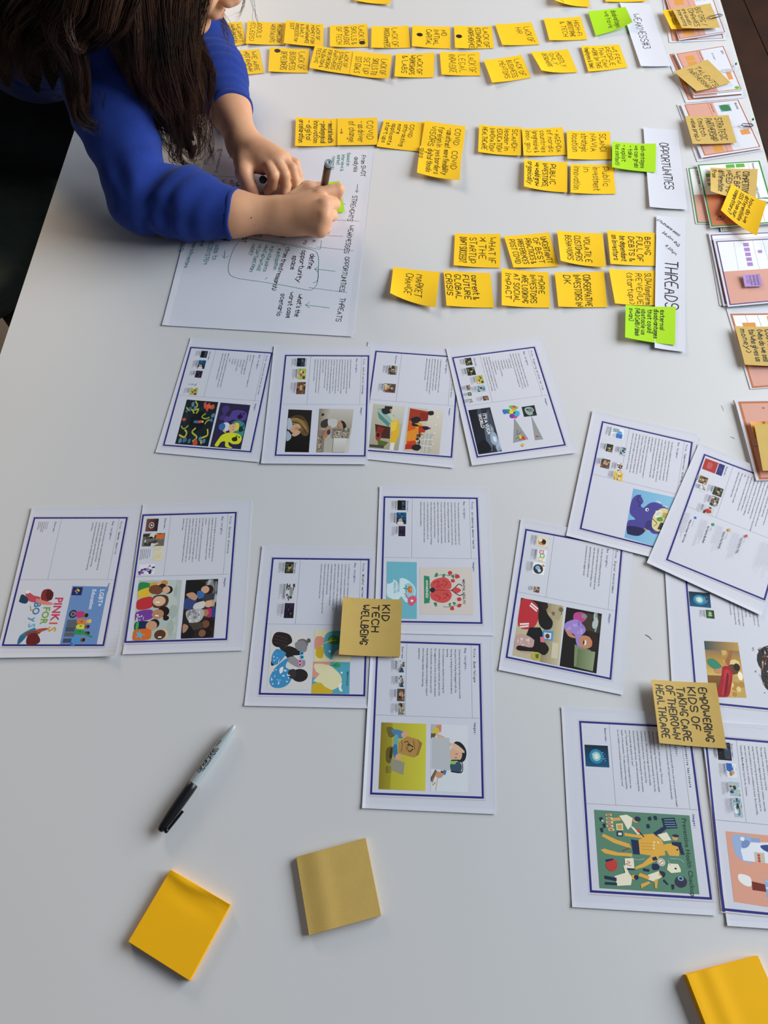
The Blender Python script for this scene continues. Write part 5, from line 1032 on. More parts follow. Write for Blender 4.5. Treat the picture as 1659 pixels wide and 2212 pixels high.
draw('ink', .7, (1405, 650, 1400, 705), (1390, 692, 1400, 706, 1412, 694))
draw('pencil', .55, (1240, 897, 1418, 903), (1112, 1085, 1382, 1107), (1065, 1367, 1338, 1393), (910, 628, 1130, 640), (285, 598, 540, 604), (1298, 782, 1320, 786), (1190, 1005, 1305, 1010))
draw('teal', .8, (1252, 1250, 1105, 1238), (1130, 1222, 1103, 1238, 1128, 1256), (1215, 1502, 1040, 1487), (1070, 1468, 1040, 1487, 1068, 1505), (455, 1125, 450, 1178), (435, 1160, 450, 1180, 482, 1162))
draw('teal', .75, (610, 1040, 560, 1055, 520, 1110, 490, 1190, 480, 1260, 500, 1300, 560, 1320, 700, 1335, 900, 1360, 1060, 1384, 1100, 1370, 1125, 1330, 1130, 1240, 1128, 1150, 1090, 1108, 950, 1085, 800, 1062, 640, 1040), (1128, 1250, 1130, 1300, 1115, 1328, 1095, 1332))
draw('teal', .6, (300, 1010, 450, 1025, 700, 1045, 900, 1070, 1140, 1102), (1150, 1040, 1148, 1070, 1142, 1100))
draw('teal', .8, (885, 1082, 868, 1078, 862, 1084), (885, 1082, 882, 1092), (802, 1068, 790, 1070), (820, 1305, 818, 1322, 806, 1322), (745, 1318, 760, 1312, 762, 1304))
draw('ink', .9, (345, 590, 368, 592, 378, 610, 360, 618, 350, 600), (340, 596, 332, 602), (290, 602, 275, 612, 272, 640))
note('green', [(650, 402), (733.5, 391), (744, 457.5), (664, 470)], ['- W', 'M'], 'green note being written on, under the right hand', z0=.0016, zc=(.001, .0006, .001, .001), w=1.0, pitch=13, t0=8, hi=74)

# ------------------------------------------------------------------ clipped stacks of printed profile cards on the right
SAL = '#d9a292'; ORG = '#bb7044'
def card(px, z0, frame, src, lift=None, th=.0002, fr=.018, label=None, cat='printed card', group=None, insx=(.05, .03, .04, .03), parent=None, name='card_sheet', pw=6):
    """one page of a stack, optional printed frame and picture; px = corners as seen"""
    cs = [at(p[0], p[1], z0) for p in px]
    w = np.linalg.norm(cs[1] - cs[0]) * 1000; h = np.linalg.norm(cs[3] - cs[0]) * 1000
    L = dict(l=0, b=0)
    S = Surf(cs, w, h, z0, L, pw=14); V, F = S.mesh(4, 4, th)
    if parent is None:
        o = mk('card_stack', V, F, M['paper']); set_origin(o, sum(cs) / 4); tag(o, label, cat, group)
    else:
        o = mk(name, V, F, M['paper']); attach2(o, parent)
    if src:
        p = Print(); a, b, c_, d = insx
        q = [(w * a, h * b), (w * (1 - c_), h * b), (w * (1 - c_), h * (1 - d)), (w * a, h * (1 - d))]
        paint(p, q, src, 4)
        if frame:
            fw = w * fr; X0, Y0, X1, Y1 = q[0][0], q[0][1], q[2][0], q[2][1]
            for r_ in ((X0, Y0, X1, Y0 + fw), (X0, Y1 - fw, X1, Y1), (X0, Y0, X0 + fw, Y1), (X1 - fw, Y0, X1, Y1)): p.rect(*r_, frame)
        pv = finish_card(p, S, o)
    return S, o
def attach2(o, parent): o.data.transform(Matrix.Translation(-Vector(parent.location))); o.parent = parent
def finish_card(pr, surf, o):
    me = bpy.data.meshes.new('printed_page')
    me.from_pydata(surf.map(pr.V, 0.00027), [], pr.F); me.update()
    ca = me.color_attributes.new('Col', 'FLOAT_COLOR', 'CORNER')
    flat = np.ones((len(me.loops), 4), 'f'); flat[:, :3] = np.array([c for f in pr.C for c in f], 'f'); ca.data.foreach_set('color', flat.ravel())
    ob = link('printed_page', me, M['print']); root = o if o.parent is None else o.parent
    ob.data.transform(Matrix.Translation(-Vector(root.location))); ob.parent = o
    if o.parent is not None: ob.location = (0, 0, 0)
    return ob
def stk(x): return x
gS = 'clipped card stacks along the right table edge'
# stack 1 (top)
S, a1 = card(RE(60, -120, 760, -200, 1035, 600, 180, 640), .0006, ORG, "p #d9a292 0 0 52 0 50 100 0 100;l #333 3 90 90 92 92", label='orange framed card stack under the BIG ORG note, topmost on the right edge', group=gS, lift=dict(b=.002))
card(RE(100, -100, 790, -180, 1032, 495, 325, 605), .0035, ORG, "r #d9a292 0 0 58 100;r #d99a45 14 14 34 30;r #d99a45 12 82 36 95;l #8a5a4c .6 44 0 44 100;r #c9cdd2 60 12 74 26;r #5a4636 78 12 84 26;r #9aa6ae 84 12 92 26;r #e0934a 74 74 92 83", parent=a1, lift=dict(b=.001), insx=(.015, .0, .015, .02))
# stack 2
S, a2 = card(RE(125, 815, 960, 690, 1300, 1465, 425, 1545), .0006, ORG, "r #d9a292 0 0 50 100;r #d99a45 2 40 14 70;e #d9703a 97 92 2 2", label='orange framed card stack under the TALENTS PARTNERSHIP note', group=gS, lift=dict(b=.002), insx=(.06, .01, .02, .05))
card(RE(240, 810, 985, 680, 1290, 1405, 545, 1470), .0028, None, "r #f0f0f2 0 0 100 100;r #d9a292 0 90 48 100", parent=a2, lift=dict(b=.002), insx=(.02, .02, .02, .02))
card(RE(255, 805, 995, 680, 1278, 1355, 545, 1425), .0042, ORG, "r #d9a292 0 0 50 100;r #d99a45 14 10 32 22;r #d99a45 14 24 32 35;l #8a5a4c .6 42 0 42 100;T #33333a 46 3 4 why they matter;T #33333a 90 10 6 BTV;T #77777f 70 12 4 EU TALENT;r #e0934a 82 60 92 76;e #5fb52c 92 95 5 3", parent=a2, lift=dict(b=.0015), insx=(.035, .012, .012, .02))
# stack 3
S, a3 = card(R8(540, 1000, 1130, 945, 1362, 1440, 735, 1547), .0006, ORG, "r #f0f0f2 0 0 100 100;r #d9a292 8 90 55 100;e #d9703a 98 98 2 3", label='orange framed card stack under the STRATEGIC PARTNERSHIP note', group=gS, lift=dict(b=.002, l=.001), insx=(.1, .02, .02, .03))
card(R8(575, 998, 1135, 945, 1357, 1418, 775, 1510), .0030, ORG, "r #d9a292 0 0 52 100;l #8a5a4c .6 42 0 42 100;T #33333a 46 3 4 why they matter;r #6fa0b5 60 8 80 22;s #3f7a4a 62 10 76 9 78 20 64 20;T #4a5a66 90 6 6 Biochub;r #e0934a 78 62 94 72;r #d99a45 20 84 36 97;l #c0b0ac .8 60 55 99 54;l #77777f .4 86 60 86 70", parent=a3, lift=dict(b=.0015), insx=(.06, .012, .02, .03))
# stack 4 (green)
GRN = '#3f8a3c'
S, a4 = card(RF(513, 260, 1400, 190, 1640, 1010, 632, 1005), .0006, GRN, "r #f0f0f2 0 0 100 100;r #d9a292 0 50 40 100;T #33333a 12 6 5 profile of need;e #3f8a3c 17 40 2.4 2.6", label='stack of green framed cards with a small heart drawn on it', group=gS, lift=dict(l=.001), insx=(.02, .012, .02, .014), cat='printed card')
card(RF(940, 900, 1500, 850, 1700, 1010, 965, 1108), .0018, GRN, "r #f0f0f2 0 0 100 100;r #d9a292 2 60 50 96", parent=a4, insx=(.02, .02, .02, .05))
card(RF(645, 212, 1487, 158, 1730, 1000, 828, 1058), .0040, GRN, "r #f0f0f2 0 0 100 100;r #c97550 0 50 58 100;r #62ad45 9 16 18 22;r #d48ac0 9 24 18 29;r #62ad45 9 31 18 36;r #62ad45 44 3 58 9;r #62ad45 60 3 74 9;l #8a8f8c .5 80 2 82 96;T #33333a 86 3 5 Patient;T #44444c 82 40 5 painful points;c #222 .8 10 90 16 84 17 87 19 84 23 87 18 90 10 90;c #222 .6 15 89 17 86 20 88;e #62ad45 96 86 3 2", parent=a4, lift=dict(b=.001), insx=(.012, .012, .012, .012), fr=.024)
# stack 5 (purple)
PUR = '#5a3a78'
S, a5 = card(RF(785, 1130, 1660, 1090, 1850, 2040, 950, 2092), .0006, None, "r #f0f0f2 0 0 100 100", label='stack of purple framed cards below the green framed stack', group=gS, lift=dict(l=.003))
card(RF(800, 1125, 1670, 1090, 1850, 2030, 1000, 2098), .0022, PUR, "r #f0f0f2 0 0 100 100;r #c98f80 0 50 100 100", parent=a5, lift=dict(l=.002), insx=(.025, .03, .01, .03), fr=.018)
card(RF(862, 1205, 1730, 1165, 1900, 2030, 1058, 2108), .0040, PUR, "r #eef0f4 0 0 100 100;r #d9a292 0 49 100 100;l #8a8f9c .4 28 0 26 49;l #8a8f9c .4 58 0 60 49;l #8a8f9c .4 74 0 78 49;r #a987c4 42 5 51 11;r #a987c4 42 13 51 19;r #a987c4 42 21 51 27;r #a987c4 42 29 51 35;r #a987c4 42 37 51 43;r #a987c4 63 18 70 23;T #44444c 84 51 4.4 What value", parent=a5, lift=dict(b=.0015), insx=(.035, .04, .01, .022), fr=.018)
# stack 6 (orange)
S, a6 = card(RG(370, 775, 1000, 770, 1180, 1460, 588, 1506), .0006, ORG, "r #f0f0f2 0 0 100 100;r #d9a292 0 50 100 100;l #8a8f9c .6 22 0 26 50;l #8a8f9c .6 40 0 46 50;r #e0934a 14 13 34 20;r #e0934a 54 4 64 14", label='orange framed card stack with the CUSTOMERS note, at the right edge', group=gS, lift=dict(l=.002), insx=(.03, .075, .02, .01), fr=.03)
# stack 7
S, a7 = card(RG(440, 1600, 1060, 1590, 1330, 2300, 620, 2330), .0006, ORG, "r #d9a292 0 0 100 100", label='salmon card stack with orange frame, lowest on the right edge', group=gS, lift=dict(l=.004), insx=(.05, .02, .02, .01), fr=.03)
card(RG(448, 1608, 1070, 1598, 1340, 2310, 640, 2330), .0040, ORG, "r #d9a292 0 0 100 100;l #7a4a4c .5 0 59 50 59;T #33333a 34 8 7 n", parent=a7, insx=(.04, .015, .02, .01), fr=.036, lift=dict(l=.001))

note('yellow', RE(75, 150, 400, 130, 470, 428, 205, 440), ['(maybe in', 'FUTURE)', 'with need'], 'yellow note under the BIG ORG note on the topmost stack', z0=.0065, zc=(.001, .001, .001, .003), w=1.1, pitch=11, hi=50, t0=4)
note('kraft', RE(215, 135, 795, 52, 940, 412, 368, 416), ['', 'BIG ORG /', 'COMPANIES', 'are usually', 'interesting'], 'brown note BIG ORG / COMPANIES, clipped to the topmost stack', gK, z0=.0085, w=.9, zc=(.003, .001, .001, .007), hi=66, pitch=13, sizes=[.7, 1.2, 1.1, .8, .8])
note('kraft', RE(245, 1072, 752, 895, 1100, 1240, 588, 1368), ['', 'TALENTS', 'PARTNERSHIP'], 'brown note TALENTS PARTNERSHIP, turned on the second stack', gK, z0=.006, w=.9, pitch=15, hi=56, t0=8, zc=(.003, .001, .001, .006), sizes=[.2, 1, 1], fill=1)
note('kraft', R8(617, 1108, 1033, 1100, 1113, 1365, 690, 1378), ['', 'STRATEGIC', 'PARTNERSHIP', '(match', 'value prop.)'], 'brown note STRATEGIC PARTNERSHIP, on the third stack', gK, z0=.0055, w=1.0, zc=(.004, .001, .001, .004), pitch=14, sizes=[.4, 1.2, 1.2, 1, .8])
note('kraft', RF(825, 255, 1455, 278, 1425, 700, 828, 575), ['', 'COMPETITORS', 'WE BE', 'NEED TO', 'differentiate', 'from'], 'brown note COMPETITORS, on the green framed stack', gK, z0=.006, w=1.2, zc=(.004, .001, .002, .012), hi=68, pitch=13, sizes=[.2, 1.1, 1, 1, 1, .8])
note('yellow', RF(1110, 470, 1572, 715, 1440, 1160, 963, 828), ['', 'how do we', 'differentiate', 'ISS from our', 'competitors?'], 'yellow note how do we differentiate, turned with a curled end, over the COMPETITORS note', z0=.0095, zc=(.001, .012, .014, .001), w=1.0, hi=56, pitch=11, sizes=[.1, 1, 1, 1, 1])
note('purple', RF(1252, 1678, 1480, 1668, 1518, 1832, 1285, 1840), ['the business', 'and design can', 'only partners', 'to ISS'], 'small purple note on the purple framed stack', z0=.006, zc=(.003, .0005, .0005, .002), w=.7)
note('orange', RG(583, 1795, 738, 1790, 790, 1940, 625, 1950), ['n'], 'small orange note on the lowest stack', z0=.0055, zc=(.004, .001, .001, .003), w=2, t0=3, pitch=20)
note('kraft', RG(447, 935, 880, 940, 950, 1300, 537, 1287), ['', 'CUSTOMERS', '(who do we sell', 'to/who gives us', 'money)'], 'brown note CUSTOMERS, on the stack at the right edge', gK, z0=.004, w=1.2, zc=(.005, .001, .001, .003), pitch=13, sizes=[.9, 1.1, 1, 1, 1], t0=5)
note('kraft', RG(620, 1822, 1050, 1810, 1130, 2230, 700, 2240), [], 'blank brown note on the lowest stack, cut by the right edge', gK, z0=.0085, zc=(.002, .001, .001, .002))

# ------------------------------------------------------------------ paper clips and pins
def tube(pts, r, k=7, close=False):
    pts = [np.array(p, float) for p in pts]; n = len(pts); V = []; F = []
    up = np.array([0.13, 0.21, .97])
    for i, p in enumerate(pts):
        d = pts[min(i + 1, n - 1)] - pts[max(i - 1, 0)]; d /= (np.linalg.norm(d) + 1e-9)
        a = np.cross(d, up); a /= (np.linalg.norm(a) + 1e-9); b = np.cross(d, a)
        rr = r[i] if hasattr(r, '__len__') else r
        for j in range(k): V.append(p + rr * (a * math.cos(2 * math.pi * j / k) + b * math.sin(2 * math.pi * j / k)))
    for i in range(n - 1):
        for j in range(k): F.append((i * k + j, i * k + (j + 1) % k, (i + 1) * k + (j + 1) % k, (i + 1) * k + j))
    F.append(tuple(range(k - 1, -1, -1))); F.append(tuple((n - 1) * k + j for j in range(k)))
    return V, F
def clip(p0, p1, z, mat, label, wd=.0075):
    a, b = at(*p0, z), at(*p1, z); d = b - a; L = np.linalg.norm(d); d /= L; nn = np.array([-d[1], d[0], 0])
    q = []
    def arc(cx, r, a0, a1, s=1):
        for i in range(9):
            t = a0 + (a1 - a0) * i / 8; q.append((cx + r * math.cos(t), r * math.sin(t)))
    h = wd / 2
    q.append((L * .30, h)); q.append((L * .85, h)); arc(L - h, h, math.pi / 2, -math.pi / 2)
    q.append((h * .9, -h)); arc(h, h, -math.pi / 2, -math.pi * 1.5 + .0)
    q.append((L * .7, h * .72)); arc(L * .78, h * .7, math.pi / 2, -math.pi / 2); q.append((L * .25, -h * .66))
    pts = [a + d * x + nn * y + np.array([0, 0, .0006 * math.sin(i)]) for i, (x, y) in enumerate(q)]
    V, F = tube(pts, .00055); o = mk('paper_clip', V, F, M[mat], smooth=True); set_origin(o, a); tag(o, label, 'paper clip', 'paper clips on the card stacks')
clip(RE(765, 270)[0], RE(970, 220)[0], .011, 'clipd', 'dark wire paper clip on the BIG ORG note')
clip(RE(960, 1065)[0], RE(1165, 1035)[0], .0065, 'clipw', 'white wire paper clip beside the TALENTS PARTNERSHIP note', .005)
clip(R8(1160, 1195)[0], R8(1270, 1195)[0], .0062, 'clipd', 'blue wire paper clip beside the STRATEGIC PARTNERSHIP note')
clip(RF(1435, 700)[0], RF(1640, 690)[0], .0085, 'clipg', 'green wire paper clip above the curled yellow note', .012)
def ball_pin(head, tip, zh, label):
    a, b = at(*head, zh), at(*tip, .0015); V, F = tube([b, a], .0004, 5); root = mk('ball_pin', V, F, M['clipw'])
    set_origin(root, b); tag(root, label, 'pin', 'green headed pins on the right edge')
    V = []; F = []; r = .0022; n1, n2 = 8, 6
    for i in range(n2 + 1):
        for j in range(n1):
            th = math.pi * i / n2; ph = 2 * math.pi * j / n1; V.append(a + r * np.array([math.sin(th) * math.cos(ph), math.sin(th) * math.sin(ph), math.cos(th)]))
    for i in range(n2):
        for j in range(n1): F.append((i * n1 + j, (i + 1) * n1 + j, (i + 1) * n1 + (j + 1) % n1, i * n1 + (j + 1) % n1))
    attach(mk('pin_head', V, F, M['clipg'], smooth=True), root)
ball_pin(RE(1180, 958)[0], RE(1160, 1052)[0], .004, 'green headed pin beside the TALENTS PARTNERSHIP stack')
ball_pin(R8(1268, 1140)[0], R8(1255, 1190)[0], .004, 'green headed pin beside the STRATEGIC PARTNERSHIP stack')

# ------------------------------------------------------------------ pads of unused notes
def pad(px, mat, label, th=.006, bend=None, n=22):
    cs = [at(p[0], p[1], th) for p in px]
    o0 = sum(cs) / 4
    root = bpy.data.objects.new('note_pad', None); COL.objects.link(root); root.location = (o0[0], o0[1], T)
    tag(root, label, 'note pad', 'pads of blank notes')
    rr = random.Random(int(px[0][0]))
    L = n
    for k in range(L):
        z = .0002 + (th - .0002) * k / L; top = (k == L - 1)
        S = Surf(cs, 76, 76, 0)
        jx, jy = rr.uniform(-.0002, .0002), rr.uniform(-.0002, .0002)
        f = bend or (lambda s, t: 0)
        S.z = (lambda z, k: (lambda s, t: T + z + f(s, t) * (k / (L - 1)) ** 2))(z, k)
        nn = 30 if top else 8
        V, F = S.mesh(nn, nn, (th / L) * .93)
        V = [(v[0] + jx, v[1] + jy, v[2]) for v in V]
        x = mk('note_leaf', V, F, M[mat], smooth=False); attach(x, root)
        if top: x.data.polygons.foreach_set('use_smooth', [f < 2 * nn * nn for f in range(len(F))])
pad([(368.5, 1879), (497, 1954.5), (409, 2118), (277, 2034)], 'gold', 'golden yellow pad of blank notes left of the brown pad', .007,
    bend=lambda s, t: .0016 * math.exp(-((t - .0 - .04 * math.sin(5 * s)) / .07) ** 2) - .0006 * math.exp(-((t - .22) / .1) ** 2) * math.sin(math.pi * s))
pad([(640, 1851), (789.5, 1810), (823, 1977), (667.5, 2020)], 'kraft', 'brown pad of blank notes in the lower middle', .007,
    bend=lambda s, t: -.0016 * math.exp(-((s) / .16) ** 2) + .0006 * math.exp(-((s - .3) / .12) ** 2))
pad([(1482.4, 2105.8), (1637.3, 2064.8), (1716, 2240), (1552, 2286)], 'gold', 'golden yellow pad of blank notes in the lower right corner', .009,
    bend=lambda s, t: .0012 * math.exp(-((s) / .12) ** 2) + .0010 * math.exp(-((s - .3) / .12) ** 2))

# ------------------------------------------------------------------ the capped marker lying on the table
def revolve(prof, k=28):
    V = []; F = []
    for x, r in prof:
        for j in range(k): V.append((x, r * math.cos(2 * math.pi * j / k), r * math.sin(2 * math.pi * j / k)))
    n = len(prof)
    for i in range(n - 1):
        for j in range(k): F.append((i * k + j, (i + 1) * k + j, (i + 1) * k + (j + 1) % k, i * k + (j + 1) % k))
    F.append(tuple(range(k))); F.append(tuple(reversed([(n - 1) * k + j for j in range(k)])))
    return V, F
pa, pb = at(345, 1796, .006), at(508, 1566, .006)
d = pb - pa; LM = np.linalg.norm(d); ang = math.atan2(d[1], d[0])
mkr = bpy.data.objects.new('marker_pen', None); COL.objects.link(mkr); mkr.location = ((pa + pb)[0] / 2, (pa + pb)[1] / 2, T)
mkr.rotation_euler = (0, 0, ang); tag(mkr, 'capped grey and black permanent marker lying on the bare table', 'marker pen')
R = .0062; capL = LM * .435
def place(name, V, F, mat, smooth=True):
    x = mk(name, [(v[0] - LM / 2, v[1], v[2] + R + .0003) for v in V], F, mat, None, smooth); x.parent = mkr; return x
V, F = revolve([(capL - .004, .0052), (capL, .00525), (LM * .6, .0057), (LM * .74, .0056), (LM * .86, .0047), (LM * .95, .0036), (LM * .985, .0026), (LM, .0012)]); place('barrel', V, F, M['greyp'])
V, F = revolve([(0, .0012), (.0015, .0034), (.006, .0045), (.02, .0056), (.035, .0061), (capL - .008, .0062), (capL - .007, .0061), (capL - .001, .006), (capL, .0052)]); place('cap', V, F, M['black'])
V, F = box_vf(.004, .030, -.0015, .0015, -.0009, .0009)
V = [(x, y - .0068 - (.0018 if x > .02 else 0.0), z + .0012) for x, y, z in V]; place('clip', V, F, M['black'], False)
V, F = revolve([(.0015, .0010), (.0025, .0022), (.005, .0024), (.007, .0012)], 12); place('clip_foot', [(v[0] + .0005, v[1] - .0062, v[2] + .0008) for v in V], F, M['black'])
# lettering printed around the barrel
ink = Ink(.5); rr = random.Random(2)
ink.text('Sharpie.', .0, 0, 5.0, .85, rr, sx=1.35, slant=.12, jit=.1, gap=1.1)
ink2 = Ink(.5); ink2.text('Permanent Marker', .0, 0, 2.3, .42, rr, sx=1.15, slant=0, jit=.05, gap=1.2); ink3 = Ink(.5); ink3.text('FINE', 0, 0, 2.4, .5, rr, slant=.1, jit=.05)
V = []; F = []
for ik, x0, a0 in ((ink, capL + .012, 88), (ink2, capL + .016, 116), (ink3, LM * .78, 80)):
    b = len(V)
    for s, t in ik.V:
        x = x0 + t / 1000; rad = np.interp(x, [capL, LM * .6, LM * .74, LM * .86, LM], [.00525, .0057, .0056, .0047, .002]) + .00012
        a = math.radians(a0) - (s / 1000) / .0057
        V.append((x, rad * math.cos(a), rad * math.sin(a)))
    F += [tuple(b + i for i in f) for f in ik.F]
place('printed_lettering', V, F, M['ink'], False)
ink = Ink()
for x, w_ in ((.02, 4), (.027, 2.5), (.035, .8), (.047, 4), (.062, 3.5), (.068, 1.5)): ink.ribbon([(0, x * 1000), (.8, x * 1000 + w_ / 2), (0, x * 1000 + w_)], .35)
V = []
for s, t in ink.V:
    x = capL + t / 1000; rad = np.interp(x, [capL, LM * .6, LM * .74, LM * .86, LM], [.00525, .0057, .0056, .0047, .002]) + .00012
    a = math.radians(158) - s / 5.7; V.append((x, rad * math.cos(a), rad * math.sin(a)))
F = ink.F
if max(v[0] for v in V) < LM * .9: place('printed_marks', V, F, M['ink'], False)

# ------------------------------------------------------------------ the person: one continuous body grown from a distance field
ZT = T
def Z(p): return np.array([p[0], p[1], p[2] + ZT])
class Field:
    def __init__(self): self.p = []
    def cap(self, a, b, r1, r2, k=.012): self.p.append(('c', np.array(a, float), np.array(b, float), r1, r2, k))
    def chain(self, pts, rs, k=.004):
        for i in range(len(pts) - 1): self.cap(pts[i], pts[i + 1], rs[i], rs[i + 1], k)
    def ell(self, c, rad, ax=None, k=.01):
        ax = np.eye(3) if ax is None else np.array(ax); self.p.append(('e', np.array(c, float), np.array(rad, float), ax, k))
    def eval(self, P):
        d = np.full(len(P), .08)
        for q in self.p:
            if q[0] == 'c':
                _, a, b, r1, r2, k = q; m = max(r1, r2) + .03
                lo = np.minimum(a, b) - m; hi = np.maximum(a, b) + m
                ix = np.nonzero(np.all((P > lo) & (P < hi), axis=1))[0]
                if not len(ix): continue
                v = P[ix] - a; ba = b - a; h = np.clip(v @ ba / (ba @ ba + 1e-12), 0, 1)
                di = np.linalg.norm(v - h[:, None] * ba, axis=1) - (r1 + (r2 - r1) * h)
            else:
                _, c, rad, ax, k = q; m = rad.max() + .03
                ix = np.nonzero(np.all(np.abs(P - c) < m, axis=1))[0]
                if not len(ix): continue
                v = (P[ix] - c) @ ax.T; k0 = np.linalg.norm(v / rad, axis=1); k1 = np.linalg.norm(v / rad ** 2, axis=1) + 1e-9
                di = k0 * (k0 - 1) / k1
            o = d[ix]; h = np.clip(.5 + .5 * (o - di) / k, 0, 1)
            d[ix] = o * (1 - h) + di * h - k * h * (1 - h)
        return d
    def seeds(self):
        V = []; F = []
        def ball(c, rad, ax=np.eye(3), nu=12, nv=8):
            b = len(V)
            for i in range(nv + 1):
                for j in range(nu):
                    t = math.pi * i / nv; p = 2 * math.pi * j / nu
                    l = np.array([math.sin(t) * math.cos(p), math.sin(t) * math.sin(p), math.cos(t)]) * rad; V.append(c + l @ ax)
            for i in range(nv):
                for j in range(nu): F.append((b + i * nu + j, b + (i + 1) * nu + j, b + (i + 1) * nu + (j + 1) % nu, b + i * nu + (j + 1) % nu))
        for q in self.p:
            if q[0] == 'c':
                _, a, b, r1, r2, k = q; L = np.linalg.norm(b - a); n = max(1, int(L / (min(r1, r2) * .35)))
                for i in range(n + 1):
                    t = i / n; r = r1 + (r2 - r1) * t; ball(a + (b - a) * t, np.array([r] * 3), nu=10, nv=6)
            else: ball(q[1], q[2], q[3], 24, 16)
        return V, F
    def mesh(self, name, vox, mat, parent, extra=None, iters=3, cut=None):
        V, F = self.seeds()
        me = bpy.data.meshes.new(name + '_seed'); me.from_pydata([tuple(v) for v in V], [], F); me.update()
        o = bpy.data.objects.new(name, me); COL.objects.link(o)
        md = o.modifiers.new('r', 'REMESH'); md.mode = 'VOXEL'; md.voxel_size = vox; md.adaptivity = 0
        dg = bpy.context.evaluated_depsgraph_get(); bpy.context.view_layer.update()
        me2 = bpy.data.meshes.new_from_object(o.evaluated_get(dg)); o.modifiers.clear(); o.data = me2; bpy.data.meshes.remove(me)
        me2.name = name
        n = len(me2.vertices); P = np.empty(n * 3); me2.vertices.foreach_get('co', P); P = P.reshape(-1, 3)
        e = vox * .5; f = (lambda X: self.eval(X) + (extra(X) if extra else 0))
        for it in range(iters):
            d = f(P); g = np.stack([f(P + np.eye(3)[i] * e) - f(P - np.eye(3)[i] * e) for i in range(3)], 1) / (2 * e)
            g2 = (g * g).sum(1); step = np.clip(d / np.maximum(g2, .25), -vox * 3, vox * 3); P = P - g * step[:, None]
        me2.vertices.foreach_set('co', P.ravel()); 
        if cut is not None:
            import bmesh
            keep = cut(P); bm_ = bmesh.new(); bm_.from_mesh(me2); bm_.verts.ensure_lookup_table()
            bmesh.ops.delete(bm_, geom=[bm_.verts[i] for i in np.nonzero(~keep)[0]], context='VERTS'); bm_.to_mesh(me2); bm_.free()
        me2.materials.clear(); me2.materials.append(mat); me2.shade_smooth(); me2.update()
        if parent is not None: attach(o, parent)
        return o

person = bpy.data.objects.new('person', None); COL.objects.link(person); person.location = (-.74, 1.45, .0)
tag(person, 'person with long brown hair in a blue sweater, leaning over the table and writing', 'person')

# joints (room coordinates)
rSh = at(168, 22, .275); rEl = at(318, 428, .052); rCf = at(500, 461, .044); rWr = at(612, 466, .036)
lSh = rSh + np.array([.02, .31, .0]); lEl = at(440, 92, .07); lCf = at(496, 236, .046); lWr = at(527, 312, .040)
neck0 = (rSh + lSh) / 2 + np.array([.01, -.02, .045])
chin = at(428, 56, .235)
U_ = np.array([.45, -.15, .85]); U_ /= np.linalg.norm(U_); Fh = np.array([.86, -.10, -.50]); Fh -= U_ * (Fh @ U_); Fh /= np.linalg.norm(Fh); Lh = np.cross(U_, Fh)
Hc = chin - Fh * .070 + U_ * .108
def hd(f, l, u): return Hc + Fh * f + Lh * l + U_ * u
AX = np.array([Fh, Lh, U_])
B = Field()
# head
B.ell(hd(-.012, 0, .03), (.098, .076, .092), AX, .01)
B.ell(hd(.022, 0, -.035), (.066, .060, .082), AX, .015)
B.ell(hd(.068, 0, -.098), (.018, .022, .016), AX, .018)
for s in (1, -1):
    B.cap(hd(.055, .010 * s, -.098), hd(-.005, .054 * s, -.06), .014, .014, .02)
    B.ell(hd(.062, .034 * s, -.03), (.022, .022, .026), AX, .014)
    B.ell(hd(.0695, .031 * s, .0075), (.0130, .0150, .0120), AX, .004); B.cap(hd(.079, .022 * s, -.0035), hd(.077, .040 * s, -.0025), .0022, .0020, .003)
    B.ell(hd(.0, .074 * s, -.018), (.014, .006, .028), AX, .004)
    B.ell(hd(.096, .011 * s, -.039), (.010, .008, .007), AX, .006)
    B.cap(hd(.086, .012 * s, .022), hd(.074, .040 * s, .020), .008, .006, .01)
B.cap(hd(.084, 0, .010), hd(.098, 0, -.036), .009, .012, .010); B.cap(hd(.090, 0, .004), hd(.107, 0, -.034), .006, .0085, .008)
B.ell(hd(.086, 0, -.064), (.012, .022, .014), AX, .010)
B.cap(hd(-.03, 0, -.055), neck0 + np.array([0, 0, .0]), .052, .058, .03)
# trunk and legs under the clothes
hip = np.array([-.86, 1.68, T - .17])
B.cap(neck0, rSh, .055, .050, .04); B.cap(neck0, lSh, .055, .050, .04)
B.cap(neck0 + np.array([-.03, 0, -.04]), (neck0 + hip) / 2, .080, .080, .05); B.cap((neck0 + hip) / 2, hip, .080, .080, .05)
# arms
B.chain([rSh, rEl], [.048, .038], .02); B.chain([rEl, (rEl * .6 + rCf * .4), rCf, rWr], [.038, .041, .034, .0265], .02)
B.chain([lSh, lEl], [.048, .038], .02); B.chain([lEl, (lEl * .5 + lCf * .5), lCf, lWr], [.038, .040, .034, .0265], .02)
def px(x, y, z): return at(x, y, z)
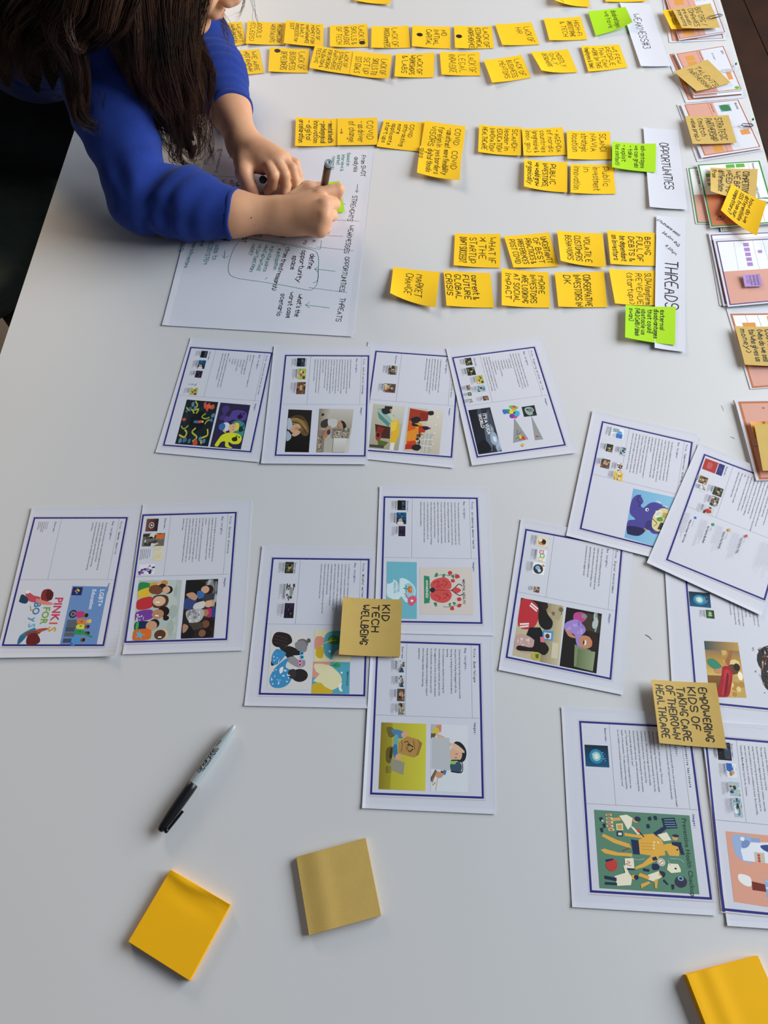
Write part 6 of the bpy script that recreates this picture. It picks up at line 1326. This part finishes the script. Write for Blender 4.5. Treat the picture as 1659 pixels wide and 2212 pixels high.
# right hand, closed round the marker
w1 = at(604, 452, .040); w2 = at(604, 478, .034)
R_m = [px(687, 416, .060), px(699, 438, .062), px(698, 463, .056), px(690, 488, .044)]
R_p = [px(731, 409, .053), px(722, 441, .036), px(717, 465, .028), px(704, 494, .020)]
R_d = [px(727, 424, .030), px(708, 448, .016), px(702, 471, .012), px(690, 496, .010)]
R_t = [px(716, 434, .012), px(692, 446, .013), px(688, 469, .012), px(676, 492, .010)]
for i in range(4):
    B.cap(rWr + (R_m[i] - rWr) * .12 + np.array([0, 0, -.004]), R_m[i] + np.array([0, 0, -.007]), .017, [.0145, .015, .0145, .0135][i], .012)
B.cap(px(640, 472, .028), px(676, 480, .024), .020, .019, .014); B.cap(px(645, 450, .030), px(680, 450, .036), .020, .020, .014)
B.cap(rWr, px(640, 464, .036), .0265, .026, .02)
for i in range(4):
    r = [.0098, .0100, .0095, .0086][i]
    B.chain([R_m[i] + np.array([0, 0, -.003]), R_p[i], R_d[i], R_t[i]], [r * 1.12, r, r * .92, r * .78], .0025)
B.chain([px(628, 440, .036), px(665, 409, .040), px(694, 409, .034), px(707, 423, .022)], [.0165, .0125, .0105, .0085], .006)
# left hand, spread on the sheet and holding the cap
L_m = [px(575, 347, .044), px(593, 341, .047), px(606, 342, .044), px(613, 338, .036)]
L_p = [px(590, 379, .040), px(614, 378, .036), px(631, 364, .034), px(638, 354, .028)]
L_d = [px(589, 401, .020), px(617, 404, .017), px(638, 390, .019), px(645, 378, .016)]
L_t = [px(578, 412, .010), px(614, 424, .0085), px(641, 410, .0085), px(647, 394, .0085)]
B.cap(lWr, px(548, 330, .040), .0265, .024, .02)
for i in range(4): B.cap(lWr + (L_m[i] - lWr) * .15, L_m[i] + np.array([0, 0, -.005]), .0165, [.0135, .014, .0135, .0125][i], .012)
B.cap(px(548, 345, .034), px(568, 358, .034), .015, .013, .012)
for i in range(4):
    r = [.0102, .0098, .0092, .0082][i]
    B.chain([L_m[i] + np.array([0, 0, -.003]), L_p[i], L_d[i], L_t[i]], [r * 1.1, r, r * .92, r * .78], .0025)
B.chain([px(527, 330, .036), px(527, 374, .036), px(538, 402, .022), px(548, 419, .0095)], [.0185, .0130, .0110, .0085], .010)
B.cap(px(528, 350, .036), px(560, 352, .038), .014, .012, .014)
def skin_detail(X):
    d = np.zeros(len(X))
    # knuckle creases on the back of both hands and tendon ridges
    for a, b in zip(R_m + L_m, R_p + L_p):
        q = b + (b - a) * .02; dd = np.linalg.norm(X - q, axis=1); d += .0005 * np.exp(-(dd / .007) ** 2) * np.sin((X - q) @ ((b - a) / np.linalg.norm(b - a)) * 2600)
    for w_, Ms in ((rWr, R_m), (lWr, L_m)):
        for m in Ms:
            ba = m - w_; v = X - w_; h = np.clip(v @ ba / (ba @ ba), 0, 1); dist = np.linalg.norm(v - h[:, None] * ba, axis=1)
            d -= .0010 * np.exp(-((dist - .014) / .010) ** 2) * np.exp(-((h - .75) / .3) ** 2) * (X[:, 2] > T + .03)
    return d
def bare(X):   # the body below the clothes is kept from neck to wrists, nothing below the hips
    return np.ones(len(X), bool)
body = B.mesh('body', .0026, M['skin'], person, skin_detail, iters=3)
# mouth
lp = Field()
for s in (1, -1):
    lp.cap(hd(.0965, .004 * s, -.0640), hd(.0915, .016 * s, -.0665), .0032, .0014, .003)
    lp.cap(hd(.0955, .003 * s, -.0715), hd(.0910, .015 * s, -.0690), .0038, .0014, .003)
lp.mesh('lips', .0011, M['lip'], person, iters=2)
for s in (1, -1):
    e_ = Field(); e_.ell(hd(.069, .031 * s, .004), (.0115, .0115, .0115), AX); e_.mesh('eye', .0016, M['eye'], person, iters=1)
    b_ = Field(); b_.chain([hd(.093, .014 * s, .026), hd(.089, .030 * s, .032), hd(.075, .048 * s, .027)], [.002, .0024, .0012]); b_.mesh('eyebrow', .0010, M['hair'], person, iters=1)
for p_, r in (((543, 470), .0011), ((550, 485.5), .0007)):
    c = at(p_[0], p_[1], .074); V = []; F = []
    # small moles set on the forearm surface
    dn = (c - np.array([0, 0, HCAM + T])); dn /= np.linalg.norm(dn)
    q = np.array([c]); 
    for _ in range(40):
        dd = B.eval(q)[0]
        if dd < .0001: break
        q = q + dn * min(dd, .05)
    f_ = Field(); f_.ell(q[0] + dn * .0002, (r, r, r * .8)); f_.mesh('mole', .0004, M['mole'], person, iters=0)

# sweater: sleeves pushed up to the forearms
Sw = Field()
Sw.cap(neck0 + np.array([-.015, 0, -.02]), rSh, .068, .060, .05); Sw.cap(neck0 + np.array([-.015, 0, -.02]), lSh, .068, .060, .05)
mid = (neck0 + hip) / 2
Sw.cap(neck0 + np.array([-.03, 0, -.05]), mid, .100, .104, .06); Sw.cap(mid, mid * .97 + hip * .03, .106, .100, .06)
Sw.cap(rSh + np.array([-.03, .05, -.03]), mid + np.array([0, -.03, 0]), .07, .08, .05); Sw.cap(lSh + np.array([-.03, -.05, -.03]), mid + np.array([0, .03, 0]), .07, .08, .05)
rE2 = rCf + (rCf - rEl) * .0; lE2 = lCf
Sw.chain([rSh, (rSh + rEl) / 2 + np.array([-.004, -.004, 0]), rEl + np.array([-.006, -.004, .004])], [.062, .055, .050], .03)
Sw.chain([rEl + np.array([-.006, -.004, .004]), (rEl + rCf) / 2 + np.array([0, 0, .003]), rCf + (rCf - rEl) * .06], [.050, .050, .0385], .03)
Sw.chain([lSh, lEl], [.062, .048], .03); Sw.chain([lEl, (lEl + lCf) / 2, lCf + (lCf - lEl) * .06], [.048, .049, .040], .03)
ra = (rCf - rEl) / np.linalg.norm(rCf - rEl); la = (lCf - lEl) / np.linalg.norm(lCf - lEl)
ua = (rEl - rSh) / np.linalg.norm(rEl - rSh)
def folds(X):
    d = np.zeros(len(X))
    v = X - rEl; r = np.linalg.norm(v, axis=1)
    t = v @ ra; tu = v @ (-ua)
    inner = np.clip((v @ (ra - ua)) / .06, 0, 1.2)
    # creases radiating from the inside of the elbow
    angp = np.arctan2(v @ np.cross(np.cross(ra, -ua), ra) / 1.0, t)
    d += .0040 * np.exp(-((r - .070) / .035) ** 2) * np.sin(angp * 6 + .6 + 18 * r) * np.clip(.35 + inner, 0, 1) * np.clip(np.hypot(t, v @ np.cross(np.cross(ra, -ua), ra)) / .045, 0, 1) ** 2
    d += .0022 * np.exp(-((t - .055) / .05) ** 2) * np.sin(t * 185 + 75 * (v @ np.cross(ra, [0, 0, 1.0])) ) * (r < .16)
    d += .0016 * np.exp(-((tu - .10) / .08) ** 2) * np.sin(tu * 130 + 26 * (v[:, 1])) * (r < .25)
    v2 = X - lCf; t2 = v2 @ la
    d += .0012 * np.exp(-((t2 + .07) / .06) ** 2) * np.sin(t2 * 330 + 30 * v2[:, 2]) * (np.linalg.norm(v2, axis=1) < .22)
    d += .0010 * np.sin(X[:, 0] * 60 + 3 * np.sin(X[:, 1] * 40)) * np.sin(X[:, 1] * 55 + X[:, 2] * 30)
    return d
def swcut(X):
    k1 = ((X - rCf) @ ra < .004) | (np.linalg.norm(X - rCf, axis=1) > .12)
    k2 = ((X - lCf) @ la < .004) | (np.linalg.norm(X - lCf, axis=1) > .12)
    return k1 & k2
sweater = Sw.mesh('sweater', .0040, M['sweater'], person, folds, iters=2, cut=swcut)
# rolled cuffs
for c_, a_, rr in ((rCf, ra, .0372), (lCf, la, .0385)):
    n1 = np.cross(a_, [0, 0, 1.0]); n1 /= np.linalg.norm(n1); n2 = np.cross(a_, n1); V = []; F = []; K = 48; J = 12
    for i in range(K):
        t = 2 * math.pi * i / K; cc = c_ + a_ * (.003 + .0008 * math.sin(5 * t)) + (n1 * math.cos(t) + n2 * math.sin(t)) * rr
        for j in range(J):
            u = 2 * math.pi * j / J; V.append(cc + (n1 * math.cos(t) + n2 * math.sin(t)) * .0035 * math.cos(u) + a_ * .0052 * math.sin(u))
    for i in range(K):
        for j in range(J): F.append((i * J + j, ((i + 1) % K) * J + j, ((i + 1) % K) * J + (j + 1) % J, i * J + (j + 1) % J))
    attach(mk('sleeve_cuff', V, F, M['sweater'], smooth=True), person)
# trousers, seated, and shoes below the table
J = Field(); z = T
kneeR = np.array([-.42, 1.44, z - .175]); kneeL = np.array([-.42, 1.70, z - .175]); ankR = np.array([-.46, 1.44, .115]); ankL = np.array([-.46, 1.70, .115])
J.ell(hip, (.15, .17, .105), None, .05); J.cap(hip, mid * .55 + hip * .45, .120, .112, .05)
J.chain([hip + np.array([0, -.09, 0]), kneeR, ankR], [.090, .062, .046], .04); J.chain([hip + np.array([0, .09, 0]), kneeL, ankL], [.090, .062, .046], .04)
J.mesh('trousers', .007, M['jeans'], person, lambda X: .0015 * np.sin(X[:, 0] * 90 + 20 * X[:, 1]) * np.sin(X[:, 2] * 50), iters=2)
for a_ in (ankR, ankL):
    s_ = Field(); s_.cap(a_ + np.array([-.03, 0, -.072]), a_ + np.array([.15, 0, -.078]), .040, .033, .03); s_.cap(a_ + np.array([-.02, 0, -.07]), a_ + np.array([0, 0, -.01]), .038, .040, .03)
    s_.mesh('shoe', .004, M['shoe'], person, lambda X: np.maximum(0, 0) * X[:, 0], iters=1)

# hair: a scalp cap, solid inner locks and several thousand loose strands
rng = np.random.default_rng(7)
def sm(pts, n):
    pts = np.array(pts); q = [tuple(p) for p in pts]; out = np.array(spline(q, False, 10)); t = np.linspace(0, len(out) - 1, n); i = np.floor(t).astype(int).clip(0, len(out) - 2); f = (t - i)[:, None]
    r = out[i] * (1 - f) + out[i + 1] * f
    for _ in range(9 if n > 15 else 2): r[1:-1] = r[:-2] * .25 + r[1:-1] * .5 + r[2:] * .25
    return r
HV = []; HF = []; HN = 0
def strands(guide, n, spread, rad, wave=.003, tip=.35, nseg=22, jitter=.0, tail=0.12, wl=2.2, per=26):
    """thin tapered tubes following one guide, gathered in clumps; spread = widths along the guide"""
    global HN
    G_ = sm(guide, nseg); tn = np.linspace(0, 1, nseg); sp = np.interp(tn, np.linspace(0, 1, len(spread)), spread)
    tg = np.gradient(G_, axis=0); tg /= np.linalg.norm(tg, axis=1)[:, None]
    a = np.zeros_like(tg); a[0] = np.cross(tg[0], [0.3, 1, .1]); a[0] /= np.linalg.norm(a[0])
    for i in range(1, nseg): a[i] = a[i - 1] - tg[i] * (a[i - 1] @ tg[i]); a[i] /= np.linalg.norm(a[i])
    b = np.cross(tg, a)
    done_ = 0
    while done_ < n:
        m = min(per if n > 60 else 1, n - done_); done_ += m
        cr = .25 + .80 * math.sqrt(rng.random()); ct = rng.random() * 6.283; dr = rng.normal() * .12; dt = rng.normal() * .30
        ph = rng.random() * 6.283; wv = wave * rng.uniform(.6, 1.6); cl = rng.uniform(1 - tip, 1.0)
        ccx = np.cos(ct + dt * tn) * (cr + dr * tn); ccy = np.sin(ct + dt * tn) * (cr + dr * tn)
        for _ in range(m):
            q = math.sqrt(rng.random()) * .26; qt = rng.random() * 6.283; fl = (1 - .55 * tn)
            if m == 1: fl = 0 * tn
            cx = ccx + q * math.cos(qt) * fl; cy = ccy + q * math.sin(qt) * fl
            p2 = ph + rng.normal() * .25
            P = G_ + a * (cx * sp)[:, None] + b * (cy * sp)[:, None]
            P = P + a * (wv * np.sin(wl * 6.283 * tn + p2) * (.25 + tn))[:, None] + b * (wv * np.cos(wl * 6.283 * tn + p2 * 1.3) * (.25 + tn))[:, None]
            P = P + a * (.0006 * np.sin(9 * tn + qt * 3))[:, None]
            L = max(6, int(nseg * min(1, cl * rng.uniform(.9, 1.05))))
            Q = P[:L]; k = 3; w = rad * rng.uniform(.7, 1.3) * np.interp(np.arange(L), [0, L * .7, L - 1], [1, .9, tail])
            aa = a[:L]; bb = b[:L]
            vs = np.concatenate([Q + (aa * math.cos(u) + bb * math.sin(u)) * w[:, None] for u in (0, 2.094, 4.189)], 1).reshape(-1, 3)
            HV.append(vs); i = np.arange(L - 1)[:, None] * k; f = []
            for j in range(k): f.append(np.concatenate([HN + i + j, HN + i + (j + 1) % k, HN + i + k + (j + 1) % k, HN + i + k + j], 1))
            HF.append(np.concatenate(f)); HN += L * k
def core(guide, rs):
    G_ = sm(guide, 14); R_ = np.interp(np.linspace(0, 1, 14), np.linspace(0, 1, len(rs)), rs); return G_, R_
HC = Field()
HC.ell(hd(-.024, 0, .036), (.103, .086, .098), AX, .01)
def scalp(f, l, u): return hd(f, l, u)
# guides: points given where the locks hang
top = scalp(.01, -.03, .125)
g1 = [scalp(.03, -.03, .125), scalp(.045, -.085, .05), at(355, 15, .30), at(375, 105, .23), at(390, 200, .15), at(402, 275, .09), at(415, 330, .055)]
g2 = [scalp(.0, -.04, .13), scalp(.0, -.10, .03), at(345, 30, .31), at(348, 120, .24), at(362, 210, .17), at(392, 290, .10), at(425, 350, .04)]
g3 = [scalp(-.04, -.03, .12), scalp(-.04, -.11, .02), at(300, 10, .34), at(300, 90, .27), at(320, 170, .20), at(345, 250, .13), at(380, 310, .07)]
g4 = [scalp(.05, -.02, .12), scalp(.055, -.085, .05), at(388, 15, .28), at(412, 80, .22), at(434, 150, .15), at(438, 225, .10), at(440, 300, .05)]
# behind the shoulder
h1 = [scalp(-.06, -.02, .12), scalp(-.11, -.07, .02), at(215, -10, .37), at(125, 20, .35), at(150, 90, .31), at(172, 150, .27), at(166, 215, .22), at(175, 262, .19), at(232, 290, .165)]
h2 = [scalp(-.08, 0, .10), scalp(-.14, -.04, .0), at(200, -60, .38), at(90, -20, .35), at(60, 60, .29), at(60, 120, .24), at(80, 195, .19)]
h3 = [scalp(-.08, -.02, .11), scalp(-.13, -.06, .02), at(240, -30, .39), at(170, 0, .36), at(120, 50, .32), at(105, 115, .27), at(115, 190, .22)]
h4 = [scalp(-.08, .02, .10), scalp(-.15, .02, .0), at(150, -90, .38), at(40, -50, .34), at(10, 40, .28), at(5, 110, .23), at(15, 185, .18)]
g5 = [scalp(-.02, .04, .12), scalp(-.03, .10, .03), scalp(-.06, .11, -.09), lSh + np.array([-.01, -.10, .04]), lSh + np.array([-.03, -.08, -.06]), lSh + np.array([-.03, -.07, -.14])]
for g_, rs in ((g1, [.03, .034, .036, .034, .028, .016, .006]), (g2, [.03, .036, .040, .038, .030, .018, .006]), (g3, [.03, .034, .036, .032, .024, .012, .004]), (g4, [.02, .014, .012, .014, .018, .012, .005]),
               (g5, [.03, .036, .036, .03, .02, .01]), (h1, [.03, .034, .026, .016, .008, .005, .003]), (h2, [.03, .05, .055, .05, .036, .016]), (h3, [.03, .045, .05, .04, .028, .012]), (h4, [.03, .05, .055, .05, .034, .014])):
    P_, R_ = core(g_, rs); HC.chain(list(P_), list(R_ * np.linspace(.55, .28, 14)), .02)
def haircut(X):
    v = (X - Hc) @ AX.T
    return ~((v[:, 0] > .035) & (v[:, 2] < .055) & (v[:, 2] > -.12) & (np.abs(v[:, 1]) < .055) & (np.linalg.norm(v, axis=1) < .14))
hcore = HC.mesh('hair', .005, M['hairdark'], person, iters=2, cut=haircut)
strands(g1, 1900, [.028, .036, .038, .038, .036, .028, .016], .00040, .005, .35)
strands(g2, 2000, [.028, .038, .044, .044, .040, .028, .014], .00040, .006, .35)
strands(g3, 1500, [.028, .036, .040, .038, .030, .020, .012], .00040, .006, .35)
strands(g4, 800, [.012, .012, .012, .016, .022, .020, .014], .00038, .005, .40)
strands(g5, 900, [.028, .040, .042, .036, .028, .016], .00044, .006, .35)
strands(h1, 1300, [.028, .042, .044, .034, .021, .014, .012, .010, .004], .00040, .004, .18, nseg=28)
strands(h2, 1500, [.028, .052, .062, .058, .048, .036, .022], .00046, .011, .35, nseg=22)
strands(h3, 1500, [.028, .047, .052, .048, .038, .028, .016], .00046, .010, .35, nseg=22)
strands(h4, 1400, [.028, .052, .062, .058, .048, .034, .022], .00046, .011, .35, nseg=22)
# scalp strands that wrap the crown
for k in range(2600):
    f0 = rng.uniform(-.95, .86); s_ = -1 if k % 2 else 1; a1 = rng.uniform(1.5, 2.0) if f0 < .55 else rng.uniform(1.1, 1.5); rr_ = rng.uniform(1.03, 1.10); pts = []
    for q in range(6):
        a_ = .02 + a1 * q / 5; fn = f0 * (1 - .16 * a_) - (.10 * a_ if f0 > .2 else 0); m_ = math.sqrt(max(.02, 1 - min(.95, abs(fn)) ** 2))
        pts.append(hd(-.022 + .105 * fn * rr_, s_ * .089 * math.sin(a_) * m_ * rr_, .034 + .101 * math.cos(a_) * m_ * rr_))
    strands(pts, 1, [.002, .002], .00055, .0012, .15, nseg=12)
# ends that curl away from the locks, and stray hairs before the face
e1 = [at(405, 270, .10), at(385, 320, .06), at(388, 350, .05), at(418, 366, .045), at(445, 352, .045)]; strands(e1, 34, [.006, .006, .004], .00038, .002, .3)
e2 = [at(425, 240, .10), at(438, 300, .06), at(425, 340, .045), at(395, 352, .04)]; strands(e2, 40, [.010, .009, .004], .00038, .003, .3)
e3 = [at(395, 250, .10), at(375, 300, .06), at(372, 345, .045), at(400, 362, .04)]; strands(e3, 40, [.010, .009, .004], .00038, .003, .3)
e4 = [at(310, 200, .17), at(330, 245, .15), at(352, 282, .12), at(372, 292, .10)]; strands(e4, 70, [.008, .006, .003], .0004, .002, .3)
e5 = [at(455, 250, .08), at(452, 300, .05), at(458, 340, .035), at(448, 362, .03)]; strands(e5, 24, [.010, .006, .002], .00035, .003, .3)
strands([at(300, 85, .27), at(292, 130, .25), at(262, 135, .25), at(240, 115, .26)], 10, [.012, .01], .0003, .004, .3)
strands([at(222, 200, .22), at(214, 240, .2), at(218, 275, .18), at(222, 295, .17)], 8, [.01, .006], .0003, .003, .3)
strands([at(260, 190, .2), at(275, 225, .19), at(300, 242, .18), at(330, 250, .17)], 6, [.006, .006], .0003, .002, .3)
strands([at(150, 20, .38), at(148, 70, .36), at(155, 100, .35), at(175, 108, .34), at(185, 90, .33), at(178, 50, .34), at(190, 28, .34)], 16, [.006, .004], .0003, .003, .25)
fr = hd(.09, .01, .09)
strands([fr, at(468, -20, .26), at(478, 30, .24), at(492, 75, .22), at(494, 110, .21), at(484, 150, .20)], 22, [.004, .004, .006, .006, .005], .00030, .003, .35, nseg=26)
strands([fr, at(480, -30, .27), at(475, 25, .24), at(482, 80, .22), at(505, 60, .22), at(524, 90, .2)], 5, [.003, .008], .00026, .003, .2, nseg=26)
strands([fr, at(520, -40, .28), at(528, 0, .26), at(515, 36, .25), at(488, 34, .25)], 8, [.003, .004], .00028, .002, .15, nseg=26)
strands([fr, at(540, -40, .28), at(548, 20, .25), at(560, 55, .24), at(575, 68, .23)], 4, [.003, .004], .00026, .002, .15, nseg=26)
strands([fr, at(470, -20, .26), at(480, 40, .23), at(500, 60, .22), at(528, 84, .21), at(530, 110, .2), at(500, 150, .19)], 4, [.003, .006], .00024, .003, .2, nseg=26)
V = np.concatenate(HV); F = np.concatenate(HF)
me = bpy.data.meshes.new('hair_strands'); me.vertices.add(len(V)); me.vertices.foreach_set('co', V.ravel())
me.loops.add(len(F) * 4); me.loops.foreach_set('vertex_index', F.ravel()); me.polygons.add(len(F)); me.polygons.foreach_set('loop_start', np.arange(len(F)) * 4)
me.update(calc_edges=True); me.shade_smooth()
hs = link('hair_strands', me, M['hair']); attach(hs, person); hs['kind'] = 'stuff'

# ------------------------------------------------------------------ the marker being used and its cap
p0 = at(693, 438, .0022); p1 = at(710, 350.5, 0)
# find the upper end on its line of sight so that the marker is 134 mm long
lo_, hi_ = .05, .135
for _ in range(40):
    m = (lo_ + hi_) / 2
    if np.linalg.norm(at(710, 350.5, m) - p0) < .134: lo_ = m
    else: hi_ = m
p1 = at(710, 350.5, m); d = p1 - p0; LM2 = np.linalg.norm(d)
root = bpy.data.objects.new('marker_pen', None); COL.objects.link(root); root.location = p0
root.rotation_euler = Vector(d).to_track_quat('X', 'Z').to_euler(); tag(root, 'black uncapped marker held in the right hand', 'marker pen')
for nm, prof, mat in (('barrel', [(.022, .0050), (.024, .0061), (.12, .0061), (.128, .0060)], 'brownp'), ('nib', [(0, .0008), (.002, .0016), (.007, .0020), (.008, .0038), (.022, .0050)], 'black'),
                      ('end_plug', [(.128, .0062), (LM2 - .001, .0060), (LM2, .0052), (LM2 - .0006, .0044), (LM2 - .0010, .0040), (LM2 - .0002, .0034), (LM2 - .0002, .0024), (LM2 - .001, .0020), (LM2 - .0012, .0008)], 'greyp')):
    V, F = revolve(prof, 24); o = mk(nm, V, F, M[mat], None, True); o.parent = root
rng2 = random.Random(9); ink = Ink(); ink.text('permanent marker', 0, 0, 1.6, .3, rng2, jit=.05)
V = [(.07 + t / 1000, .00618 * math.cos(math.radians(200) - s / 6.1), .00618 * math.sin(math.radians(200) - s / 6.1)) for s, t in ink.V]
capc = at(568, 388, .024)
cp = bpy.data.objects.new('pen_cap', None); COL.objects.link(cp); cp.location = capc
dv = Vector((at(568, 388, .06) - capc)); ax = (Vector((0, 0, HCAM + T)) - Vector(capc)).normalized()
cp.rotation_euler = ax.to_track_quat('X', 'Z').to_euler(); tag(cp, 'small black pen cap between thumb and forefinger of the left hand', 'pen cap')
V, F = revolve([(-.0225, .0058), (.010, .0066), (.016, .0062), (.0175, .0050), (.018, .0030)], 20); o = mk('cap_shell', V, F, M['black'], None, True); o.parent = cp
V, F = box_vf(-.018, .012, .0062, .0078, -.0018, .0018); o = mk('clip', V, F, M['black']); o.parent = cp

# ------------------------------------------------------------------ chair
ch = bpy.data.objects.new('upholstered_chair', None); COL.objects.link(ch); ch.location = (-.98, 1.42, 0)
tag(ch, 'dark green upholstered chair under the person, at the left edge', 'chair')
V = []; F = []; NU, NV = 48, 9     # seat: rounded-square cushion with a soft edge
for j in range(NV + 1):
    ph = -math.pi / 2 + math.pi * j / NV
    for i in range(NU):
        a = 2 * math.pi * i / NU; c_, s_ = math.cos(a), math.sin(a); e_ = 2 / 3.4
        rx = .27 * abs(c_) ** e_ * (1 if c_ > 0 else -1); ry = .29 * abs(s_) ** e_ * (1 if s_ > 0 else -1); k_ = .86 + .14 * math.cos(ph)
        V.append((-1.0 + rx * k_, 1.42 + ry * k_, T - .312 + .036 * math.sin(ph)))
for j in range(NV):
    for i in range(NU): F.append((j * NU + i, j * NU + (i + 1) % NU, (j + 1) * NU + (i + 1) % NU, (j + 1) * NU + i))
F.append(tuple(reversed(range(NU)))); F.append(tuple(NV * NU + i for i in range(NU)))
attach(mk('seat', V, F, M['chair'], smooth=True), ch)
V = []; F = []; NA, NH = 30, 12     # back: one curved padded shell rising from the rear of the seat
for side in (0, 1):
    for i in range(NA + 1):
        a = -1.25 + 2.5 * i / NA
        for j in range(NH + 1):
            h = j / NH; top = .40 - .10 * (abs(a) / 1.25) ** 2.5; edge = math.sin(math.pi * min(1, max(0, h))) ** .35 * math.cos(a / 1.25 * math.pi / 2 * .97) ** .25
            r_ = .30 + .05 * h + (-1 if side else 1) * .022 * edge
            V.append((-.98 - r_ * math.cos(a), 1.42 + (r_ + .0) * math.sin(a), T - .33 + top * h))
n_ = NH + 1; off = (NA + 1) * n_
for i in range(NA):
    for j in range(NH):
        q = i * n_ + j; F.append((q, q + 1, q + n_ + 1, q + n_)); F.append((off + q, off + q + n_, off + q + n_ + 1, off + q + 1))
for i in range(NA): F.append((i * n_, (i + 1) * n_, off + (i + 1) * n_, off + i * n_)); F.append((i * n_ + NH, off + i * n_ + NH, off + (i + 1) * n_ + NH, (i + 1) * n_ + NH))
for j in range(NH): F.append((j, off + j, off + j + 1, j + 1)); q = NA * n_ + j; F.append((q, q + 1, off + q + 1, off + q))
attach(mk('backrest', V, F, M['chair'], smooth=True), ch)
for sx in (-1.18, -.80):
    for sy in (1.20, 1.64):
        V, F = tube([(sx, sy, T - .325), (sx + (.03 if sx > -1 else -.03), sy + (.03 if sy > 1.4 else -.03), .003)], [.017, .011], 12)
        attach(mk('leg', V, F, M['wood'], smooth=True), ch)
